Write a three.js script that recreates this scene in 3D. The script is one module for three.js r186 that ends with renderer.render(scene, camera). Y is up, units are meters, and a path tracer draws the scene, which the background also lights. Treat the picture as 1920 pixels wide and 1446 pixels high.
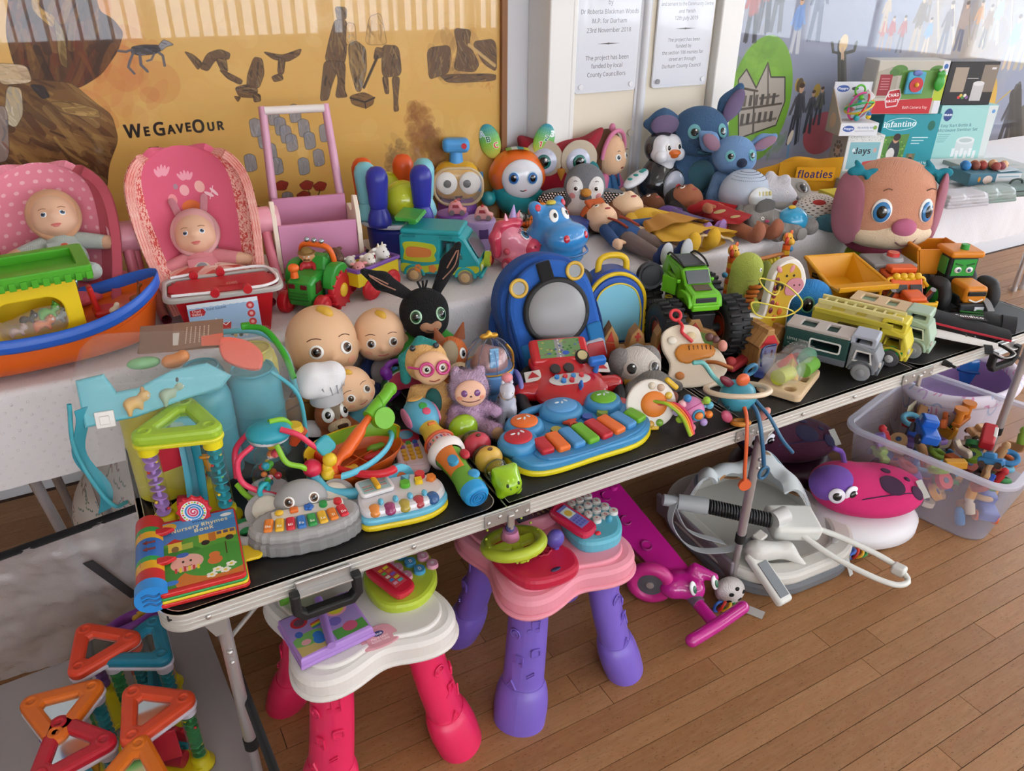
import*as THREE from 'three';
import{RoundedBoxGeometry}from 'three/addons/geometries/RoundedBoxGeometry.js';
import{mergeGeometries}from 'three/addons/utils/BufferGeometryUtils.js';
import{RectAreaLightUniformsLib}from 'three/addons/lights/RectAreaLightUniformsLib.js';
import{ImprovedNoise}from 'three/addons/math/ImprovedNoise.js';
// ---------- camera, daylight, exposure ----------
const scene=new THREE.Scene();
const camera=new THREE.PerspectiveCamera(53.22,1920/1446,0.05,60);
camera.position.set(0,1.47,0);
camera.up.set(0.2266,0.8763,-0.4252);
camera.lookAt(0.42885,1.47-0.48175,-0.7642);
scene.background=new THREE.Color(0.88,0.95,1.04);
scene.backgroundIntensity=9;
const renderer=new THREE.WebGLRenderer({antialias:true});
renderer.toneMapping=THREE.LinearToneMapping;
renderer.toneMappingExposure=0.75;
renderer.shadowMap.enabled=true;
RectAreaLightUniformsLib.init();
const FILL_LAMP=5.5;
// ---------- helpers ----------
let seed=7;
const rnd=(a=0,b=1)=>{seed=(seed+0x6d2b79f5)|0;let t=Math.imul(seed^(seed>>>15),1|seed);t=(t+Math.imul(t^(t>>>7),61|t))^t;return a+(b-a)*(((t^(t>>>14))>>>0)/4294967296);};
const noise=new ImprovedNoise(),PI=Math.PI,H=PI/2;
const V=(x,y,z)=>new THREE.Vector3(x,y,z);
const used={};
const num=(n)=>{const k=used[n]=(used[n]??-1)+1;return k?n+'_'+String(k).padStart(3,'0'):n;};
const shade=(o)=>{o.castShadow=o.receiveShadow=true;return o;};
function relief(n,f){const d=new Uint8Array(n*n*4);for(let y=0;y<n;y++)for(let x=0;x<n;x++){const v=Math.max(0,Math.min(255,255*f(x/n,y/n))),i=(y*n+x)*4;d[i]=d[i+1]=d[i+2]=v;d[i+3]=255;}const t=new THREE.DataTexture(d,n,n);t.wrapS=t.wrapT=THREE.RepeatWrapping;t.magFilter=t.minFilter=THREE.LinearFilter;t.needsUpdate=true;return t;}
const rep=(t,s)=>{const c=t.clone();c.repeat.set(s,s);c.needsUpdate=true;return c;};
const weave=relief(64,(u,v)=>0.5+0.25*Math.sin(u*PI*32)+0.25*Math.sin(v*PI*32));
const fuzz=relief(256,(()=>{const g=[];for(let i=0;i<65536;i++)g.push(rnd());return(u,v)=>{const x=Math.round(u*256),y=Math.round(v*256),h=(a,b)=>g[((b+256)%256)*256+(a+256)%256];return(h(x,y)+h(x+1,y)+h(x,y+1)+h(x+1,y+1)+h(x+2,y+1))/5;};})());
const weaveT=rep(weave,20),fuzzT=rep(fuzz,5);
const mats={};
const KIND={
plastic:{roughness:0.36},gloss:{roughness:0.16,clearcoat:0.6,clearcoatRoughness:0.1},matte:{roughness:0.75},rubber:{roughness:0.6},
fabric:{roughness:0.95,sheen:0.25,sheenRoughness:0.6,sheenColor:new THREE.Color(0.6,0.6,0.6),bumpMap:weaveT,bumpScale:0.0006},
plush:{roughness:1,sheen:0.5,sheenRoughness:0.5,sheenColor:new THREE.Color(0.5,0.5,0.5),bumpMap:fuzzT,bumpScale:0.003},
wood:{roughness:0.55},metal:{roughness:0.3,metalness:0.75},chrome:{roughness:0.12,metalness:0.9},
clear:{roughness:0.06,transmission:1,thickness:0},frost:{roughness:0.3,transmission:0.9,thickness:0},film:{roughness:0.1,transparent:true,opacity:0.16,specularIntensity:1,clearcoat:1,clearcoatRoughness:0.08},tint:{roughness:0.12,transmission:0.75,thickness:0},
};
function m(hex,kind='plastic',extra){
const k=hex+kind+(extra?JSON.stringify(extra):'');
return mats[k]??=new THREE.MeshPhysicalMaterial({color:hex,...KIND[kind],...extra});
}
const rb=(w,h,d,r=0.004,s=2)=>new RoundedBoxGeometry(w,h,d,s,Math.min(r,w/2.01,h/2.01,d/2.01));
const cy=(a,b,h,s=24,open=false)=>new THREE.CylinderGeometry(a,b,h,s,1,open);
const sp=(r,s=20)=>new THREE.SphereGeometry(r,s,Math.round(s*0.7));
const el=(x,y,z,s=24)=>sp(1,s).scale(x,y,z);
const to=(R,r,s=32,t=10,arc=2*PI)=>new THREE.TorusGeometry(R,r,t,s,arc);
const la=(pts,s=32,arc=2*PI)=>new THREE.LatheGeometry(pts.map((p)=>new THREE.Vector2(...p)),s,0,arc);
const curve=(pts,closed=false)=>new THREE.CatmullRomCurve3(pts.map((p)=>V(...p)),closed,'centripetal');
const tu=(pts,r=0.004,n=24,closed=false,s=8)=>new THREE.TubeGeometry(curve(pts,closed),n,r,s,closed);
const cap=(pts,r,n=24,s=8)=>[tu(pts,r,n,false,s),at(sp(r,s+4),...pts[0]),at(sp(r,s+4),...pts.at(-1))];
const sh=(pts,smooth)=>{const s=new THREE.Shape();if(smooth){const c=curve(pts.map((p)=>[p[0],p[1],0]),true).getPoints(pts.length*6);s.setFromPoints(c.map((p)=>new THREE.Vector2(p.x,p.y)));}else s.setFromPoints(pts.map((p)=>new THREE.Vector2(...p)));return s;};
const rr=(w,h,r)=>{const s=new THREE.Shape(),x=w/2,y=h/2;r=Math.min(r,x*0.99,y*0.99);s.moveTo(-x+r,-y);s.lineTo(x-r,-y);s.absarc(x-r,-y+r,r,-H,0);s.lineTo(x,y-r);s.absarc(x-r,y-r,r,0,H);s.lineTo(-x+r,y);s.absarc(-x+r,y-r,r,H,PI);s.lineTo(-x,-y+r);s.absarc(-x+r,-y+r,r,PI,1.5*PI);return s;};
const circ=(r,x=0,y=0)=>{const s=new THREE.Path();s.absarc(x,y,r,0,2*PI,true);return s;};
const ex=(s,d,b=0.002,holes=[])=>{s=s instanceof THREE.Shape?s:sh(s);s.holes.push(...holes);const g=new THREE.ExtrudeGeometry(s,{depth:Math.max(d-2*b,1e-4),bevelEnabled:b>0,bevelThickness:b,bevelSize:b,bevelOffset:-b,bevelSegments:2,curveSegments:14});return g.translate(0,0,-d/2+b);};
const flat=(g)=>g.rotateX(-H);
const at=(g,x=0,y=0,z=0,rx=0,ry=0,rz=0)=>{if(rx||ry||rz)g.applyMatrix4(new THREE.Matrix4().makeRotationFromEuler(new THREE.Euler(rx,ry,rz,'YXZ')));return g.translate(x,y,z);};
const bar=(a,b,r,r2=r,s=14)=>{const A=V(...a),B=V(...b),d=B.clone().sub(A),g=cy(r2,r,d.length(),s);g.applyQuaternion(new THREE.Quaternion().setFromUnitVectors(V(0,1,0),d.clone().normalize()));return g.translate(...A.add(B).multiplyScalar(0.5).toArray());};
function mg(list){
list=list.flat(9);if(list.length===1)return list[0];
return mergeGeometries(list.map((g)=>{g=g.index?g.toNonIndexed():g.clone();for(const k of Object.keys(g.attributes))if(!['position','normal','uv'].includes(k))g.deleteAttribute(k);if(!g.attributes.uv)g.setAttribute('uv',new THREE.BufferAttribute(new Float32Array(g.attributes.position.count*2),2));return g;}));
}
function T(name,label,category,x,y,z,ry=0,group,rx=0,rz=0){
const o=new THREE.Group();o.name=num(name);o.position.set(x,y,z);o.rotation.set(rx,ry,rz,'YXZ');
o.userData={label,category};if(group)o.userData.group=group;scene.add(o);return o;
}
function P(parent,name,geo,mat,label){
const o=shade(new THREE.Mesh(Array.isArray(geo)?mg(geo):geo,typeof mat==='number'?m(mat):mat));o.name=num(name);if(label)o.userData.label=label;parent.add(o);return o;
}
const PP=(parent,name,geos,mat)=>geos.forEach((g)=>P(parent,name,g,mat));
function S(name,geo,mat,parent=scene){const o=P(parent,name,geo,mat);if(parent===scene)o.userData.kind='structure';return o;}
const copy=(o,label,x,y,z,ry)=>{const c=o.clone();c.name=num(o.name.replace(/_\d{3}$/,''));c.userData={...o.userData,label};c.position.set(x,y,z);if(ry!==undefined)c.rotation.y=ry;scene.add(c);return c;};
const fc=(x,z,d=0)=>Math.atan2(-x,-z)+d;
function blob(prims,k=0.012,cell=0.006,rough=0){
const f=(x,y,z)=>{
let d=1e9;
for(const p of prims){
let e;
if(p.length===4)e=Math.hypot(x-p[0],y-p[1],z-p[2])-p[3];
else if(p.length===6){const a=(x-p[0])/p[3],b=(y-p[1])/p[4],c=(z-p[2])/p[5],q=Math.hypot(a,b,c),g=Math.hypot(a/p[3],b/p[4],c/p[5]);e=g>1e-9?q*(q-1)/g:-Math.min(p[3],p[4],p[5]);}
else{const bx=p[4]-p[0],by=p[5]-p[1],bz=p[6]-p[2];const t=Math.max(0,Math.min(1,((x-p[0])*bx+(y-p[1])*by+(z-p[2])*bz)/(bx*bx+by*by+bz*bz)));e=Math.hypot(x-p[0]-bx*t,y-p[1]-by*t,z-p[2]-bz*t)-p[3]-(p[7]-p[3])*t;}
const h=Math.max(k-Math.abs(d-e),0)/k;d=Math.min(d,e)-h*h*k/4;
}
return rough?d+rough*(noise.noise(x*90,y*90,z*90)+0.6*noise.noise(x*210,y*210,z*210)):d;
};
const lo=[1e9,1e9,1e9],hi=[-1e9,-1e9,-1e9];
for(const p of prims)for(let i=0;i<3;i++){const r=p.length===6?p[3+i]:p[3];lo[i]=Math.min(lo[i],p[i]-r);hi[i]=Math.max(hi[i],p[i]+r);if(p.length===8){lo[i]=Math.min(lo[i],p[4+i]-p[7]);hi[i]=Math.max(hi[i],p[4+i]+p[7]);}}
for(let i=0;i<3;i++){lo[i]-=2.2*cell+k*0.3;hi[i]+=2.2*cell+k*0.3;}
const n=lo.map((l,i)=>Math.ceil((hi[i]-l)/cell)+1),[nx,ny,nz]=n,F=new Float32Array(nx*ny*nz),id=(a,b,c)=>(c*ny+b)*nx+a;
for(let c=0;c<nz;c++)for(let b=0;b<ny;b++)for(let a=0;a<nx;a++)F[id(a,b,c)]=f(lo[0]+a*cell,lo[1]+b*cell,lo[2]+c*cell);
const vi=new Int32Array(nx*ny*nz).fill(-1),pos=[],idx=[];
for(let c=0;c<nz-1;c++)for(let b=0;b<ny-1;b++)for(let a=0;a<nx-1;a++){
let sx=0,sy=0,sz=0,cnt=0;
const g=(i,j,l)=>F[id(a+i,b+j,c+l)];
const E=[[0,0,0,1,0,0],[0,1,0,1,1,0],[0,0,1,1,0,1],[0,1,1,1,1,1],[0,0,0,0,1,0],[1,0,0,1,1,0],[0,0,1,0,1,1],[1,0,1,1,1,1],[0,0,0,0,0,1],[1,0,0,1,0,1],[0,1,0,0,1,1],[1,1,0,1,1,1]];
const c0=g(0,0,0)<0;let mixed=false;for(let q=1;q<8;q++)if((g(q&1,(q>>1)&1,q>>2)<0)!==c0){mixed=true;break;}
if(!mixed)continue;
for(const e of E){const u=g(e[0],e[1],e[2]),v=g(e[3],e[4],e[5]);if((u<0)!==(v<0)){const t=u/(u-v);sx+=e[0]+t*(e[3]-e[0]);sy+=e[1]+t*(e[4]-e[1]);sz+=e[2]+t*(e[5]-e[2]);cnt++;}}
vi[id(a,b,c)]=pos.length/3;pos.push(lo[0]+(a+sx/cnt)*cell,lo[1]+(b+sy/cnt)*cell,lo[2]+(c+sz/cnt)*cell);
}
const quad=(a,b,c,d,flip)=>{if(a<0||b<0||c<0||d<0)return;flip?idx.push(a,c,b,a,d,c):idx.push(a,b,c,a,c,d);};
for(let c=1;c<nz-1;c++)for(let b=1;b<ny-1;b++)for(let a=1;a<nx-1;a++){
const s=F[id(a,b,c)]<0;
if(s!==F[id(a+1,b,c)]<0)quad(vi[id(a,b-1,c-1)],vi[id(a,b,c-1)],vi[id(a,b,c)],vi[id(a,b-1,c)],!s);
if(s!==F[id(a,b+1,c)]<0)quad(vi[id(a-1,b,c-1)],vi[id(a-1,b,c)],vi[id(a,b,c)],vi[id(a,b,c-1)],!s);
if(s!==F[id(a,b,c+1)]<0)quad(vi[id(a-1,b-1,c)],vi[id(a,b-1,c)],vi[id(a,b,c)],vi[id(a-1,b,c)],!s);
}
const g=new THREE.BufferGeometry();g.setAttribute('position',new THREE.Float32BufferAttribute(pos,3));g.setIndex(idx);
const uv=new Float32Array(pos.length/3*2);for(let i=0;i<uv.length/2;i++){uv[2*i]=pos[3*i]+pos[3*i+2]*0.7;uv[2*i+1]=pos[3*i+1]+pos[3*i+2]*0.4;}
g.setAttribute('uv',new THREE.BufferAttribute(uv,2));g.computeVertexNormals();return g;
}
const rc=new THREE.Raycaster();
function hit(mesh,x,y,dir=[0,0,-1],z=2){
const D=V(...dir).normalize();const o=dir[0]===0&&dir[1]===0?V(x,y,z):V(x,y,z).sub(D.clone().multiplyScalar(2));
const t=new THREE.Mesh(mesh.geometry,new THREE.MeshBasicMaterial({side:THREE.DoubleSide}));rc.set(o,D);const h=rc.intersectObject(t)[0];
return h?[h.point,h.face.normal.clone().multiplyScalar(h.face.normal.dot(D)>0?-1:1)]:[V(x,y,dir[0]===0&&dir[1]===0?0:z),D.clone().negate()];
}
function dot(parent,on,name,x,y,rx,ry,mat,th=0.0025,rz=0,dir,z,lift=0){
const[p,n]=hit(on,x,y,dir,z);const g=sp(1,20).scale(rx,ry,th);if(rz)g.rotateZ(rz);
const up=Math.abs(n.y)>0.9?V(0,0,-1):V(0,1,0);const M4=new THREE.Matrix4().lookAt(n,V(0,0,0),up);g.applyMatrix4(M4);g.translate(...p.addScaledVector(n,lift).toArray());
return P(parent,name,g,mat);
}
function eye(parent,on,x,y,r,iris=0x3a2416,o={}){
const s=o.s??1,e=dot(parent,on,'eye',x,y,r,r*s,m(o.white??0xf4f2ee,'gloss'),r*0.3,0,o.dir,o.z);
const k=o.k??0.62,dx=(o.dx??0)*r,dy=(o.dy??0)*r,a=r*0.16;
if(iris!==null)dot(e,on,'iris',x+dx,y+dy,r*k,r*k*s,m(iris,'gloss'),r*0.24,0,o.dir,o.z,a);
dot(e,on,'pupil',x+dx,y+dy,r*k*0.66,r*k*0.66*s,m(0x0b0908,'gloss'),r*0.22,0,o.dir,o.z,a*1.7);
dot(e,on,'glint',x+dx+r*k*0.25,y+dy+r*k*0.3,r*k*0.2,r*k*0.2,m(0xffffff,'gloss'),r*0.2,0,o.dir,o.z,a*2.2);
return e;
}
function canvas(w,h,draw){const c=document.createElement('canvas');c.width=w;c.height=h;const g=c.getContext('2d');draw(g,w,h);const t=new THREE.CanvasTexture(c);t.colorSpace=THREE.SRGBColorSpace;t.anisotropy=8;return t;}
function print(parent,name,w,h,px,draw,x,y,z,rx=0,ry=0,rz=0,o={}){
const t=canvas(Math.round(w*px),Math.round(h*px),(g,W,K)=>{g.scale(px/1000,px/1000);draw(g,w*1000,h*1000);});
return P(parent,name,at(new THREE.PlaneGeometry(w,h),x,y,z,rx,ry,rz),new THREE.MeshPhysicalMaterial({map:t,roughness:0.4,...o}));
}
let sheetN=0;const sheetC=document.createElement('canvas');sheetC.width=sheetC.height=1024;const sheetG=sheetC.getContext('2d'),sheetT=new THREE.CanvasTexture(sheetC);sheetT.colorSpace=THREE.SRGBColorSpace;const sheetM=new THREE.MeshPhysicalMaterial({map:sheetT,roughness:0.4});
function stamp(parent,name,w,h,draw,x,y,z,rx=0,ry=0,rz=0){
const i=sheetN++,cx=(i%16)*64,cyy=Math.floor(i/16)*64,g=sheetG;g.save();g.beginPath();g.rect(cx,cyy,64,64);g.clip();g.translate(cx,cyy);g.scale(64/(w*1000),64/(h*1000));draw(g,w*1000,h*1000);g.restore();
const q=new THREE.PlaneGeometry(w,h),u=q.attributes.uv;for(let k=0;k<4;k++)u.setXY(k,(cx+1+62*u.getX(k))/1024,1-(cyy+1+62*(1-u.getY(k)))/1024);
return P(parent,name,at(q,x,y,z,rx,ry,rz),sheetM);
}
const hexs=(c)=>'#'+c.toString(16).padStart(6,'0');
const txt=(g,s,x,y,size,col='#fff',font='sans-serif',align='center',rot=0,w)=>{g.save();g.translate(x,y);g.rotate(rot);g.fillStyle=col;g.font=font.startsWith('bold ')?'bold '+size+'px '+font.slice(5):size+'px '+font;g.textAlign=align;g.textBaseline='middle';w?g.fillText(s,0,0,w):g.fillText(s,0,0);g.restore();};
const pl=(g,pts,fill,stroke,lw=2)=>{g.beginPath();pts.forEach((p,i)=>(i?g.lineTo(...p):g.moveTo(...p)));if(fill){g.closePath();g.fillStyle=fill;g.fill();}if(stroke){g.strokeStyle=stroke;g.lineWidth=lw;g.lineCap=g.lineJoin='round';g.stroke();}};
const ov=(g,x,y,a,b,fill,rot=0)=>{g.beginPath();g.ellipse(x,y,a,b,rot,0,7);g.fillStyle=fill;g.fill();};
const bx=(g,x,y,w,h,fill)=>{g.fillStyle=fill;g.fillRect(x,y,w,h);};
// ---------- room ----------
const X0=-2.6,X1=6.2,Z0=-2.44,Z1=4.2,CE=2.9;
const wallM=m(0xd9d2c6,'matte'),whiteM=m(0xe9e7e4,'plastic',{roughness:0.45});
const boardTex=(()=>canvas(1024,128,(g)=>{
bx(g,0,0,1024,128,'#a1734c');
for(let i=0;i<900;i++){g.globalAlpha=rnd(0.03,0.12);ov(g,rnd(0,1024),rnd(0,128),rnd(8,60),rnd(2,7),rnd()<0.5?'#84603f':'#b0906a');}
for(let i=0;i<330;i++){const x=rnd(0,1024),y=rnd(0,128),a=rnd(0,PI),l=rnd(2,12);g.globalAlpha=rnd(0.25,0.75);pl(g,[[x,y],[x+l*0.5,y+rnd(-2,2)],[x+l*Math.cos(a),y+l*0.6*Math.sin(a)]],null,rnd()<0.85?'#5e3a20':'#3a2616',rnd(0.6,1.8));}
}))();
boardTex.wrapS=boardTex.wrapT=THREE.RepeatWrapping;
const boardM=[0xffffff,0xf6f3ef,0xfffaf4,0xeee8e2].map((c)=>new THREE.MeshPhysicalMaterial({map:boardTex,color:c,roughness:0.42,specularIntensity:0.7}));
const floor=S('floor',at(rb(X1-X0,0.1,Z1-Z0,0.001),(X0+X1)/2,-0.055,(Z0+Z1)/2),m(0x3a2413,'matte'));
{const rest=[[],[],[],[]];let n=0;const W=0.06,z00=-0.434+0.06*0;
const plank=(x0,x1,z)=>{const L=x1-x0;const g=new THREE.BoxGeometry(L-0.0016,0.008,W-0.0016);const u0=rnd(),v0=rnd();const uv=g.attributes.uv,ps=g.attributes.position;for(let i=0;i<uv.count;i++)uv.setXY(i,u0+ps.getX(i)/0.55,v0+ps.getZ(i)/0.069);return g.translate((x0+x1)/2,-0.004,z);};
for(let r=-34;r<76;r++){const z=z00+(r-0.5)*W;if(z>Z1-0.03||z<Z0+0.03)continue;const known={0:1.334,'-7':1.064,'-5':1.478,'-13':0.614,'-10':0.842}[r-0];let x=X0,k=0;const cuts=[];let c=known??rnd(X0,X0+1.1);if(known){while(c>X0)c-=1.05;}while((c+=known?1.05:rnd(0.85,1.15))<X1)cuts.push(c);cuts.push(X1);
for(const c2 of cuts){const near=z<0.1&&x<3.6&&c2>-1&&n<290,q=Math.floor(rnd(0,4));if(near){n++;P(floor,'plank',plank(x,c2,z),boardM[q]);}else rest[q].push(plank(x,c2,z));x=c2;}}
rest.forEach((l,i)=>{const o=P(floor,'plank_field',l,boardM[i]);o.userData.kind='stuff';});
}
S('ceiling',at(rb(X1-X0+0.2,0.1,Z1-Z0+0.2,0.001),(X0+X1)/2,CE+0.05,(Z0+Z1)/2),m(0xe8e6e2,'matte'));
S('wall_back',at(rb(X1-X0+0.2,CE+0.2,0.1,0.001),(X0+X1)/2,CE/2,Z0-0.05),m(0xe6e6ea,'matte'));
S('wall_left',at(rb(0.1,CE+0.2,Z1-Z0,0.001),X0-0.05,CE/2,(Z0+Z1)/2),wallM);
function glazed(name,cx,cz,ry,len,sill,head,nwin,nslat,turn){
const w=S(name,[at(rb(len,sill+0.1,0.1,0.001),0,sill/2-0.05,0),at(rb(len,CE-head,0.1,0.001),0,(CE+head)/2,0)],wallM);w.position.set(cx,0,cz);w.rotation.y=ry;
for(let i=0;i<nwin;i++){
const W=len/nwin,hh=head-sill,g=new THREE.Group();g.name=num('window_1').replace('1_','');g.name='window_'+(++winN);g.userData.kind='structure';g.position.set(cx+Math.cos(ry)*(-len/2+W*(i+0.5)),sill,cz-Math.sin(ry)*(-len/2+W*(i+0.5)));g.rotation.y=ry;scene.add(g);
P(g,'window_frame',[at(rb(W,0.06,0.08),0,0.03,0),at(rb(W,0.06,0.08),0,hh-0.03,0),at(rb(0.06,hh,0.08),-W/2+0.03,hh/2,0),at(rb(0.06,hh,0.08),W/2-0.03,hh/2,0),at(rb(0.04,hh,0.06),0,hh/2,0)],whiteM);
P(g,'pane',at(rb(W-0.1,hh-0.1,0.004,0.001),0,hh/2,0),m(0xffffff,'clear'));
for(let k=0;k<nslat;k++)P(g,'blind_slat',at(rb(0.085,hh-0.02,0.0012,0.0005),-W/2+W*(k+0.5)/nslat,hh/2,-0.1,0,turn),m(0xf2efe8,'matte',{transmission:0.35}));
}
}
let winN=0;
glazed('wall_front',(X0+X1)/2,Z1+0.05,0,X1-X0,0.72,2.5,5,13,1.25);
glazed('unseen_wall_right',X1+0.05,(Z0+Z1)/2,H,Z1-Z0,0.8,2.5,4,0,0);  // windows out of view, placed to light the tables from the right
for(const[x,z]of[[0.2,0.4],[2.2,0.4],[4.2,0.4],[0.2,2.6],[2.2,2.6],[4.2,2.6]]){  // fill panels added on the ceiling to brighten the room
const t=T('fill_ceiling_light',`added square white fill panel on the ceiling, ${x < 1 ? 'left' : x < 3 ? 'middle' : 'right'} one of the row ${z < 1 ? 'nearer the murals' : 'nearer the windows'}`,'ceiling light',x,CE,z,0,'added fill panels');
P(t,'frame',at(rb(0.64,0.03,0.64),0,-0.016,0),whiteM);
P(t,'fill_diffuser',at(rb(0.56,0.012,0.56),0,-0.034,0),m(0xffffff,'matte',{emissive:0xfffaf2,emissiveIntensity:1.4}));
const l=new THREE.RectAreaLight(0xfffaf2,FILL_LAMP,0.56,0.56);l.position.set(0,-0.045,0);l.rotation.x=-H;t.add(l);
}
const door=new THREE.Group();door.name='door_1';door.userData.kind='structure';scene.add(door);
const DC=m(0xe3d8c4,'plastic',{roughness:0.4}),casM=m(0xeceae6,'plastic',{roughness:0.35});
P(door,'casing',[at(rb(0.1,2.4,0.14,0.006),1.466,1.2,-2.37),at(rb(0.02,2.4,0.02,0.006),1.512,1.2,-2.308),at(rb(0.105,2.4,0.14,0.006),2.19,1.2,-2.37),at(rb(0.84,0.12,0.14,0.006),1.83,2.46,-2.37)],casM);
for(const[a,b]of[[1.521,1.815],[1.82,2.135]])P(door,'door_leaf',at(rb(b-a,2.38,0.05,0.004),(a+b)/2,1.21,-2.36),DC);
P(door,'meeting_strip',[at(cy(0.014,0.014,2.36,16),1.822,1.2,-2.33),at(rb(0.05,2.36,0.006),1.822,1.2,-2.334)],m(0xd6d6da,'plastic'));
P(door,'screw_cap',at(cy(0.012,0.012,0.01,14),1.79,0.93,-2.328,H),m(0xcfc8bc));
for(const[px,x0,x1,y0,lab,lines]of[
[0,1.535,1.79,1.078,'white opening plaque with grey lettering, nearer the orange mural',[['It was officially opened',265,17],['by',293,17],['Dr Roberta Blackman Woods',321,17],['M.P. for Durham',349,17],['23rd November 2018',377,17],['-',419,0],['The project has been',462,17],['funded by local',488,17],['County Councillors',515,17]]],
[1,1.865,2.118,1.078,'white memorial plaque with grey lettering, nearer the blue mural',[['In loving',214,14],['memory of',236,14],['Alan Richardson',258,15],['who was a great supporter',280,14],['and servant to the Community Centre',302,14],['and Parish',325,14],['12th July 2019',347,15],['-',381,0],['The project has been',416,14],['funded by',437,14],['the section 106 monies for',458,14],['street art through',480,14],['Durham County Council',503,15]]]]){
const w=x1-x0,h=0.58,t=T('wall_plaque',lab,'plaque',(x0+x1)/2,y0,-2.332);
P(t,'plate',at(ex(rr(w,h,0.012),0.008,0.001),0,h/2,0.006),m(0xdfe1e8,'gloss'));
print(t,'lettering',w-0.012,h-0.012,2400,(g,W,K)=>{bx(g,0,0,W,K,'#dcdee6');for(const[s,y,z]of lines)s==='-'?(pl(g,[[W*0.3,y],[W*0.5,y-2],[W*0.7,y],[W*0.5,y+2]],'#555'),ov(g,W/2,y,5,3,'#555')):txt(g,s,W/2,y,z*1.12,'#57575c','sans-serif','center',0,W-8);},0,h/2,0.0106,0,0,0,{roughness:0.18,clearcoat:0.5});
for(const sx of[-1,1])for(const y of[0.022,h-0.022])P(t,'fixing',at(cy(0.009,0.009,0.006,16),sx*(w/2-0.022),y,0.013,H),m(px&&sx<0&&y<0.1?0x8a8a90:0xe9e9ee,'gloss'));
}
const brush=(g,pts,col,w,n=6,sp=6)=>{g.lineCap='round';const W=w>9;for(let i=0;i<(W?n*4:n);i++){const q=W?w*0.42:0;g.globalAlpha=rnd(0.35,0.85);const ox=rnd(-q,q),oy=rnd(-q,q)*0.6;pl(g,pts.map((p)=>[p[0]+ox+rnd(-sp,sp)*0.6,p[1]+oy+rnd(-sp,sp)*0.6]),null,Array.isArray(col)?col[Math.floor(rnd(0,col.length))]:col,w*(W?rnd(0.12,0.42):rnd(0.6,1.2)));}g.globalAlpha=1;};
const wash=(g,x,y,a,b,cols,n=40)=>{for(let i=0;i<n;i++){g.globalAlpha=rnd(0.05,0.22);const t=rnd(0,2*PI),r=Math.sqrt(rnd());ov(g,x+a*r*Math.cos(t),y+b*r*Math.sin(t),rnd(0.1,0.45)*a,rnd(0.1,0.4)*b,cols[Math.floor(rnd(0,cols.length))],rnd(0,3));}g.globalAlpha=1;};
const man=(g,p,h,top,legs,skin='#c9a183',lean=0)=>{const[x,y]=p;brush(g,[[x-h*0.05,y-h*0.48],[x-h*0.09-lean,y-h*0.02]],legs,h*0.1,3,2);brush(g,[[x+h*0.05,y-h*0.48],[x+h*0.1-lean,y]],legs,h*0.1,3,2);brush(g,[[x,y-h*0.78],[x,y-h*0.46]],top,h*0.2,5,h*0.02);brush(g,[[x-h*0.08,y-h*0.76],[x-h*0.17,y-h*0.5]],top,h*0.07,3,2);brush(g,[[x+h*0.08,y-h*0.76],[x+h*0.16,y-h*0.52]],top,h*0.07,3,2);ov(g,x,y-h*0.9,h*0.055,h*0.075,skin);ov(g,x,y-h*0.945,h*0.06,h*0.04,'#4a3326');};
const ML=1.735,MH=1.28;
const form=(g,pts,base,tones,n=40,len=60,ang=1.4)=>{const M=(a,b,k)=>[a[0]+(b[0]-a[0])*k,a[1]+(b[1]-a[1])*k],N=pts.length,path=()=>{g.beginPath();pts.forEach((p,i)=>{const a=M(pts[(i+N-1)%N],p,0.72);i?g.lineTo(...a):g.moveTo(...a);g.quadraticCurveTo(...p,...M(p,pts[(i+1)%N],0.28));});g.closePath();};g.save();path();g.globalAlpha=0.9;g.fillStyle=base;g.fill();g.clip();const xs=pts.map((p)=>p[0]),ys=pts.map((p)=>p[1]),x0=Math.min(...xs),x1=Math.max(...xs),y0=Math.min(...ys),y1=Math.max(...ys);for(let i=0;i<n;i++){const x=rnd(x0,x1),y=rnd(y0,y1),a=ang+rnd(-0.45,0.45),L=len*rnd(0.4,1),b=rnd(-0.25,0.25)*L;g.globalAlpha=rnd(0.2,0.7);g.beginPath();g.moveTo(x-Math.cos(a)*L/2,y-Math.sin(a)*L/2);g.quadraticCurveTo(x+b,y,x+Math.cos(a)*L/2,y+Math.sin(a)*L/2);g.strokeStyle=tones[Math.floor(rnd(0,tones.length))];g.lineWidth=rnd(0.03,0.13)*len+1;g.lineCap='round';g.stroke();}g.restore();path();g.globalAlpha=0.35;g.strokeStyle='#2a1c12';g.lineWidth=2;g.stroke();g.globalAlpha=1;};
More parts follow.
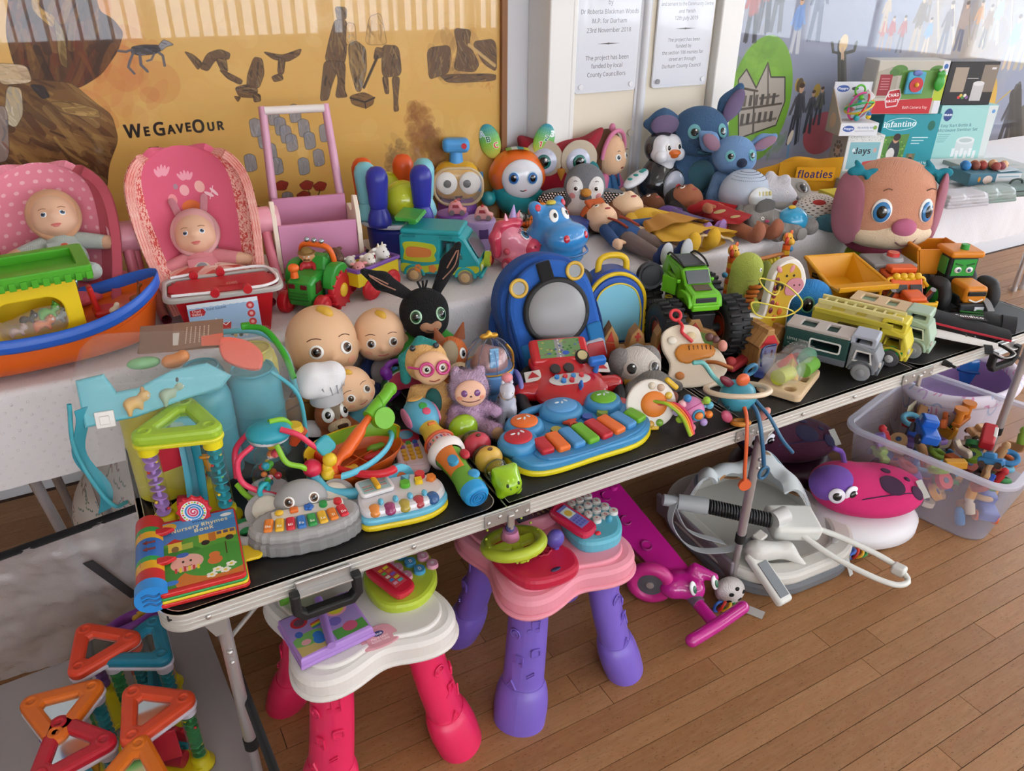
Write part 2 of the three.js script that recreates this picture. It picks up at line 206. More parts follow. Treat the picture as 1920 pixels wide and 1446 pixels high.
function paintLeft(g,W,K){
const gr=g.createLinearGradient(0,300,0,K);gr.addColorStop(0,'#e6c088');gr.addColorStop(0.4,'#d8aa5c');gr.addColorStop(1,'#c69a48');g.fillStyle=gr;g.fillRect(0,0,W,K);
for(let i=0;i<60;i++)wash(g,rnd(0,W),rnd(0,K),rnd(60,220),rnd(40,120),['#e2b464','#cc9a4c','#ecc88c','#d8a05c'],8);
wash(g,590,660,120,150,['#c46a3a','#b4552c','#d98a55'],50);
form(g,[[331,453],[411,475],[370,589],[368,662],[391,732],[452,726],[501,725],[558,696],[610,640],[632,597],[614,566],[585,546],[591,451]],'#4a2815',['#3b1f12','#5f3419','#7a4a22','#2a150e','#8a6430','#6b2a18'],190,170,1.75);
form(g,[[464,452],[473,498],[454,535],[487,559],[474,586],[438,544],[450,475]],'#a87c34',['#c49a4c','#7a5420','#d8b468'],24,50,1.2);form(g,[[481,556],[498,593],[485,679],[469,666]],'#7a6238',['#a08452','#5a4020'],16,60,1.5);
form(g,[[286,694],[399,698],[486,711],[524,759],[561,796],[563,861],[525,925],[504,996],[212,961]],'#6a4725',['#3d2414','#8d6a38','#a8854c','#4a2c16','#7c5a30'],170,150,0.75);
form(g,[[390,710],[421,714],[429,743],[410,747],[398,728]],'#2a2326',['#3c3440','#1c1618'],14,20,1);form(g,[[340,710],[371,718],[359,781],[334,812],[312,797]],'#b8aa90',['#d8ccb4','#8f8a88','#c8a878'],34,40,1.4);form(g,[[293,751],[329,760],[300,889],[253,897]],'#8a7a74',['#a89c98','#7a4a38','#5a6068'],30,40,1.5);form(g,[[329,657],[396,665],[399,707],[327,709]],'#c8b090',['#e0d0b4','#a08868'],24,40,0.2);form(g,[[421,753],[481,759],[532,780],[534,803],[449,787]],'#8a6a3a',['#b08c50','#5a3c1c','#c8a060'],30,60,0.4);
const DG=['#3a3d48','#5a5c68','#24252c','#8a8c98'];form(g,[[643,632],[672,628],[711,630],[716,643],[696,652],[659,654],[639,648]],'#34363f',DG,22,30,0.1);form(g,[[708,632],[724,617],[739,623],[748,631],[728,635],[714,645]],'#8a8c98',DG,8,14,0.2);for(const q of[[[645,645],[631,668],[625,681],[637,697]],[[660,648],[657,677],[669,693]],[[707,648],[716,656],[716,680]],[[696,650],[685,665],[674,667]],[[644,638],[628,643],[610,640]]])brush(g,q,'#5a5862',6,3,2);
const B=['#7a5a34','#4a3626','#9a7a4c','#2f231c','#8a7250','#6a5a50'],F=(pts,n=26,a=0.8)=>form(g,pts,'#5a4230',B,n,34,a);
F([[770,647],[792,656],[813,678],[798,697],[786,675]]);F([[802,692],[828,655],[863,645],[890,657],[884,673],[848,672],[823,701]]);F([[848,669],[877,668],[876,706],[857,700]]);F([[852,697],[876,706],[913,728],[905,741],[871,722]]);F([[952,668],[975,674],[975,714],[954,753],[919,748],[927,714]],40,1.5);F([[887,746],[920,739],[951,752],[944,778],[895,772]],30,0.3);F([[934,766],[955,767],[955,787],[934,789]],10);F([[881,768],[901,772],[890,786]],8);F([[977,655],[1032,668],[1090,651],[1081,670],[1045,686],[1004,678]],34,0.2);F([[1020,673],[1040,677],[1029,719],[1011,715]],14,1.5);F([[992,723],[1023,713],[1027,733],[999,738]],12,0.4);
F([[1195,578],[1233,582],[1221,670],[1212,699],[1151,690],[1174,625]],60,1.5);F([[1151,687],[1203,690],[1167,756],[1152,797],[1126,798],[1139,739]],40,1.6);F([[1180,689],[1216,693],[1205,770],[1213,792],[1173,792],[1188,742]],30,1.5);F([[1198,545],[1233,548],[1230,579],[1201,581]],16,1);form(g,[[1229,587],[1255,591],[1253,648],[1220,647]],'#cfa060',['#e0b878','#b08440'],12,40,1.5);
form(g,[[1227,647],[1254,636],[1282,658],[1280,717],[1256,779],[1241,778],[1227,714]],'#7a6040',[...B,'#8a8a8c','#b09058'],60,60,1.5);wash(g,[1241,633][0],[1241,633][1],14,16,['#6a7a90','#8a94a0'],20);form(g,[[1218,789],[1264,780],[1297,797],[1292,818],[1267,829],[1224,814]],'#6e4e2c',['#8c6a3c','#4a3018'],30,30,0.3);brush(g,[[1221,795],[1265,810],[1297,799]],'#2e2016',4,3,1);brush(g,[[1265,810],[1267,828]],'#2e2016',4,3,1);
form(g,[[1299,572],[1336,564],[1345,616],[1349,651],[1279,649]],'#cfa463',['#dcb474','#b88c48','#8a6a44'],34,50,1.4);F([[1332,650],[1387,655],[1392,740],[1325,743]],50,1.5);F([[1312,656],[1339,660],[1330,686],[1302,691]],16);F([[1326,740],[1346,741],[1346,791],[1332,790]],14,1.5);F([[1357,742],[1385,743],[1373,814],[1375,843],[1357,845],[1360,798]],22,1.5);brush(g,[[1316,682],[1265,767]],'#3c2c20',7,4,2);
wash(g,[1605,700][0],[1605,700][1],110,70,['#8a6238','#a87c44','#6b4a2c','#c89a58'],60);F([[1478,664],[1562,658],[1552,739],[1522,747],[1481,757]],60,1.7);F([[1571,610],[1633,617],[1625,660],[1662,719],[1643,743],[1567,733],[1584,668]],70,1.3);F([[1633,651],[1721,645],[1725,747],[1674,719]],50,0.7);brush(g,[[1625,660],[1717,727]],'#c8a468',9,3,4);F([[1514,743],[1721,750],[1721,773],[1547,771]],40,0.1);wash(g,[1691,782][0],[1691,782][1],40,14,['#d08a3a','#b8702c'],16);
const gear=(x,y,w,h)=>{for(const q of[[[0,0],[0.1,1]],[[1,0],[0.9,1]],[[0,0],[1,0]],[[0.35,-0.4],[0.05,0.02]],[[0.65,-0.4],[0.95,0.02]],[[0.2,-0.42],[0.8,-0.42]],[[0.5,-0.42],[0.5,-0.2]],[[0.25,0.05],[0.35,0.9]],[[0.75,0.05],[0.65,0.9]],[[0.1,0.9],[0.8,0.15]]])brush(g,q.map(([a,b])=>[x+a*w,y+b*h]),'#241c18',4,4,3.5);for(let i=0;i<11;i++)brush(g,[[x+w*0.28,y-h*0.3+i*h*0.12],[x+w*0.5,y-h*0.28+i*h*0.12+5],[x+w*0.72,y-h*0.3+i*h*0.12]],'#2a211c',6,3,4);};gear([1550,854],105,230);
wash(g,[1439,884][0],[1439,884][1],44,62,['#7a4a22','#8f5c2c','#6a3c1c','#a06a34'],110);wash(g,[1472,987][0],[1472,987][1],60,90,['#7a4a22','#8f5c2c','#6a3c1c','#a06a34'],130);gear([1337,873],52,170);wash(g,[1354,993][0],[1354,993][1],36,70,['#3a2a20','#5a3c22'],40);wash(g,[1537,1073][0],[1537,1073][1],120,60,['#3a2a20','#4a3020','#2a2018'],60);
for(const p of[[984,831],[1047,828],[1000,860],[1069,871],[1013,884],[1027,910],[1082,909],[947,894],[962,931],[975,974],[1055,983],[899,957],[1104,962],[1131,891],[994,1080],[929,859]])form(g,[[p[0]-17,p[1]-22],[p[0],p[1]-28],[p[0]+17,p[1]-20],[p[0]+18,p[1]+20],[p[0],p[1]+26],[p[0]-16,p[1]+24]],'#86848c',['#9c9aa0','#74727a','#aaa6a6'],12,26,1.5);
for(const p of[[875,1043],[894,1101],[1057,1042],[1098,1050],[980,1034],[1024,1099],[1077,1111],[1044,1073]])form(g,[[p[0]-24,p[1]-6],[p[0],p[1]-18],[p[0]+24,p[1]-8],[p[0]+12,p[1]+14],[p[0]-14,p[1]+12]],'#8a2018',['#9c2c20','#6e1812','#b0402c'],10,20,0.5);
brush(g,[[1060,1054],[1067,1093]],'#4a3a1c',3,2,2);brush(g,[[1097,1059],[1079,1094]],'#4a3a1c',3,2,2);
const word=(a,b,s)=>{const p=a,big=47,sm=31;let x=p[0];[...s].forEach((c,i)=>{g.save();g.translate(x,p[1]+b*i);g.fillStyle=g.strokeStyle='#17130f';g.lineWidth=3;g.font=''+(i?sm:big)+'px sans-serif';g.textBaseline='alphabetic';g.fillText(c,0,0);g.strokeText(c,0,0);x+=g.measureText(c).width+5;g.restore();});};
word([582,857],-1.2,'WE');word([653,857],-1.2,'GAVE');word([755,858],-1.2,'OUR');word([634,922],-1,'T');
}
function paintRight(g,W,K){
bx(g,0,0,W,K,'#84889a');for(let i=0;i<80;i++)wash(g,rnd(0,W),rnd(0,K),rnd(50,200),rnd(40,120),['#7c8094','#9296a6','#6e7286','#8c8a96'],7);
wash(g,[1594,650][0],[1594,650][1],520,230,['#8d7560','#a3896c','#7a6a5c','#9a9088'],90);wash(g,[183,583][0],[183,583][1],120,60,['#8a6a4a','#7a8090'],20);
for(let i=0;i<7;i++)brush(g,[[1201,557],[1287,754]].map((p)=>[p[0]+i*110,p[1]]),['#b5a288','#6d5a48','#c0b49c'],10,4,10);
const oval=(p,a,b,c1)=>{ov(g,p[0],p[1],a,b,c1);};
oval([216,915],175,245,'#6a9a2c');wash(g,[178,812][0],[178,812][1],110,120,['#7fb032','#4c7a24','#8cbc40'],40);wash(g,[301,1092][0],[301,1092][1],110,50,['#3f7030','#557f34'],30);
pl(g,[[82,827],[117,790],[184,863],[227,771],[257,826],[336,830],[359,925],[330,1018],[128,1055]],'#a39a90','#3c352f',6);
for(const q of[[[88,857],[193,877]],[[119,940],[340,934]],[[177,872],[205,1040]],[[126,1002],[323,990]],[[228,775],[261,918]],[[214,905],[317,901]]])brush(g,q,['#3c352f','#58504a'],7,4,5);
for(let i=0;i<12;i++){const p=[123,889];bx(g,p[0]+(i%6)*32,p[1]+Math.floor(i/6)*70,17,42,i%2?'#4a4440':'#59524c');}
oval([617,1075],110,90,'#b2545e');oval([1736,1065],120,190,'#c89a2e');wash(g,[1736,1065][0],[1736,1065][1],70,100,['#8a7a6a','#b0641f','#6a6a80'],30);oval([2140,1201],90,150,'#565049');
brush(g,[[430,862],[430,864]],'#b08a32',66,3,3);oval([431,866],20,28,'#5c4c30');oval([539,894],22,28,'#b0913c');
man(g,[446,1105],250,['#3c3a40','#4c4a50'],'#33323a');man(g,[523,1067],180,['#44424a','#55525a'],'#3a3842');man(g,[573,1037],160,['#44424a','#6a665a'],'#3a3842');
man(g,[110,693],240,['#8f3026','#a83a2c'],'#2c2a30');man(g,[167,657],260,['#a03528','#7a2a24'],'#2a2830');man(g,[238,659],240,['#45464c','#35363c'],'#4a4a50');man(g,[361,741],210,['#6a8cc0','#7a9ad0'],'#b8bac0');man(g,[461,695],260,['#4a5470','#3c4660'],'#3c4660');
brush(g,[[635,721],[692,903]],['#3c3c34','#4a4a40','#2e3030'],50,8,8);brush(g,[[635,752],[592,746],[574,708]],'#3c3c34',16,4,4);brush(g,[[665,753],[722,746],[724,713]],'#3c3c34',16,4,4);ov(g,...[647,715],26,36,'#d0b080');brush(g,[[645,731],[658,773]],'#c0a084',16,4,4);
for(const[p,h,a,b]of[[[879,750],140,'#a8483c','#a08a80'],[[935,752],140,'#a0403c','#9a8478'],[[1009,761],150,'#9a4038','#5a5a66'],[[1109,759],230,'#6a5a44','#a8947c'],[[1189,773],150,'#6a90c8','#c0a890'],[[1312,777],220,'#5a4a4a','#4a4a5c'],[[1422,770],210,'#a08a80','#56566a'],[[1531,728],170,'#b0742c','#7a6a58'],[[1610,765],190,'#7a5a40','#4a4440'],[[1677,733],200,'#8aa0c0','#9a98a0'],[[1856,871],250,'#7a90b0','#c0a68c'],[[1961,876],290,'#a8a890','#a89a80'],[[1145,641],160,'#84705c','#6a5c50'],[[876,676],150,'#b09a80','#b09a80']])man(g,p,h,a,b);
man(g,[2015,1287],330,['#2c2a30','#38363c'],'#26242a','#b8846a');brush(g,[[1837,1046],[1957,977]],'#b0903c',10,3,3);man(g,[2293,1327],300,['#26242a','#2f2c30'],'#1e1c20');
brush(g,[[2005,980],[2173,1288]],['#2c2826','#3a3430'],90,8,20);brush(g,[[425,1085],[434,1172]],'#5a8ab0',14,3,3);ov(g,...[429,1077],13,32,'#d8cbb8',0.3);
}
const frameM=m(0x8a5a34,'wood');
function mural(name,label,x0,x1,paint,right){
const w=x1-x0,t=T(name,label,'mural',(x0+x1)/2,0.62,-2.395),h=MH;
P(t,'backing_board',at(rb(w,h,0.02,0.002),0,h/2,-0.0105),m(0x6a5038,'matte'));
print(t,'painted_panel',w,h,right?760:1180,paint,0,h/2,0,0,0,0,{roughness:0.5,clearcoat:1,clearcoatRoughness:0.012,specularIntensity:0.5});
P(t,'frame',[at(rb(0.022,h+0.04,0.035,0.003),w/2+0.011,h/2,-0.002),at(rb(0.022,h+0.04,0.035,0.003),-w/2-0.011,h/2,-0.002),at(rb(w,0.022,0.035,0.003),0,h+0.011,-0.002),at(rb(w,0.022,0.035,0.003),0,-0.011,-0.002)],frameM);
}
mural('orange_mural','ochre wall mural with brown figures, grey petals and the words WE GAVE OUR',-0.45,-0.45+ML,paintLeft);
mural('blue_mural','grey blue wall mural of a street crowd with a green oval',2.27,4.77,paintRight,true);
// ---------- tables ----------
const ALU=m(0xd9d7d2,'metal',{roughness:0.4,metalness:0.5}),ALD=m(0xb0aeaa,'metal',{roughness:0.42,metalness:0.6}),BLK=m(0x18181a,'rubber'),STEEL=m(0xc4c2c0,'metal',{roughness:0.28});
const FY=0.55,BY=0.7,RY=0.72;
{const t=T('folding_table','long low folding table with black panels and ridged aluminium rim, nearest the viewer','table',1.2,0,-1.34);
const topM=m(0x1b1a1b,'matte',{roughness:0.5});
const xs=[-1.25,-0.625,0,0.6,1.25],D=0.6;
for(let i=0;i<4;i++){const w=xs[i+1]-xs[i],c=(xs[i]+xs[i+1])/2;
P(t,'panel',at(rb(w-0.022,0.012,D-0.02,0.001),c,FY-0.0075,0),topM);
const ring=(o,hgt,y,inner)=>{const s=new THREE.Shape(),x=w/2-0.0005+o,z=D/2+o,r=0.045,L=i===0,R=i===3;s.moveTo(-x+(L?r:0),-z);s.lineTo(x-(R?r:0),-z);if(R)s.absarc(x-r,-z+r,r,-H,0);s.lineTo(x,z-(R?r:0));if(R)s.absarc(x-r,z-r,r,0,H);s.lineTo(-x+(L?r:0),z);if(L)s.absarc(-x+r,z-r,r,H,PI);s.lineTo(-x,-z+(L?r:0));if(L)s.absarc(-x+r,-z+r,r,PI,1.5*PI);const hole=new THREE.Path(rr(w-inner,D-inner,L||R?0.034:0.002).getPoints(6).reverse());return at(flat(ex(s,hgt,0.0006,[hole])),c,y,0);};
P(t,'rim',[ring(0,0.036,FY-0.0185,0.022),ring(0.0016,0.007,FY-0.004,0.02),ring(0.0014,0.0045,FY-0.0145,0.02),ring(0.0014,0.0045,FY-0.023,0.02),ring(0.0018,0.005,FY-0.0335,0.02)],ALU);
}
const plate=(x,w,h)=>{const o=P(t,'hinge_plate',[at(rb(w,h,0.003,0.001),x,FY-0.0185,0.304)],ALD);P(o,'rivet',[-0.42,-0.18,0.18,0.42].map((k)=>at(sp(0.0045,10).scale(1,1,0.6),x+k*w,FY-0.014-(Math.abs(k)<0.3?0:0.008),0.306)),STEEL);P(o,'latch',[at(rb(0.014,0.03,0.008,0.003),x+0.005,FY-0.03,0.308),at(cy(0.004,0.004,0.01,10),x+0.005,FY-0.046,0.308,H)],STEEL);};
plate(-0.625,0.1,0.03);plate(0.6,0.12,0.03);plate(0.0,0.07,0.028);
for(const x of[-1.18,-0.82,0.18,0.36,1.0])P(t,'rivet',at(sp(0.005,12).scale(1,1,0.6),x,FY-0.019,0.303),STEEL);
P(t,'latch_knob',[at(cy(0.007,0.009,0.02,14),0.705,FY-0.006,0.312,H),at(cy(0.004,0.004,0.02,10),0.705,FY-0.006,0.326,H)],BLK);
for(const hx of[-0.99,0.965]){const o=P(t,'carry_handle',[at(ex(sh([[-0.062,0.012],[-0.062,-0.03],[-0.045,-0.048],[0.045,-0.048],[0.062,-0.03],[0.062,0.012],[0.046,0.012],[0.046,-0.024],[0.038,-0.032],[-0.038,-0.032],[-0.046,-0.024],[-0.046,0.012]]),0.02,0.004),hx,FY-0.03,0.318)],BLK);P(o,'bracket',[at(rb(0.1,0.022,0.006,0.003),hx,FY-0.014,0.308),at(rb(0.1,0.004,0.02,0.001),hx,FY-0.026,0.315)],STEEL);}
const mk=(x,z,dir,far)=>{const o=P(t,'leg',[at(cy(0.0115,0.0115,0.36,18),x,0.342,z),at(cy(0.009,0.009,0.17,16),x,0.085,z)],m(0xbab6b6,'metal',{roughness:0.3,metalness:0.6}));P(o,'collar',at(cy(0.0135,0.0135,0.026,18),x,0.168,z),BLK);P(o,'foot_cap',at(cy(0.012,0.012,0.012,16),x,0.006,z),BLK);if(!far){P(o,'brace',[bar([x,0.42,z-0.014],[x+dir*0.12,0.535,z-0.014],0.005,0.005,4)],ALD);P(o,'bracket',[at(ex(sh([[-0.03,0.03],[0.03,0.03],[0.012,-0.03],[-0.004,-0.03]]),0.004,0.001),x-0.012,0.5,z+0.016)],ALD);}P(o,'rivet',[at(sp(0.006,10),x,0.42,z+0.012),at(sp(0.005,10),x,0.395,z+0.012)],STEEL);};
mk(-1.16,0.27,1);mk(0.085,0.27,1);mk(1.19,0.27,-1);mk(-1.16,-0.27,1,1);mk(0.085,-0.27,1,1);mk(1.19,-0.27,-1,1);
}
const dotT=relief(64,(u,v)=>{const d=(x,y)=>Math.hypot(u-x,v-y)<0.09?1:0;return 0.3+0.7*Math.max(d(0.25,0.25),d(0.75,0.75));});
function cloth(x0,x1,y,zf,zb,drop,sd){
const nx=150,nt=60,ps=[],uv=[],ix=[],Lt=zf-zb,tot=Lt+drop;
for(let j=0;j<=nt;j++)for(let i=0;i<=nx;i++){
const x=x0+(x1-x0)*i/nx,s=tot*j/nt,q=s-Lt,n1=noise.noise(x*6+sd,s*5,sd),n2=noise.noise(x*22,s*14,sd+3),hem=drop+0.012*noise.noise(x*3,0,sd);
let Y,Z;if(q<-0.012){Y=y+0.0015+0.0022*Math.max(0,n1)+0.0014*Math.max(0,n2);Z=zb+s;}else{const k=Math.max(0,q)*hem/drop;Y=y+0.0015-Math.max(0,k)-(q<0?0.001:0);Z=zf+0.004+Math.min(1,k*8)*(0.004+0.007*noise.noise(x*7,k*2,sd)+0.003*n2)+(q<0?-0.006:0);}
ps.push(x,Y,Z);uv.push(x,s);
}
for(let j=0;j<nt;j++)for(let i=0;i<nx;i++){const a=j*(nx+1)+i,b=a+nx+1;ix.push(a,b,a+1,a+1,b,b+1);}
const g=new THREE.BufferGeometry();g.setAttribute('position',new THREE.Float32BufferAttribute(ps,3));g.setAttribute('uv',new THREE.Float32BufferAttribute(uv,2));g.setIndex(ix);g.computeVertexNormals();return g;
}
function trestle(label,x0,x1,y,legs){
const t=T('trestle_table',label,'table',(x0+x1)/2,0,-1.97);const w=x1-x0;
P(t,'tabletop',at(rb(w,0.024,0.575,0.004),0,y-0.013,-0.006),m(0xb79a78,'wood'));
for(const[x,z,dx]of legs)P(t,'leg',[bar([x-t.position.x,0,z+1.97],[x-t.position.x-dx,y-0.024,z+1.97],0.0125),at(cy(0.015,0.015,0.02,14),x-t.position.x,0.01,z+1.97)],m(0xd4d2d4,'chrome',{roughness:0.2,metalness:0.7}));
}
trestle('trestle table under the white cloth on the orange mural side, chrome legs showing',-1.15,2.245,BY,[[-0.24,-2.2,0.06],[-0.17,-2.2,0.02],[-0.2,-1.78,0.08],[-0.12,-1.78,0.02],[1.9,-2.2,0],[1.9,-1.78,0]]);
trestle('trestle table under the white cloth stacked with boxed goods by the blue mural',2.26,4.6,RY,[[4.1,-2.0,0],[4.17,-2.0,0],[4.1,-1.76,0],[2.5,-2.2,0]]);
const clothM=m(0xe4e0e2,'fabric',{roughness:0.7,bumpScale:0.001});clothM.bumpMap=rep(dotT,34);
for(const[lab,a]of[['white embossed-dot tablecloth hanging behind the folding table, under dolls and plush toys',[-1.16,2.25,BY,-1.672,-2.27,0.215,1]],['white embossed-dot tablecloth under the boxed goods by the blue mural',[2.255,4.62,RY,-1.665,-2.27,0.2,9]]]){const t=P(scene,'tablecloth',cloth(...a),clothM);t.userData={label:lab,category:'tablecloth'};}
// ---------- more shape helpers ----------
function grid(fn,nu,nv){const ps=[],uv=[],ix=[];for(let j=0;j<=nv;j++)for(let i=0;i<=nu;i++){ps.push(...fn(i/nu,j/nv));uv.push(i/nu,j/nv);}for(let j=0;j<nv;j++)for(let i=0;i<nu;i++){const a=j*(nu+1)+i,b=a+nu+1;ix.push(a,a+1,b,a+1,b+1,b);}const g=new THREE.BufferGeometry();g.setAttribute('position',new THREE.Float32BufferAttribute(ps,3));g.setAttribute('uv',new THREE.Float32BufferAttribute(uv,2));g.setIndex(ix);g.computeVertexNormals();return g;}
function sheet(fn,nu,nv,t){
const e=1e-3,nrm=(u,v)=>{const a=V(...fn(Math.min(1,u+e),v)).sub(V(...fn(Math.max(0,u-e),v))),b=V(...fn(u,Math.min(1,v+e))).sub(V(...fn(u,Math.max(0,v-e))));return a.cross(b).normalize();};
const off=(u,v,k)=>{const n=nrm(u,v),p=fn(u,v);return[p[0]+n.x*k,p[1]+n.y*k,p[2]+n.z*k];};
const edge=(q)=>grid((s,w)=>{const[u,v]=q(s);return off(u,v,-t/2+t*w);},40,1);
return mg([grid((u,v)=>off(u,v,t/2),nu,nv),grid((u,v)=>off(u,v,-t/2),nu,nv),edge((s)=>[s,0]),edge((s)=>[s,1]),edge((s)=>[0,s]),edge((s)=>[1,s])]);
}
const uvScale=(g,s)=>{const a=g.attributes.uv;for(let i=0;i<a.count;i++)a.setXY(i,a.getX(i)*s,a.getY(i)*s);return g;};
const patternM=(w,h,draw,o={},kind='fabric')=>{const t=canvas(w,h,draw);t.wrapS=t.wrapT=THREE.RepeatWrapping;return new THREE.MeshPhysicalMaterial({map:t,...KIND[kind],bumpMap:null,...o});};
const SKIN=0xe0b294,SKIN2=0xeec4a0;
const wheelG=(R,w,r=0.003)=>at(la([[0.001,-w/2],[R-r,-w/2],[R,-w/2+r],[R,w/2-r],[R-r,w/2],[0.001,w/2]],28),0,0,0,0,0,H);
function wheel(parent,x,y,z,R,w,tyre,hub,hubR=0.55,ry=0){const q=P(parent,'wheel',at(wheelG(R,w,R*0.18),x,y,z,0,ry,0),tyre);const s=Math.sin(ry),c=Math.cos(ry);if(hub)for(const k of[-1,1])P(q,'hub',at(la([[0.001,0.004],[R*hubR*0.8,0.003],[R*hubR,0]],20),x+k*w/2*c,y,z-k*w/2*s,0,ry,-k*H),hub);return q;}
// ---------- back table, left end ----------
{
const t=T('toy_boat','large orange and blue plastic ark boat with a yellow cabin and green roof','toy boat',-0.15,BY,-1.79,0.08);
const L=0.25,hw=(u)=>0.105*Math.pow(Math.max(0,1-Math.pow(Math.abs(u),3.2)),0.7)+0.004,top=(u)=>0.088+0.055*Math.pow(Math.abs(u),2.2);
const hull=(y0,y1,grow)=>grid((a,b)=>{const u=a*2-1,s=b*2-1,tp=top(u),an=s*H;const k=Math.pow(Math.abs(Math.cos(an)),0.55),yy=0.012+(tp-0.012)*(1-k);return[L*u*(0.86+0.14*(yy/tp))*1.0,yy,(hw(u)+grow)*Math.sign(s)*Math.pow(Math.abs(Math.sin(an)),0.6)];},60,30);
P(t,'hull',[hull(0,1,0),grid((a,b)=>{const u=a*2-1;return[L*u,top(u)-0.02,hw(u)*(b*2-1)];},40,4)],m(0xe2641a));
P(t,'gunwale',[1,-1].map((s)=>grid((a,b)=>{const u=a*2-1,an=b*2*PI,r=0.016;return[L*u*1.01,top(u)+0.004+r*0.95*Math.sin(an),s*(hw(u)+0.002+r*0.45*Math.cos(an))];},60,10)),m(0x2a62c8));
const cab=ex(rr(0.185,0.125,0.012),0.11,0.003,[new THREE.Path(rr(0.125,0.085,0.03).getPoints(8).map((p)=>new THREE.Vector2(p.x-0.002,p.y-0.014)).reverse())]);
const c=P(t,'cabin',[at(cab,-0.005,0.135,0.005),at(rb(0.17,0.1,0.006),-0.005,0.13,-0.045)],m(0xf2cf1a));
P(c,'porthole',[at(to(0.017,0.004),0.09,0.17,0.005,0,H),at(cy(0.016,0.016,0.004),0.09,0.17,0.005,0,0,H)],m(0x8f9aa2,'chrome'));
P(t,'roof',[at(flat(ex(rr(0.255,0.165,0.01),0.008)),-0.005,0.203,0.005),at(flat(ex(rr(0.255,0.165,0.01),0.026,0.003,[new THREE.Path(rr(0.205,0.115,0.006).getPoints(4).reverse())])),-0.005,0.212,0.005),...[...Array(13)].map((_,i)=>at(rb(0.012,0.016,0.006,0.001),-0.12+i*0.0195,0.205,0.088))],m(0x4aa81c));
P(t,'captain_seat',[at(rb(0.03,0.07,0.012,0.006),0.115,0.118,0.0,-0.1,H),at(rb(0.045,0.014,0.05,0.006),0.13,0.09,0.0)],m(0xc2201f));
for(const x of[-0.12,0.11])wheel(t,x,0.011,0.02,0.011,0.05,BLK);
const bag=T('bag_of_animals','clear plastic bag of small toy animals tucked inside the boat cabin','bag',-0.15,BY+0.088,-1.755,0.08);
P(bag,'bag_film',blob([[-0.03,0.016,0.012,0.05,0.022,0.026],[0.025,0.024,0.008,0.05,0.028,0.024],[-0.065,0.008,0.016,0.02,0.01,0.012]],0.02,0.005,0.002),m(0xf4f4f0,'film'));
for(const[n,x,y,z,col,s]of[['tiger',0.018,0.016,0.016,0xd9793c,1],['rabbit',-0.03,0.012,0.02,0xc7a79a,0.8],['bear',-0.008,0.028,0.004,0x4a4038,0.8],['zebra',0.045,0.02,0.0,0x8d9188,0.9],['crocodile',0.032,0.036,0.004,0x63a944,1]]){const a=T('toy_'+n,{tiger:'tiny orange toy tiger inside the clear bag in the boat',rabbit:'tiny pinkish toy animal in the clear bag, left of the tiger',bear:'tiny dark toy bear in the clear bag behind the tiger',zebra:'tiny grey toy animal at the right side of the clear bag',crocodile:'green toy crocodile on top in the clear bag in the boat'}[n],'toy animal',bag.position.x+x,bag.position.y+y,bag.position.z+z,0.3);a.scale.setScalar(s);const b=P(a,'body',blob([[-0.012,0.004,0,0.011,0.009,0.009],[0.012,0.009,0,0.009],[-0.02,-0.006,0.006,0.004,-0.018,0.002,0.004,0.005],[0.005,-0.007,0.006,0.004,0.002,0.002,0.004,0.005]],0.006,0.0025),m(col));P(a,'ear',[at(sp(0.0035,8),0.012,0.018,0.005),at(sp(0.0035,8),0.012,0.018,-0.005)],m(col));eye(a,b,0.014,0.011,0.0022,null);}
const g=T('toy_giraffe','tiny brown toy giraffe standing in the bow of the boat','toy animal',-0.15+0.195,BY+0.095,-1.80,0.2);P(g,'body',blob([[0,0.012,0,0.012,0.008,0.007],[0.008,0.014,0,0.004,0.013,0.038,0,0.0035],[0.017,0.04,0,0.006,0.004,0.004],[-0.006,0.01,0,0.003,-0.008,-0.008,0,0.003],[0.006,0.01,0,0.003,0.006,-0.008,0,0.003]],0.005,0.0025),m(0x8a4a22));P(g,'horn',[at(cy(0.001,0.001,0.008,6),0.013,0.047,0.002),at(cy(0.001,0.001,0.008,6),0.013,0.047,-0.002)],m(0x5a2c14));
const d=T('toy_dove','small white toy bird in the boat beside the red seat','toy animal',-0.15+0.15,BY+0.09,-1.77,0);P(d,'body',blob([[0,0.008,0,0.012,0.009,0.008],[0.006,0.02,0,0.006]],0.006,0.0025),m(0xf0e6d6));P(d,'beak',at(cy(0.0005,0.002,0.005,6),0.0135,0.02,0,0,0,-H),m(0xe09a2a));
}
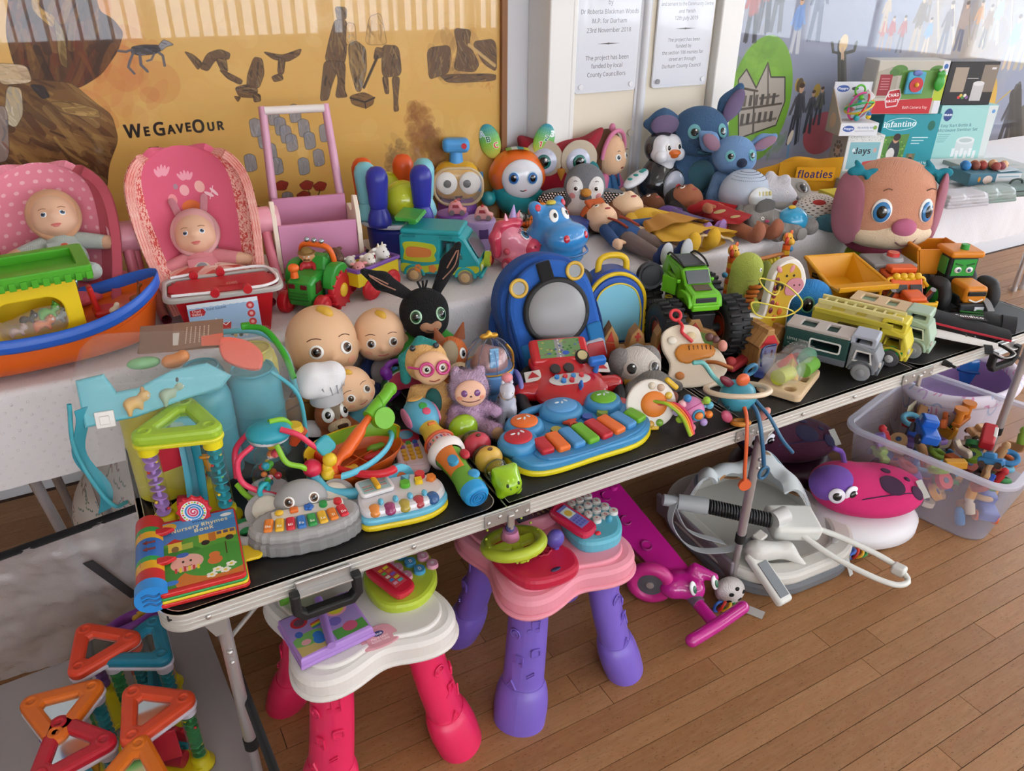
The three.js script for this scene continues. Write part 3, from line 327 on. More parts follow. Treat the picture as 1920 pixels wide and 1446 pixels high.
function carrier(label,x,z,ry,w,h,M){
const t=T('doll_carrier',label,'doll carrier',x,BY,z,ry);
const lean=0.42,f=(u,v)=>{const a=u*1.75,vv=v,W=w*(0.72+0.28*Math.sin(Math.min(1,vv*1.5)*H))*Math.pow(Math.max(0,1-Math.pow(Math.max(0,vv-0.62)/0.42,3.2)),0.45);const dep=0.075*(1-0.55*vv)+0.02;return[W*Math.sin(a)*(Math.abs(a)>H?1.02:1),0.05+vv*h,(1-Math.cos(a))*dep*1.3-lean*vv*h+0.06*Math.pow(1-vv,4)];};
P(t,'seat_pad',sheet((a,b)=>f(a*1.1-0.55,b),30,30,0.016),M.pad,M.padLabel);
for(const s of[-1,1])P(t,'side_wing',sheet((a,b)=>f(s>0?0.55+a*0.45:-1+a*0.45,b*0.965),16,30,0.02),M.wing);
P(t,'seat_base',blob([[0,0.05,0.06,w*0.86,0.04,0.1],[0,0.06,-0.02,w*0.8,0.05,0.06]],0.03,0.01),m(0xe88a9c));
P(t,'seat_cushion',at(blob([[0,0,0,w*0.78,0.025,0.1]],0.01,0.01),0,0.09,0.07),M.wing);
for(const s of[-1,1]){const q=P(t,'handle_hub',[at(cy(0.034,0.034,0.05,28),s*(w*1.0+0.02),0.18,-0.02,0,0,H)],m(0xe8a0b0));P(q,'hub_cap',at(cy(0.034,0.03,0.022,28),s*(w+0.055),0.18,-0.02,0,0,-s*H),m(s>0?M.capR:M.capL));P(t,'handle_arm',[tu([[s*(w+0.03),0.18,-0.02],[s*(w+0.03),0.08,0.03],[s*(w+0.03),0.012,0.1]],0.013,16)],m(0xe58698));P(t,'rocker',tu([[s*w*0.9,0.03,-0.18],[s*w*0.92,0.012,-0.06],[s*w*0.92,0.012,0.08],[s*w*0.9,0.03,0.17]],0.012,16),m(0xe0768e));}
return t;
}
const dotsM=patternM(512,512,(g)=>{bx(g,0,0,512,512,'#e88a9e');for(let j=0;j<9;j++)for(let i=0;i<7;i++)ov(g,40+i*72+(j%2)*36,30+j*57,14,11,'#f3b8c2');});
dotsM.map.repeat.set(1.2,1.6);const rose=m(0xdd5f72,'fabric'),florM=patternM(512,512,(g)=>{bx(g,0,0,512,512,'#d4564e');for(let i=0;i<420;i++){const x=rnd(0,512),y=rnd(0,512),a=rnd(0,6);for(let k=0;k<3;k++)ov(g,x+12*Math.cos(a+k*2),y+9*Math.sin(a+k*2),13,6,['#f2c0b4','#f6d3c6','#eda99e'][k],a+k*2);}});florM.map.repeat.set(0.8,3.2);
const lambM=patternM(768,768,(g)=>{
bx(g,0,0,768,768,'#dd6480');const fl=(x,y,s,c)=>{for(let k=-2;k<=2;k++)ov(g,x+k*s*0.35,y-s*(0.4-Math.abs(k)*0.1),s*0.2,s*0.55,c,k*0.35);};
g.translate(384,250);g.scale(1.45,1.3);g.translate(-384,-190);g.save();g.translate(384,300);ov(g,0,60,55,42,'#e0703f');ov(g,0,0,60,40,'#f2c2bd');ov(g,2,-36,48,30,'#e57a45');ov(g,-54,-4,22,11,'#f0b6b0',0.7);ov(g,56,-4,22,11,'#f0b6b0',-0.7);ov(g,-18,-2,4,5,'#7a3040');ov(g,20,-2,4,5,'#7a3040');pl(g,[[-10,18],[2,23],[14,17]],null,'#7a3040',3);g.restore();
fl(270,110,44,'#f0a6b8');fl(390,140,38,'#f0a6b8');ov(g,330,170,12,12,'#b08a98');ov(g,370,190,24,24,'#f0b0b4');ov(g,450,180,26,26,'#f2b8b0');ov(g,300,225,24,26,'#ee9aa0');pl(g,[[520,180],[490,235]],null,'#f4c4cc',5);ov(g,520,205,26,8,'#f6d0d8',0.7);ov(g,490,215,26,8,'#f6d0d8',0.4);pl(g,[[270,330],[310,380]],null,'#f3c3cc',9);ov(g,470,440,16,16,'#b08a98');
});
carrier('pink doll carrier with a polka-dot seat pad holding the doll in a mint top',-0.095,-2.03,-0.06,0.14,0.295,{pad:dotsM,wing:rose,capL:0xdd6478,capR:0xe3798b});
carrier('pink doll carrier with a lamb print and red floral sides',0.225,-2.0,-0.02,0.134,0.31,{pad:lambM,wing:florM,capL:0xeeb6c2,capR:0xeeb6c2});
function babyDoll(label,x,y,z,ry,hatC,topC,earC,tilt,print1,scale=1){
const t=T('baby_doll',label,'doll',x,y,z,ry,undefined,-0.5,tilt);t.scale.setScalar(scale);
const b=P(t,'body',blob([[0,0.045,0,0.047,0.052,0.036],[0,0.085,0,0.035,0.025,0.028]],0.02,0.005),topC);
for(const s of[-1,1]){const a=P(t,'arm',blob([[s*0.035,0.085,0,0.02,s*0.085,0.068,0.018,0.017]],0.01,0.005),topC);P(a,'hand',blob([[s*0.09,0.066,0.02,0.017,s*0.108,0.06,0.026,0.014]],0.01,0.005),m(SKIN,'fabric'));P(t,'leg',blob([[s*0.025,0.01,0.01,0.026,s*0.045,-0.005,0.075,0.02]],0.01,0.006),topC);}
const h=P(t,'head',blob([[0,0.145,0.005,0.049,0.052,0.047],[0,0.128,0.022,0.035,0.028,0.028],[-0.028,0.127,0.022,0.014],[0.028,0.127,0.022,0.014],[0,0.136,0.051,0.0075],[0,0.112,0.034,0.013,0.009,0.012]],0.014,0.0035),m(SKIN,'plastic',{roughness:0.5}));
const hat=P(t,'hat',[at(sp(0.058,28).scale(1,1.02,0.95),0,0.152,-0.012),at(to(0.05,0.0075,40,10).scale(1,1.1,1),0,0.147,0.012,-0.12)],hatC);
if(earC)for(const s of[-1,1])P(hat,'hat_ear',[at(rb(0.018,0.036,0.006,0.003),s*0.034,0.22,-0.01,0,0,-s*0.25),at(sp(0.009,12).scale(1,1,0.4),s*0.038,0.236,-0.01)],earC);
for(const s of[-1,1]){eye(t,h,s*0.019,0.141,0.0075,0x4a6a90,{s:0.85,k:0.75});P(t,'brow',cap([[s*0.012,0.1535,0.05],[s*0.02,0.155,0.049],[s*0.027,0.153,0.046]],0.0007,6),m(0x9a6a4a));}
dot(t,h,'mouth',0,0.116,0.011,0.003,m(0xcf6a62),0.002);dot(t,h,'lower_lip',0,0.1125,0.007,0.0022,m(0xd8827a),0.0022);
if(print1){const[p]=hit(b,0,0.055);print(t,'shirt_print',0.06,0.05,4000,print1,0,0.055,p.z+0.0015,-0.08,0,0,{roughness:0.95});}
return t;
}
const lamb=(bg,c1)=>(g,W,K)=>{bx(g,0,0,W,K,bg);ov(g,36,24,12,9,c1);ov(g,34,13,7,6,'#f4d8cc');ov(g,34,8,7,4,c1);ov(g,32,13,0.9,1.2,'#5a3030');ov(g,36,13,0.9,1.2,'#5a3030');pl(g,[[8,30],[26,28],[26,34],[8,36]],'#e07a50');for(const x of[10,22,30,40])ov(g,x,38,3.4,3.4,'#8a8a90');ov(g,14,20,3,3,'#f0c860');ov(g,22,14,2,2,'#d88aa0');};
babyDoll('baby doll in a mint grey top and peach hat, seated in the polka-dot carrier',-0.07,0.815,-1.975,0.02,m(0xf0b890,'fabric'),m(0xb4bdb8,'fabric'),null,0.02,lamb('#b2bab6','#d8604a'),1.0);
babyDoll('baby doll in a pink outfit and pink eared hat, seated in the lamb carrier',0.215,0.745,-1.925,-0.2,m(0xefb4b4,'fabric'),m(0xd98890,'fabric'),m(0xe89aa6,'fabric'),0.08,(g,W,K)=>{bx(g,0,0,W,K,'#d98890');ov(g,30,28,20,18,'#d9c4b4');ov(g,30,20,12,9,'#8d8890');ov(g,30,28,10,8,'#ead6cc');},1.0);
{
const t=T('food_basket','red toy shopping basket with white rim handles and a printed card band','toy basket',0.232,BY,-1.79,-0.12);
P(t,'basket_body',[at(la([[0.001,0.002],[0.09,0.002],[0.094,0.006],[0.112,0.105],[0.118,0.108]],4).rotateY(PI/4).scale(1.32,1,0.86),0,0,0)].map((g)=>toC(g)),m(0xbe1622));
P(t,'lid',at(flat(ex(sh([[-0.1,-0.05],[0.1,-0.05],[0.106,-0.03],[0.118,-0.02],[0.118,0.02],[0.106,0.03],[0.1,0.05],[-0.1,0.05],[-0.106,0.03],[-0.118,0.02],[-0.118,-0.02],[-0.106,-0.03]]),0.005)),0,0.11,0),m(0xc01a26));
P(t,'rim',[at(flat(ex(rr(0.262,0.146,0.03),0.012,0.003,[new THREE.Path(rr(0.24,0.12,0.024).getPoints(6).reverse())])),0,0.108,0)],m(0xd8d4cf,'frost',{transmission:0.3}));
for(const[x,z]of[[-0.06,-0.066],[0.0,-0.067],[0.05,0.067],[-0.02,0.067]])P(t,'handle_clip',[at(cy(0.01,0.01,0.016,16),x,0.117,z,H)],m(0xc81c28));
P(t,'handle',[tu([[-0.11,0.118,0.06],[-0.03,0.119,0.069],[-0.02,0.119,0.069]],0.0035),tu([[0.05,0.119,0.069],[0.09,0.119,0.066],[0.118,0.118,0.04],[0.122,0.118,0]],0.0035),tu([[-0.11,0.118,-0.06],[-0.06,0.119,-0.068]],0.0035),tu([[0.0,0.119,-0.068],[0.1,0.119,-0.064],[0.122,0.118,0]],0.0035)],m(0xf2eeee));
print(t,'lid_lettering',0.06,0.022,3000,(g,W,K)=>{bx(g,0,0,W,K,'#bb1824');txt(g,'Chad',30,7,10,'#d8c0a0');txt(g,'Valley',30,15,10,'#d8c0a0');},0.02,0.1135,0.008,-H);
print(t,'card_band',0.15,0.098,3000,(g,W,K)=>{bx(g,0,0,W,K,'#9fbfe2');for(let i=0;i<12;i++)ov(g,i*14,2,12,8,'#dfe8f2');bx(g,0,K-5,W,5,'#e6e6ea');pl(g,[[4,14],[32,12],[37,20],[32,28],[4,28]],'#c41c28');txt(g,'Chad',18,17,8,'#fff');txt(g,'Valley',18,24,8,'#fff');txt(g,'food basket',60,15,8,'#2a3a6a','sans-serif','center',-0.03);pl(g,[[48,50],[86,50],[80,78],[54,78]],'#c8302a');pl(g,[[50,50],[55,38],[74,56],[82,50]],null,'#fff',1.6);for(let i=0;i<6;i++)ov(g,84+i*6,78+(i%2)*5,4,4,['#3a3a3a','#c8a060','#d8d8d0'][i%3]);for(let i=0;i<4;i++){ov(g,132,18+i*19,8.5,8.5,'#c8303a');ov(g,132,18+i*19,4,4,'#e8a0a0');}},-0.008,0.054,0.0925,-0.17);
}
function toC(g){const q=g.toNonIndexed();q.computeVertexNormals();return q;}
{
const t=T('toy_pram','pink and cream wooden push-along doll pram with a tall handle','toy pram',0.528,BY,-2.05,-0.16);const pk=m(0xd48fb4,'wood'),cr=m(0xeee0cd,'wood');
P(t,'front_panel',at(rb(0.2,0.115,0.012,0.002),0,0.112,0.085),pk);P(t,'rear_panel',at(rb(0.2,0.12,0.012,0.002),0,0.135,-0.085),pk);P(t,'floor_panel',at(rb(0.2,0.01,0.16,0.002),0,0.06,0),pk);
for(const s of[-1,1])P(t,'side_panel',at(ex(sh([[-0.1,0.045],[0.095,0.045],[0.1,0.07],[0.1,0.135],[0.085,0.19],[0.055,0.225],[0.03,0.22],[0.02,0.18],[0,0.17],[-0.07,0.172],[-0.1,0.15]]),0.012,0.002),s*0.107,0,0,0,-H),cr);
for(const s of[-1,1])P(t,'handle_upright',bar([s*0.095,0.1,-0.09],[s*0.084,0.42,-0.19],0.012,0.011,4),m(0xe2abc4,'wood'));
P(t,'handle_bar',at(cy(0.011,0.011,0.16,20),0,0.41,-0.185,0,0,H),m(0xf0e8e4,'wood'));
for(const s of[-1,1])for(const z of[-0.075,0.07])wheel(t,s*0.122,0.042,z,0.042,0.012,m(0xd98aa4,'wood'),cr,0.3);
}
{
const t=T('skittle_rack','blue skittle tub with a white carrying tray','skittle rack',0.795,BY,-2.12,-0.3),C=[0x2a2f9a,0x2a2f9a,0x7fc4cf,0x7fc4cf,0xe2561c,0xe2561c];
P(t,'tub',at(la([[0.001,0],[0.075,0],[0.088,0.02],[0.092,0.08],[0.09,0.092],[0.001,0.092]],40),0,0,0),m(0x1f2c86));
P(t,'tray',[at(to(0.104,0.006,48).scale(1,0.86,1),0,0.1,0,H),at(cy(0.1,0.1,0.006,40).scale(1,1,0.86),0,0.097,0)],m(0xcfd4e0));
P(t,'tray_inset',at(cy(0.07,0.07,0.004,40).scale(1,1,0.86),0.01,0.101,0),m(0x2f8f8a));
const prof=[[0.001,0],[0.032,0],[0.035,0.012],[0.03,0.034],[0.023,0.05],[0.023,0.056],[0.026,0.06],[0.029,0.1],[0.0315,0.13],[0.031,0.142],[0.026,0.156],[0.016,0.166],[0.001,0.169]];
const pos=[[-0.055,0.062],[0.068,0.062],[-0.085,0.0],[0.085,-0.02],[-0.09,-0.055],[0.03,-0.085]];const names=['navy skittle front left on the white tray, nearest the pram','navy skittle at the front right of the white tray','pale turquoise skittle on the left of the tray behind the navy one','pale turquoise skittle on the right of the tray behind the navy one','orange skittle at the left rear of the tray','orange skittle at the right rear of the tray'];
const c=Math.cos(-0.3),s=Math.sin(-0.3),wp=(x,y,z)=>[0.795+x*c+z*s,BY+y,-2.12-x*s+z*c];
pos.forEach(([x,z],i)=>{const k=T('skittle',names[i],'skittle',...wp(x,0.101,z));P(k,'pin',la(prof,36),m(C[i]));P(k,'neck_ring',at(to(0.0235,0.0012,32,8),0,0.053,0,H),m(C[i]));});
for(const[x,y,z,r,l]of[[0.018,0.16,0.01,0.056,'shiny lime green bowling ball between the front skittles'],[-0.02,0.17,-0.085,0.05,'lime green bowling ball behind the first one']]){const b=T('bowling_ball',l,'ball',...wp(x,y-r,z));P(b,'ball',at(sp(r,36),0,r,0),m(0xc0c822,'gloss'));P(b,'seam',at(to(r,0.0006,48,6),0,r,0,0.4),m(0xaab41c));}
}
// ---------- back table, middle: talking toys and plush ----------
{
const t=T('goggle_robot','yellow and purple toy robot with big white goggle eyes and a blue periscope','toy robot',1.103,BY,-2.36,-0.42);
P(t,'base',[at(la([[0.001,0],[0.06,0],[0.068,0.012],[0.066,0.05],[0.05,0.066],[0.001,0.068]],36),0,0,0)],m(0x7a3f9c));P(t,'track',[at(to(0.064,0.006,36),0,0.03,0,H)],m(0x5c2c80));
const h=P(t,'head',at(rb(0.15,0.125,0.1,0.045,6),0,0.128,0),m(0xe8b02a,'gloss'));
P(h,'visor',at(ex(rr(0.154,0.114,0.047),0.002,0.0005),0.004,0.125,0.083),m(0xffffff,'film',{opacity:0.08}));P(h,'visor_rim',at(new THREE.TubeGeometry(curve(rr(0.158,0.118,0.05).getSpacedPoints(40).slice(0,-1).map((p)=>[p.x,p.y,0]),true),80,0.005,8,true),0.004,0.125,0.078),m(0xe8d0a0,'film',{opacity:0.6}));
for(const s of[-1,1]){P(t,'eye',at(sp(0.035,28).scale(1,1.05,0.3),s*0.038+0.004,0.133,0.065),m(0xf2f0ea));P(t,'pupil',at(sp(0.013,18).scale(1,1,0.35),s*0.038-s*0.006,0.133,0.075),m(0x2c2a2a,'gloss'));}
P(t,'mouth',at(ex(sh([[-0.014,0],[0.014,0.002],[0.006,-0.014],[-0.006,-0.014]]),0.006,0.001),0.004,0.088,0.06),m(0x3a1210));P(t,'tongue',at(sp(0.007,10).scale(1,0.6,0.4),0.004,0.079,0.063),m(0xd63a4a));
P(t,'ear_dial',[at(cy(0.032,0.036,0.022,24),-0.082,0.12,0,0,0,H),at(cy(0.02,0.024,0.02,24),-0.096,0.12,0,0,0,H)],m(0xc91f24));P(t,'ear_dial',at(cy(0.032,0.034,0.016,24),0.08,0.12,0,0,0,H),m(0x3f8fd0));
P(t,'periscope',[at(cy(0.02,0.024,0.04,20),0.0,0.205,0),at(rb(0.09,0.045,0.055,0.018,4),0,0.243,0.004)],m(0x4d9ee0));P(t,'emblem',at(cy(0.009,0.009,0.004,18),0.026,0.245,0.033,H),m(0xd0303a));
}
{
const t=T('dancing_robot','orange and teal toy robot with a smiling face and patterned paddle ears','toy robot',1.318,BY,-2.33,-0.42);
P(t,'body',at(la([[0.001,0],[0.05,0],[0.066,0.02],[0.082,0.06],[0.085,0.1],[0.001,0.11]],36),0,0,0),m(0x23a2ac));
const h=P(t,'head',blob([[0,0.125,0,0.1,0.078,0.085],[0,0.165,-0.005,0.07,0.05,0.06]],0.03,0.006),m(0xee6e1e,'gloss'));
const f=P(t,'face',at(sp(1,32).scale(0.07,0.066,0.03),0.012,0.13,0.07),m(0xe6e8f0,'gloss'));
for(const s of[-1,1])eye(t,f,0.012+s*0.031,0.14,0.019,0x2c6cb4,{s:1.15,k:0.85,white:0xbfe0f4});
P(t,'smile',tu([[-0.005,0.103,0.093],[0.012,0.096,0.095],[0.032,0.106,0.093]],0.0022,12),m(0x2a1a1a));P(t,'tongue',at(sp(0.007,10).scale(1.2,0.6,0.4),0.02,0.1,0.094),m(0xe05a5a));
P(t,'button_strip',at(grid((u,v)=>{const a=(u-0.5)*1.3;return[0.062*Math.sin(a)*1.05,0.205-0.03*(1-Math.cos(a))+0.008,-0.02+v*0.045-0.002];},16,3),0,0.008,0.01),patternM(128,32,(g)=>{['#8cc63a','#e8f0e0','#3ab0b8','#d8d04a'].forEach((c,i)=>bx(g,i*32,0,32,32,c));},{},'plastic'));
const earD=(s)=>(g,W,K)=>{const gr=g.createLinearGradient(0,0,0,K);gr.addColorStop(0,'#2f93b4');gr.addColorStop(0.5,'#7fc248');gr.addColorStop(1,'#e8d858');g.fillStyle=gr;g.fillRect(0,0,W,K);for(let i=0;i<W;i+=14){g.globalAlpha=0.3;pl(g,[[i,0],[i,K]],null,'#fff',1);pl(g,[[0,i*2],[W,i*2]],null,'#fff',1);}g.globalAlpha=1;const q=s<0?[['A',30,70,'#9fd0e0'],['B',60,110,'#1e7a5a'],['C',95,160,'#d8402c']]:[['3',100,70,'#e8f4f0'],['2',70,105,'#1e7a5a'],['1',44,150,'#d8402c']];for(const[c,x,y,k]of q){g.font='bold 50px sans-serif';g.textAlign='center';g.lineWidth=5;g.strokeStyle='#fff';g.strokeText(c,x,y);g.fillStyle=k;g.fillText(c,x,y);}};
for(const s of[-1,1]){const g=uvPlanar(at(sp(1,26).scale(0.036,0.058,0.016),0,0,0));P(t,'ear',at(g,s*0.092,0.238,-0.015,0,s*0.1,-s*0.28),patternM(128,224,earD(s),{roughness:0.4},'plastic'));}
for(const s of[-1,1])P(t,'hand',[at(sp(0.026,20),s*0.1,0.055,0.03),bar([s*0.07,0.075,0.01],[s*0.1,0.055,0.03],0.012)],m(0x2aa6b2,'gloss'));
}
function uvPlanar(g){g.computeBoundingBox();const b=g.boundingBox,p=g.attributes.position,u=g.attributes.uv;for(let i=0;i<p.count;i++)u.setXY(i,(p.getX(i)-b.min.x)/(b.max.x-b.min.x),(p.getY(i)-b.min.y)/(b.max.y-b.min.y));return g;}
function pillow(pts,th,inset=0.9,n=26){const c=curve(pts.map((p)=>[p[0],p[1],0]),true),q=c.getPoints(80);const cx=q.reduce((a,p)=>a+p.x,0)/q.length,cyy=q.reduce((a,p)=>a+p.y,0)/q.length;return mg([1,-1].map((s)=>grid((u,v)=>{const p=q[Math.round(u*80)%80];const k=Math.sin(v*H),z=s*th*Math.pow(Math.max(0,1-k*k),inset*0.5);return s>0?[cx+(p.x-cx)*k,cyy+(p.y-cyy)*k,z]:[cx+(p.x-cx)*k,cyy+(p.y-cyy)*k,z];},80,n)));}
{
const t=T('owl_cushion','red owl-shaped plush cushion with large shiny eyes behind the grey penguin','cushion',1.475,BY,-2.3,-0.5,undefined,-0.1);t.scale.setScalar(1.22);
const b=P(t,'body',pillow([[-0.095,0.0],[0.09,0.0],[0.1,0.08],[0.095,0.14],[0.118,0.225],[0.06,0.2],[0,0.192],[-0.06,0.19],[-0.122,0.2],[-0.105,0.12],[-0.11,0.06]],0.05),m(0xc4203a,'plush'));
for(const s of[-1,1]){dot(t,b,'eye_patch',s*0.05,0.145,0.055,0.052,m(0xd8c8b0,'fabric'),0.006);eye(t,b,s*0.048,0.138,0.036,0x23706a,{white:0xc4c8dc,k:0.6,lift:0.004}).position.z+=0.005;}
P(t,'wing',at(sp(1,18).scale(0.02,0.06,0.03),0.1,0.09,0.02,0,0,0.3),m(0x2f8f96,'fabric'));P(t,'beak',at(cy(0.001,0.014,0.03,12),0,0.1,0.055,2.6),m(0xe09a3a,'fabric'));
}
{
const t=T('penguin_plush','grey and white penguin soft toy with patterned wings and a music note on its tummy','soft toy',1.462,BY,-2.125,-0.52);
const b=P(t,'body',blob([[0,0.06,0,0.072,0.062,0.06],[0,0.125,-0.002,0.068,0.068,0.056]],0.04,0.006),m(0x75777c,'plush'));
P(t,'white_front',at(blob([[0,0.055,0.018,0.062,0.056,0.052],[-0.026,0.12,0.024,0.036,0.045,0.034],[0.026,0.12,0.024,0.036,0.045,0.034]],0.02,0.005),0,0,0),m(0xe8e6e4,'plush'));
const w=t.children[1];
for(const s of[-1,1]){eye(t,w,s*0.033,0.125,0.011,0x3a2a20);dot(t,w,'cheek',s*0.043,0.1,0.011,0.01,m(0xe8a0a0,'fabric'),0.0015);P(t,'brow',at(tu([[-0.006,0,0],[0,0.003,0.001],[0.006,0,0]],0.001,8),s*0.035,0.147,0.054),m(0x2a2a2c));}
P(t,'beak',at(sp(1,18).scale(0.018,0.014,0.02),0,0.113,0.062),m(0xe29a3c,'fabric'));
const spots=patternM(256,128,(g)=>{bx(g,0,0,256,128,'#1c1a1a');for(let j=0;j<8;j++)for(let i=0;i<11;i++)ov(g,i*25+(j%2)*12,8+j*16,8,4.5,'#f0d8cc',0.4);});
for(const s of[-1,1]){P(t,'wing',at(uvPlanar(at(pillow([[0,0.028],[s*0.06,0.022],[s*0.1,0.002],[s*0.085,-0.018],[s*0.03,-0.02]],0.01),0,0,0)),s*0.055,0.075,0.02,0,-s*0.1,s*0.1),spots);P(t,'wing_top',at(sp(1,16).scale(0.045,0.014,0.016),s*0.1,0.1,0.012,0,0,-s*0.18),m(0x85878c,'plush'));}
const n=P(t,'music_note',[at(cy(0.007,0.007,0.003,12),0.0,0.024,0.07,H),at(cy(0.007,0.007,0.003,12),0.024,0.026,0.068,H),at(rb(0.003,0.034,0.003,0.001),0.006,0.04,0.07),at(rb(0.003,0.034,0.003,0.001),0.03,0.042,0.068),at(rb(0.027,0.008,0.003,0.001),0.018,0.058,0.07)],m(0x1f6a74,'fabric'));
for(const s of[-1,1])P(t,'foot',at(sp(1,16).scale(0.024,0.01,0.03),s*0.03,0.01,0.05),m(0xe29a3c,'fabric'));
}
function faceHair(t,h,hairM,y,r){P(t,'hair',at(sp(r*1.06,24).scale(1,1,0.95),0,y+r*0.12,-r*0.16),hairM);}
{
const t=T('rag_doll','sitting rag doll with brown hair, pink headband and blue dungarees','rag doll',1.665,BY,-2.27,0.35);
P(t,'body',blob([[0,0.05,0,0.045,0.06,0.035],[-0.03,0.02,0.04,0.025,-0.035,0.012,0.09,0.02],[0.03,0.02,0.04,0.025,0.035,0.012,0.09,0.02]],0.02,0.006),m(0x4a86c0,'fabric'),'blue dungarees');
for(const s of[-1,1]){P(t,'sleeve',blob([[s*0.035,0.095,0,0.022,s*0.055,0.06,0.012,0.018]],0.01,0.005),m(0xd87aa0,'fabric'));P(t,'strap',at(rb(0.01,0.05,0.004,0.002),s*0.018,0.09,0.031,-0.2),m(0x3a76b4,'fabric'));P(t,'hand',blob([[s*0.057,0.055,0.014,0.015,s*0.06,0.035,0.022,0.012]],0.01,0.005),m(SKIN2,'fabric'));}
const h=P(t,'head',blob([[0,0.175,0.0,0.06,0.07,0.05],[0,0.15,0.014,0.05,0.04,0.04],[0,0.165,0.048,0.008]],0.02,0.005),m(0xe4ba96,'fabric'));
P(t,'hair',blob([[0,0.205,-0.022,0.066,0.055,0.045],[-0.045,0.17,-0.03,0.04,-0.07,0.11,-0.03,0.028],[0.045,0.18,-0.03,0.03,0.055,0.13,-0.035,0.02],[-0.075,0.215,-0.03,0.03]],0.02,0.006),m(0x5e3a24,'fabric'));
P(t,'headband',tu([...Array(13)].map((_,i)=>{const a=(i/12-0.5)*3.4;return[0.066*Math.sin(a),0.18+0.079*Math.cos(a),0.012+0.01*Math.cos(a)];}),0.0075,40),m(0xe88ab0,'fabric'));P(t,'headband_knot',at(sp(1,14).scale(0.012,0.018,0.012),0.01,0.262,-0.006),m(0xe88ab0,'fabric'));
for(const s of[-1,1]){eye(t,h,s*0.023,0.175,0.012,0x6a7a84);P(t,'brow',at(tu([[-0.008,0,0],[0,0.003,0.001],[0.008,-0.001,0]],0.0011,8),s*0.024,0.196,0.051),m(0x5a3420));}
dot(t,h,'mouth',0,0.137,0.008,0.004,m(0x8a3a34),0.002);
}
{
const t=T('penguin_toy','glossy black and white plastic penguin toy waving a printed flipper','toy penguin',1.84,BY,-2.2,0.05),bk=m(0x26272b,'gloss'),wh=m(0xe9eaf0,'gloss');
P(t,'body',blob([[0,0.07,0,0.086,0.075,0.072],[0,0.13,0,0.045,0.05,0.042]],0.04,0.006),bk);
P(t,'hood',blob([[0,0.195,-0.006,0.064,0.058,0.056]],0.02,0.006),bk);
const f=P(t,'face',blob([[-0.022,0.205,0.02,0.036,0.04,0.038],[0.022,0.205,0.02,0.036,0.04,0.038],[0,0.178,0.02,0.062,0.034,0.045],[0,0.125,0.018,0.036,0.05,0.036]],0.015,0.005),wh);
for(const s of[-1,1]){eye(t,f,s*0.024,0.207,0.012,null,{s:1.25,k:0.85});P(t,'cheek',at(sp(0.024,16),s*0.04,0.177,0.042),wh);}
P(t,'beak',blob([[0,0.19,0.064,0.024,0.011,0.02],[0,0.178,0.062,0.016,0.008,0.016]],0.006,0.004),m(0xe8752a,'gloss'));
P(t,'tummy',at(sp(1,26).scale(0.048,0.056,0.02),0.012,0.07,0.066),m(0xb9bece,'gloss'));P(t,'tummy_rim',at(to(0.052,0.004,36).scale(0.96,1.12,1),0.012,0.07,0.062),bk);P(t,'emblem',at(sp(1,16).scale(0.012,0.009,0.004),0.014,0.075,0.086),m(0xcf2a34,'gloss'));
P(t,'flipper',at(sp(1,22).scale(0.062,0.017,0.03),-0.128,0.105,0.02,0,0.2,0.38),wh);P(t,'flipper_print',[[-0.16,0.106,0xd04a3a],[-0.135,0.117,0x35a0a4],[-0.11,0.127,0x35a0a4],[-0.1,0.131,0xd04a3a]].map(([x,y])=>at(sp(1,10).scale(0.008,0.003,0.012),x,y+0.003,0.025,0,0,0.38)),m(0x3aa6a0));P(t,'flipper',at(sp(1,22).scale(0.014,0.05,0.03),0.088,0.1,0.0,0,0,-0.3),bk);
for(const s of[-1,1])P(t,'foot',at(sp(1,16).scale(0.03,0.012,0.035),s*0.035,0.012,0.055),m(0xe8752a));
}
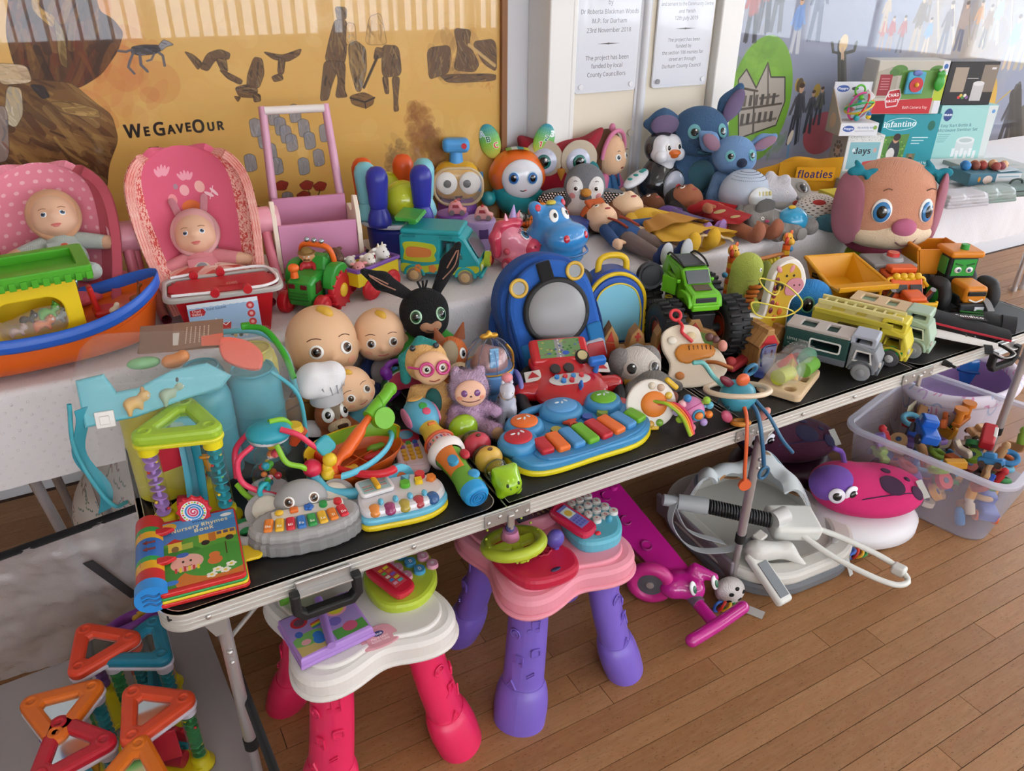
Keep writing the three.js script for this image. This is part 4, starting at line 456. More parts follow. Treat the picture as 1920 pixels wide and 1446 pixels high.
function bluePlush(name,label,x,z,ry,k,body,belly,ringC,earIn,dark,o={}){
const t=T(name,label,'soft toy',x,BY,z,ry);t.scale.setScalar(k);
P(t,'body',blob([[0,0.07,0,0.075,0.075,0.06],[0,0.13,0,0.05,0.04,0.045],[-0.05,0.03,0.04,0.04,-0.06,0.025,0.09,0.032],[0.05,0.03,0.04,0.04,0.06,0.025,0.09,0.032],[-0.055,0.12,0.01,0.026,-0.085,0.06,0.04,0.028],[0.055,0.12,0.01,0.026,0.085,0.06,0.04,0.028]],0.03,0.007),body);
P(t,'belly',at(sp(1,24).scale(0.05,0.06,0.03),0,0.075,0.042),belly);
const h=P(t,'head',blob([[0,0.215,0,0.088,0.07,0.068],[0,0.19,0.025,0.08,0.05,0.05]],0.03,0.006),body);
P(t,'muzzle',blob([[0,0.18,0.052,0.05,0.03,0.022]],0.01,0.006),belly);
for(const s of[-1,1]){dot(t,h,'eye_patch',s*0.046,0.222,0.019,0.022,ringC,0.003);eye(t,h,s*0.045,0.22,0.013,null,{k:1.3,white:0x15161c});}
P(t,'nose',at(sp(1,20).scale(0.022,0.018,0.016),0.0,0.196,0.078),m(dark,'plush'));
for(const s of[-1,1]){const[ex1,ey1,w]=o.ears[s<0?0:1];const e=P(t,'ear',blob([[s*0.07,0.235,-0.01,0.02,s*(0.07+ex1*0.5),0.235+ey1*0.5,-0.012,w],[s*(0.07+ex1*0.5),0.235+ey1*0.5,-0.012,w,s*(0.07+ex1),0.235+ey1,-0.012,0.014]],0.02,0.006),body);e.geometry.scale(1,1,0.55);P(e,'ear_lining',at(sp(1,18).scale(w*0.72,Math.hypot(ex1,ey1)*0.46,0.012),s*(0.07+ex1*0.52),0.235+ey1*0.52,0.0065+w*0.28,0,0,-s*Math.atan2(ex1,ey1)),earIn);}
P(t,'smile',tu([[-0.045,0.175,0.06],[0,0.162,0.076],[0.045,0.175,0.06]],0.0015,14),m(dark,'fabric'));
}
bluePlush('blue_plush','large dark blue soft toy with purple-lined ears, seated behind the others',1.985,-2.18,-0.3,1.16,m(0x3d5c7e,'plush'),m(0x4c7f90,'plush'),m(0x7cc0c4,'fabric'),m(0x8f7aa4,'plush'),0x24344e,{ears:[[0.1,0.0,0.042],[0.05,0.1,0.036]]});
bluePlush('blue_plush','smaller light blue soft toy with pink-lined ears and a navy nose',2.02,-2.03,-0.3,0.88,m(0x6f92bd,'plush'),m(0x8ab8cc,'plush'),m(0x7cc4c8,'fabric'),m(0xc79ab4,'plush'),0x2a3a5c,{ears:[[0.075,0.06,0.036],[0.1,0.04,0.03]]});
{
const t=T('night_light_bear','pale blue domed night-light toy with a white bear head, lying on its side','night light',1.995,BY,-1.9,-0.5);
P(t,'dome',at(sp(0.085,32).scale(1.02,0.98,0.95),-0.02,0.082,0),m(0xb9c6d8));const pr=[];for(let j=0;j<4;j++)for(let i=0;i<26;i++){const a=-1.2+i*0.11,e=0.75+j*0.16,r=0.0855;pr.push(at(sp(0.0013,6),-0.02+r*1.02*Math.cos(e)*Math.sin(a),0.082+r*0.98*Math.sin(e),r*0.95*Math.cos(e)*Math.cos(a)));}
const ph=P(t,'light_holes',pr,m(0x5a6474));ph.userData.kind='stuff';
P(t,'control_panel',at(sp(1,26).scale(0.045,0.036,0.012),0.012,0.088,0.074,-0.1,0.3),m(0xdfe2e2,'gloss'));for(let i=0;i<4;i++)P(t,'button',at(rb(0.009,0.015,0.006,0.003),0.004+i*0.013,0.104,0.083-i*0.003,-0.25,0.3),m(0xd8cc8a));P(t,'button',at(sp(0.005,10),0.03,0.084,0.083),m(0x4a6aa8));
const h=P(t,'bear_head',blob([[0.085,0.09,0,0.055,0.05,0.05],[0.125,0.078,0.02,0.03,0.026,0.026],[0.065,0.14,-0.02,0.016],[0.105,0.137,0.02,0.017],[0.04,0.085,0,0.05,0.05,0.05]],0.02,0.006),m(0xd6d4da,'plush'));P(t,'nose',at(sp(0.007,12),0.152,0.078,0.03),m(0x8a8088));eye(t,h,0.11,0.1,0.005,null);
P(t,'pompom',at(sp(0.022,16),-0.085,0.03,0.05),m(0xe9e9ec,'plush'));
}
{
const t=T('yellow_swim_bag','yellow drawstring bag with purple lettering propped beside the boxes','bag',2.365,BY+0.005,-2.06,-0.42);
P(t,'bag',pillow([[-0.15,0.02],[-0.07,0.012],[0.06,0.0],[0.14,0.01],[0.17,0.06],[0.175,0.125],[0.1,0.125],[0.0,0.135],[-0.07,0.105],[-0.13,0.09],[-0.19,0.06]],0.035),m(0xe2a010,'fabric'));
P(t,'front_flap',at(sheet((u,v)=>{const x=-0.07+u*0.24;return[x,0.01+v*(0.112+0.02*u)-0.01*Math.sin(u*9)*(1-v),0.036+0.008*Math.sin(u*PI)+0.003*Math.sin(u*12+v*3)];},24,12,0.003),0,0,0),m(0xe6a512,'fabric'));
print(t,'lettering',0.15,0.05,3000,(g,W,K)=>{bx(g,0,0,W,K,'#e2a011');txt(g,'floaties',W/2,K/2+2,38,'#3a2a6a','bold sans-serif','center',0,140);},0.065,0.083,0.0545,0.02,0.0,-0.02,{roughness:0.9});
}
// ---------- back table: dolls lying down, vehicles, small animals ----------
function lyingDoll(label,x,z,ry,L,o){
const t=T('cloth_doll',label,'doll',x,BY+0.006,z,ry),k=L/0.4,q=(...v)=>v.map((n)=>n*k);
const sk=m(o.skin,'fabric'),top=m(o.top,'fabric'),bot=m(o.bottom,'fabric');
const h=P(t,'head',blob([q(0,0.045,-0.145,0.046,0.042,0.05),q(0,0.05,-0.125,0.036,0.034,0.034),q(0,0.088,-0.13,0.006),q(0,0.03,-0.09,0.018,0.018,0.02)],0.014*k,0.0045),sk);
P(t,'hair',blob(o.long?[q(0,0.036,-0.165,0.054,0.042,0.046),q(-0.05,0.026,-0.13,0.022,-0.06,0.018,-0.07,0.02),q(0.05,0.026,-0.13,0.022,0.058,0.018,-0.08,0.018)]:[q(0,0.036,-0.162,0.051,0.042,0.043)],0.02*k,0.005),m(o.hair,'fabric',{roughness:0.7}));
for(const s of[-1,1]){eye(t,h,s*0.018*k,0,0.0085*k,o.iris??0x4a3020,{dir:[0,-1,0],z:-0.143*k,s:0.8});P(t,'brow',tu([q(s*0.01,0.084,-0.157),q(s*0.018,0.083,-0.161),q(s*0.027,0.079,-0.156)],0.0011*k,8),m(o.hair));}
dot(t,h,'mouth',0,0,0.01*k,0.004*k,m(0xc25a58,'fabric'),0.002,0,[0,-1,0],-0.112*k);
P(t,'torso',blob([q(0,0.034,-0.045,0.046,0.032,0.045),q(0,0.03,0.0,0.042,0.03,0.03)],0.02*k,0.006),top);
for(const s of[-1,1]){const a=o.arms?.[s<0?0:1]??[0.085,0.02,0.01];P(t,'arm',blob([q(s*0.04,0.036,-0.065,0.018,s*a[0],a[1]+0.012,a[2],0.015)],0.01,0.005),top);P(t,'hand',blob([q(s*a[0],a[1]+0.012,a[2]+0.005,0.014,s*(a[0]+0.006),a[1]+0.01,a[2]+0.025,0.011),q(s*(a[0]-0.012),a[1]+0.016,a[2]+0.012,0.006,s*(a[0]-0.016),a[1]+0.016,a[2]+0.022,0.005)],0.008,0.004),sk);}
for(const s of[-1,1]){P(t,'leg',blob([q(s*0.022,0.028,0.02,0.025,s*0.03,0.024,0.16,0.018)],0.01,0.006),o.dress?sk:bot);P(t,'shoe',blob([q(s*0.032,0.024,0.17,0.019),q(s*0.034,0.04,0.185,0.02,0.027,0.016)],0.012,0.005),m(o.shoe,'fabric'));if(o.sole)P(t,'shoe_sole',at(sp(1,18).scale(...q(0.02,0.033,0.009)),...q(s*0.034,0.042,0.199)),m(o.sole,'fabric'));}
if(o.dress)P(t,'skirt',grid((u,v)=>{const a=u*2*PI,r=(0.046+v*o.flare)*k,w=1+0.09*v*Math.sin(a*9+v*3);return[r*Math.cos(a)*w,Math.max(0.003,(0.032+(0.03-0.006*v)*Math.sin(a)*w)*k+0.004*Math.sin(a*5)),(-0.015+v*o.len+0.012*Math.sin(a*4)*v)*k];},72,20),bot);
return t;
}
const doll1=lyingDoll('cloth man doll lying down in a blue jumper, grey trousers and navy shoes',1.43,-1.82,0.02,0.43,{skin:SKIN2,hair:0x4a2c1c,top:0x2b4e82,bottom:0x7a6a66,shoe:0x2a3a6c,sole:0xe8e8ec,arms:[[0.075,0.02,0.03],[0.11,0.035,-0.03]]});
P(doll1,'cap',[at(sp(0.054,24).scale(1,0.95,0.7),0,0.043,-0.186),at(rb(0.07,0.012,0.04,0.006),0,0.088,-0.185,0.5)],m(0xe0682c,'fabric'));for(const s of[-1,1])P(doll1,'brace_strap',tu([[s*0.022,0.07,-0.085],[s*0.02,0.072,-0.04],[s*0.022,0.066,0.012]],0.004,12),m(0xd0543a,'fabric'));
const doll2=lyingDoll('cloth doll with auburn hair lying down in a long yellow satin dress',1.575,-1.87,0.02,0.46,{skin:0xeecdaa,hair:0x7a4424,long:true,top:0xe6b83a,bottom:0xe8b42c,shoe:0xd8a82c,dress:true,flare:0.075,len:0.19,iris:0x5a3a20});
P(doll2,'overskirt',grid((u,v)=>{const a=0.15+u*(PI-0.3),r=0.062+v*0.05;return[r*Math.cos(a)*1.1,0.045+0.036*Math.sin(a)+0.003*Math.sin(u*22),0.0+v*0.1+0.03*Math.sin(a)];},40,10),m(0xdd9a22,'fabric',{roughness:0.6}));P(doll2,'hem_trim',tu([...Array(15)].map((_,i)=>[-0.125+i*0.018,0.02+0.035*Math.sin(i/14*PI)+0.004*(i%2),0.205+0.006*Math.sin(i*2)]),0.004,60),m(0xeed2a2,'fabric'));
lyingDoll('doll with dark skin lying in a patterned purple dress and lilac shoes',1.69,-1.915,0.03,0.36,{skin:0x6a4028,hair:0x1c1412,long:true,top:0x6a4c92,bottom:0x7a6aa4,shoe:0xa678c8,sole:0xb890d8,dress:true,flare:0.03,len:0.14});
const doll4=lyingDoll('doll with long black hair lying in a red dress with cream leaf print',1.815,-1.85,0.02,0.46,{skin:0xa96a4c,hair:0x15110f,long:true,top:0xb81c24,bottom:0xc01f26,shoe:0xa0644c,dress:true,flare:0.03,len:0.13,arms:[[0.05,0.05,-0.01],[0.09,0.02,0.0]]});
for(const[x,z,r]of[[-0.03,0.03,0.02],[0.025,0.07,0.022],[0.02,-0.01,0.016],[-0.03,0.1,0.016]])dot(doll4,doll4.children.find((c)=>c.name.startsWith('skirt')),'leaf_print',x,0,r,r*0.6,m(0xe0c488,'fabric'),0.002,x*20,[0,-1,0],z);
{
const t=T('toy_van','teal toy camper van with lime and orange patches and a green roof spoiler','toy van',0.825,BY,-1.86,0.92),te=m(0x1f9aa2),lm=m(0xb8c02c),L=0.225;
P(t,'body',at(ex(sh([[-0.11,0.024],[0.108,0.024],[0.112,0.05],[0.106,0.068],[0.07,0.128],[0.055,0.138],[-0.098,0.138],[-0.11,0.128]]),0.105,0.006,[new THREE.Path([[0.0,0.072],[0.062,0.072],[0.042,0.118],[0.004,0.12]].map((p)=>new THREE.Vector2(...p)))]),0,0,0,0,-H),te);
P(t,'cab_interior',at(rb(0.092,0.06,0.006),0,0.095,-0.004),m(0x2a5a62));P(t,'seat',[at(rb(0.03,0.05,0.012,0.004),0.022,0.085,0.02),at(rb(0.03,0.05,0.012,0.004),-0.022,0.085,0.02)],m(0x2f8088));P(t,'steering_wheel',at(to(0.014,0.002,20,8),-0.02,0.082,0.058,1),m(0xe0e0e0));
P(t,'windscreen',at(ex(rr(0.086,0.06,0.008),0.004,0.001),0,0.099,0.0915,-0.54),m(0x6c8a90,'gloss',{transmission:0.55}));
P(t,'roof',at(rb(0.112,0.016,0.165,0.008),0,0.142,-0.024),te);for(const z of[-0.08,0.02])P(t,'roof_clip',[at(rb(0.004,0.006,0.036,0.002),-0.0565,0.131,z)],m(0x17868e));
P(t,'spoiler',[at(ex(sh([[-0.03,0],[0.03,0.002],[0.034,0.012],[-0.026,0.008]]),0.1,0.002),0,0.166,-0.086,0,H),at(rb(0.03,0.016,0.02,0.003),0,0.156,-0.082)],m(0x3c9a3a));
P(t,'side_panel',at(ex(sh([[-0.1,0.066],[-0.09,0.062],[-0.03,0.06],[-0.01,0.066],[-0.014,0.08],[-0.008,0.094],[-0.014,0.108],[-0.03,0.112],[-0.09,0.114],[-0.1,0.108],[-0.096,0.09]],true),0.003,0.0008),-0.0535,0,0,0,-H),lm);
P(t,'orange_patch',at(ex(sh([[-0.09,0.076],[-0.05,0.073],[-0.024,0.078],[-0.022,0.094],[-0.05,0.101],[-0.088,0.098]],true),0.003,0.0006),-0.0552,0,0,0,-H),m(0xd07a3c));
P(t,'wave_stripe',at(ex(sh([[-0.106,0.03],[-0.05,0.028],[-0.01,0.036],[0.04,0.028],[0.106,0.04],[0.106,0.054],[0.05,0.05],[0.0,0.056],[-0.05,0.048],[-0.106,0.052]],true),0.002,0.0005),-0.0535,0,0,0,-H),lm);P(t,'front_stripe',at(rb(0.1,0.02,0.004,0.002),0,0.05,0.111,-0.05),lm);
for(const[x,z]of[[-0.055,-0.02],[-0.0555,-0.06]])P(t,'flower',[...Array(5)].map((_,i)=>at(sp(1,8).scale(0.0015,0.006,0.006),x,0.042+0.006*Math.sin(i*1.257),z+0.006*Math.cos(i*1.257))),m(0xd9803a));
P(t,'spare_wheel_cover',[at(cy(0.021,0.022,0.014,28),0.012,0.055,0.12,H)],m(0xa9c22c));P(t,'flower_emblem',[...Array(6)].map((_,i)=>at(sp(1,8).scale(0.005,0.005,0.002),0.012+0.006*Math.cos(i*1.047),0.055+0.006*Math.sin(i*1.047),0.128)),m(0xe07a2c));P(t,'bumper',at(rb(0.11,0.01,0.01,0.004),0,0.026,0.112),m(0x2fb0b8));
for(const s of[-1,1]){P(t,'headlight',at(cy(0.007,0.007,0.006,16),s*0.038,0.05,0.112,H),m(0xe8f0f0,'gloss'));for(const z of[-0.072,0.07]){P(t,'wheel_arch',at(to(0.026,0.005,20,8,PI),s*0.052,0.022,z,0,H),te);wheel(t,s*0.047,0.022,z,0.022,0.018,m(0x8c7a68,'rubber'),m(0xc8a878),0.6);}}
}
{
const t=T('toy_tractor','green toy tractor with red wheels and orange roll bar, towing a yellow trailer','toy tractor',0.44,BY,-1.81,-0.8),gr=m(0x2f9a34);
P(t,'body',[at(ex(sh([[-0.055,0.03],[0.055,0.03],[0.06,0.05],[0.056,0.088],[0.03,0.098],[0.0,0.1],[-0.02,0.1],[-0.03,0.13],[-0.05,0.132],[-0.06,0.1]],false),0.066,0.008),0,0,0,0,-H)],gr);
for(const s of[-1,1]){P(t,'rear_mudguard',at(ex(sh([[-0.045,0.0],[-0.04,0.03],[-0.02,0.05],[0.02,0.05],[0.04,0.03],[0.045,0.0],[0.03,0.0],[0.0,0.03],[-0.03,0.0]],true),0.03,0.005),s*0.052,0.062,-0.035,0,H),gr);P(t,'side_window',at(ex(sh([[-0.014,-0.014],[0.014,-0.012],[0.012,0.014],[-0.01,0.014]]),0.004,0.001),s*0.034,0.07,0.022,0,H),m(0x6a1c24,'gloss'));}
for(const s of[-1,1])P(t,'headlamp',at(rb(0.018,0.012,0.004,0.002),s*0.016,0.08,0.06,-0.1),m(0x5a1c20,'gloss'));P(t,'grille',[0,1,2].map((i)=>at(rb(0.052,0.003,0.004,0.001),0,0.045+i*0.009,0.06)),m(0x237a2a));
P(t,'exhaust',[at(cy(0.008,0.01,0.02,16),-0.016,0.106,0.042),at(sp(0.0135,18).scale(1,0.8,1),-0.016,0.12,0.042)],m(0xee6a1e));
P(t,'roll_bar',tu([[-0.04,0.06,-0.05],[-0.045,0.12,-0.045],[-0.035,0.15,-0.04],[0,0.156,-0.038],[0.035,0.15,-0.04],[0.045,0.12,-0.045],[0.04,0.06,-0.05]],0.007,40),m(0xee6a1e));for(const x of[-0.02,0,0.02])P(t,'roof_light',[at(sp(0.007,12),x,0.166,-0.038)],m(0xaeb8c0,'chrome'));
for(const s of[-1,1]){const w=P(t,'wheel',at(wheelG(0.046,0.024,0.006),s*0.058,0.046,-0.035),m(0xc8202c));P(w,'tyre',at(to(0.044,0.0045,36,8),s*0.046,0.046,-0.035,0,H),BLK);P(w,'hub',at(sp(1,18).scale(0.006,0.018,0.018),s*0.071,0.046,-0.035),m(0xe0b82a));for(let i=0;i<12;i++)P(w,'lug',at(rb(0.026,0.006,0.01,0.002),s*0.058,0.046+0.046*Math.sin(i*PI/6),-0.035+0.046*Math.cos(i*PI/6),-i*PI/6),m(0xd02632));wheel(t,s*0.05,0.028,0.04,0.028,0.026,m(0xc8202c),m(0xd83038),0.5);}
const f=T('toy_farmer','little toy farmer with a brown hat sitting on the green tractor','toy figure',0.445,BY+0.098,-1.835,-0.35);P(f,'body',blob([[0,0.008,0,0.016,0.014,0.012],[-0.014,0.01,0.006,0.006,-0.016,0.004,0.016,0.005],[0.014,0.01,0.006,0.006,0.016,0.004,0.016,0.005]],0.006,0.003),m(0xb8222c));const h=P(f,'head',blob([[0,0.032,0,0.016],[0,0.03,0.016,0.004],[-0.016,0.031,0,0.004],[0.016,0.031,0,0.004]],0.004,0.0025),m(0xd89a6c));for(const s of[-1,1])eye(f,h,s*0.006,0.034,0.0024,null);P(f,'hat',[at(cy(0.022,0.022,0.003,24),0,0.041,0),at(sp(0.015,18).scale(1,0.8,1),0,0.043,0)],m(0x8a6a34,'matte'));P(f,'moustache',tu([[-0.007,0.026,0.015],[0,0.028,0.018],[0.007,0.026,0.015]],0.002,8),m(0x6a3c1c));
const r=T('toy_trailer','yellow toy trailer with a purple rim and red wheels, filled with farm animals','toy trailer',0.6,BY,-1.845,0.46);
P(r,'wagon_box',[at(rb(0.14,0.004,0.075,0.002),0,0.05,0),at(rb(0.15,0.04,0.006,0.003),0,0.065,0.038),at(rb(0.15,0.04,0.006,0.003),0,0.065,-0.038),at(rb(0.006,0.04,0.08,0.003),0.072,0.065,0),at(rb(0.006,0.04,0.08,0.003),-0.072,0.065,0)],m(0xd8c020));P(r,'rim',at(flat(ex(rr(0.16,0.092,0.008),0.009,0.002,[new THREE.Path(rr(0.14,0.072,0.006).getPoints(4).reverse())])),0,0.088,0),m(0x7a4ca4));
for(const x of[-0.03,0.045])for(const s of[-1,1])wheel(r,x,0.03,s*0.04,0.03,0.018,m(0xc8202c),m(0xd83038),0.5,H);P(r,'tow_bar',bar([-0.07,0.045,0],[-0.11,0.045,0],0.005),m(0xc8202c));
const beast=(nm,label,x,y,z,ry,col,spot,k,horns)=>{const a=T(nm,label,'toy animal',x,y,z,ry);a.scale.setScalar(k);const b=P(a,'body',blob([[0,0.022,0,0.022,0.018,0.017],[0.018,0.038,0,0.016,0.015,0.015],[0.03,0.032,0,0.01,0.009,0.012],[-0.014,0.012,0.01,0.007,-0.015,0.0,0.01,0.007],[0.012,0.012,0.01,0.007,0.013,0.0,0.01,0.007],[-0.014,0.012,-0.01,0.007,-0.015,0.0,-0.01,0.007],[0.012,0.012,-0.01,0.007,0.013,0.0,-0.01,0.007]],0.008,0.003),m(col));for(const s of[-1,1]){P(a,'ear',at(sp(1,10).scale(0.004,0.004,0.008),0.013,0.046,s*0.016,0,0,0.3),m(col));if(horns)P(a,'horn',at(cy(0.001,0.003,0.008,8),0.017,0.055,s*0.007),m(0xe8dcc0));P(a,'eye',at(sp(0.002,8),0.032,0.042,s*0.006),m(0x101010,'gloss'));P(a,'nostril',at(sp(0.0016,6),0.04,0.032,s*0.004),m(0x7a4a4a));}if(spot)for(const[sx,sy,sz]of[[-0.012,0.026,0.016],[0.002,0.018,0.0168],[-0.018,0.034,0.006],[0.012,0.05,0.004]])P(a,'spot',at(sp(1,10).scale(0.006,0.005,0.003),sx,sy,sz),m(0x1c1a1a));if(spot)P(a,'collar',at(to(0.014,0.002,20,6),0.012,0.03,0,0,H,0),m(0xb82430));return a;};
beast('toy_cow','white spotted toy cow with a red collar standing at the right of the yellow trailer',0.632,BY+0.062,-1.868,-1.1,0xe9e6e2,true,1.15,true);beast('toy_pig','pink toy pig at the front left corner of the yellow trailer',0.567,BY+0.055,-1.82,-1.7,0xe89a9c,false,0.95);beast('toy_sheep','cream toy sheep lying in the middle of the yellow trailer',0.598,BY+0.06,-1.85,-1.4,0xece4d8,false,1.0);beast('toy_goat','small white toy animal at the back left of the yellow trailer',0.553,BY+0.062,-1.865,-1.3,0xded8d0,false,0.85);beast('toy_horse','brown toy horse at the back of the yellow trailer behind the roll bar',0.515,BY+0.06,-1.89,-1.2,0x5a3420,false,1.3);
}
{
const t=T('lilac_stacking_cup','lilac round container upside down carrying two little pink cars','toy cup',1.035,BY,-2.06,0);
P(t,'cup',la([[0.001,0.085],[0.048,0.085],[0.051,0.08],[0.057,0.006],[0.06,0.004],[0.06,0],[0.001,0]],40),m(0xb7a0d2));P(t,'slot',at(rb(0.03,0.03,0.006,0.004),-0.01,0.05,0.05,-0.08,-0.2),m(0x5a4480));
const car=(nm,label,x,y,z,ry,body,top)=>{const c=T(nm,label,'toy car',x,y,z,ry);P(c,'car_body',[at(ex(sh([[-0.026,0.006],[0.026,0.006],[0.028,0.016],[0.016,0.022],[0.008,0.036],[-0.016,0.036],[-0.026,0.02]],true),0.03,0.004),0,0,0)],m(body));P(c,'window',[at(ex(sh([[-0.014,0.022],[0.008,0.022],[0.004,0.032],[-0.012,0.032]]),0.034,0.002),0,0,0)],m(0xb04048,'gloss'));P(c,'roof_light',at(sp(1,10).scale(0.005,0.005,0.005),-0.004,0.04,0),m(top));for(const x2 of[-0.015,0.016])for(const s of[-1,1])P(c,'wheel',at(cy(0.008,0.008,0.006,16),x2,0.008,s*0.017,H),m(0x8a7a80));return c;};
const p=t.position;car('toy_ambulance','little white and pink toy ambulance on top of the lilac container',p.x+0.008,BY+0.085,p.z+0.015,-0.55,0xe9a8a4,0xc02c3c);car('toy_car','little pink toy car with a round light, left of the ambulance on the lilac container',p.x-0.05,BY+0.092,p.z-0.05,-0.5,0xe8949a,0xd06a50);
const s=T('purple_stacking_cup','purple round container behind the lilac one under the pink car','toy cup',p.x-0.055,BY,p.z-0.075,0);P(s,'cup',la([[0.001,0.092],[0.046,0.092],[0.05,0.086],[0.054,0.004],[0.054,0],[0.001,0]],36),m(0x8a4ca8));P(s,'rim',at(to(0.052,0.003,36,8),0,0.006,0,H),m(0x7c3f9c));
}
{
const t=T('wooden_animal_box','shallow wooden box holding little jungle animals behind the hippo','wooden box',1.205,BY,-2.09,-0.45),w=m(0xb9854a,'wood');
P(t,'tray',[at(rb(0.2,0.006,0.11,0.002),0,0.003,0),at(rb(0.2,0.035,0.007,0.002),0,0.02,0.055),at(rb(0.2,0.035,0.007,0.002),0,0.02,-0.055),at(rb(0.007,0.035,0.11,0.002),0.1,0.02,0),at(rb(0.007,0.035,0.11,0.002),-0.1,0.02,0)],w);P(t,'insert',at(rb(0.18,0.03,0.1,0.002),0,0.018,0),m(0x8a5c30,'wood'));
const A=(nm,label,x,z,ry,col,prims,extra)=>{const a=T(nm,label,'toy animal',x,BY+0.033,z,ry);const b=P(a,'body',blob(prims,0.006,0.003),m(col));extra(a,b);};
const legs=(l)=>[[-l,0.014,0.006,0.005,-l,0.004,0.006,0.005],[l,0.014,0.006,0.005,l,0.004,0.006,0.005],[-l,0.014,-0.006,0.005,-l,0.004,-0.006,0.005],[l,0.014,-0.006,0.005,l,0.004,-0.006,0.005]];
A('toy_giraffe','small orange toy giraffe standing in the wooden animal box',1.24,-2.07,-0.6,0xf08a1e,[[0,0.02,0,0.018,0.012,0.01],[0.01,0.024,0,0.008,0.018,0.06,0,0.007],[0.022,0.066,0,0.012,0.008,0.008],...legs(0.012)],(a)=>{for(const s of[-1,1]){P(a,'horn',at(cy(0.0015,0.0015,0.01,8),0.016,0.077,s*0.004),m(0xb0601c));P(a,'ear',at(sp(1,8).scale(0.003,0.003,0.006),0.014,0.072,s*0.01),m(0xf08a1e));}for(const[x,y]of[[0,0.024],[-0.008,0.02],[0.014,0.04],[0.016,0.052]])P(a,'spot',at(sp(1,8).scale(0.004,0.004,0.002),x,y,0.009),m(0xb85a18));});
A('toy_zebra','small black and white striped toy zebra in the wooden animal box',1.2,-2.085,-2.4,0xd8d6d2,[[0,0.024,0,0.022,0.014,0.012],[0.016,0.03,0,0.008,0.026,0.044,0,0.007],[0.034,0.042,0,0.01,0.006,0.006],...legs(0.014)],(a)=>{for(let i=0;i<6;i++)P(a,'stripe',at(to(0.0128-Math.abs(i-2.5)*0.0008,0.0014,20,6).scale(1,1.1,1),-0.014+i*0.006,0.024,0,0,H),m(0x1a1a1a));P(a,'mane',tu([[0.008,0.044,0],[0.016,0.054,0],[0.026,0.052,0]],0.002,8),m(0x1a1a1a));});
A('toy_lion','small orange toy lion with a yellow face at the left of the wooden animal box',1.165,-2.07,-0.5,0xe8862a,[[0,0.016,-0.012,0.014,0.013,0.02],[0,0.026,0.006,0.018,0.018,0.01],...legs(0.008)],(a,b)=>{P(a,'face',at(sp(1,14).scale(0.012,0.012,0.008),0,0.026,0.014),m(0xf0b03c));for(const s of[-1,1])P(a,'eye',at(sp(0.0018,8),s*0.005,0.029,0.0215),m(0x101010));P(a,'nose',at(sp(0.0025,8),0,0.025,0.0225),m(0x6a3018));});
A('toy_tiger','small orange striped toy tiger lying along the front of the wooden animal box',1.215,-2.045,-0.5,0xe96a1c,[[0,0.012,0,0.034,0.012,0.012],[0.034,0.018,0.002,0.014,0.013,0.012],[0.026,0.03,0.006,0.004],[0.026,0.03,-0.006,0.004],[0.044,0.006,0.008,0.005,0.056,0.004,0.008,0.005],[-0.03,0.012,0,0.004,-0.056,0.014,-0.004,0.0035]],(a)=>{for(let i=0;i<5;i++)P(a,'stripe',at(to(0.0122,0.0011,16,6),-0.02+i*0.009,0.012,0,0,H),m(0x2a1a12));});
const o=T('orange_tray','orange plastic tray with a grey fish behind the hippo','toy tray',1.32,BY+0.02,-2.12,-0.4);P(o,'tray',at(flat(ex(rr(0.13,0.09,0.02),0.02,0.004,[new THREE.Path(rr(0.115,0.075,0.016).getPoints(5).reverse())])),0,0.03,0),m(0xe0561c));P(o,'tray_floor',at(flat(ex(rr(0.12,0.08,0.016),0.03,0.003)),0,0.012,0),m(0xc84a18));P(o,'fish',blob([[-0.04,0.03,0.03,0.03,0.02,0.014],[0.0,0.03,0.03,0.012]],0.01,0.004),m(0x6a88a0));
const bb=T('blue_play_box','blue plastic box with a white window standing between the hippo and the penguin','toy box',1.345,BY,-2.0,-0.7);P(bb,'box',[at(rb(0.09,0.05,0.055,0.006),0,0.026,0)],m(0x2b4c9c));P(bb,'window_frame',at(ex(rr(0.05,0.034,0.006),0.004,0.001),0.012,0.027,0.028),m(0xd8d8e0));P(bb,'lid',at(rb(0.094,0.008,0.06,0.003),0,0.053,0,0.1),m(0x24408a));P(bb,'lid_button',at(sp(1,12).scale(0.01,0.005,0.008),-0.02,0.058,0.01),m(0x4aa03c));
}
{
const t=T('hippo_toy','glossy blue plastic hippo head toy with red nostrils','toy hippo',1.155,BY,-1.815,0.15),bl=m(0x3b8fd2,'gloss');
const b=P(t,'head',blob([[0,0.062,-0.035,0.072,0.062,0.062],[0.0,0.13,-0.02,0.056,0.04,0.045],[0.01,0.085,0.04,0.072,0.045,0.05],[0.005,0.03,0.03,0.066,0.026,0.055],[-0.05,0.165,-0.035,0.018],[0.045,0.168,-0.04,0.016]],0.025,0.006),bl);
for(const s of[-1,1]){dot(t,b,'inner_ear',s>0?0.046:-0.052,0.168,0.009,0.01,m(0xc83048),0.003);dot(t,b,'nostril',0.01+s*0.036,0.098,0.009,0.011,m(0xcf2c40,'gloss'),0.004);eye(t,b,s*0.021,0.148,0.014,null,{s:1.35,k:0.6,dx:0.2});}
P(t,'mouth_line',tu([[-0.06,0.05,0.05],[-0.04,0.046,0.077],[0.01,0.045,0.0905],[0.06,0.046,0.075],[0.078,0.05,0.045]],0.0035,24),m(0x2a70b0,'gloss'));P(t,'top_cap',at(sp(1,16).scale(0.016,0.007,0.012),0,0.174,-0.022),m(0xd0b83a));
}
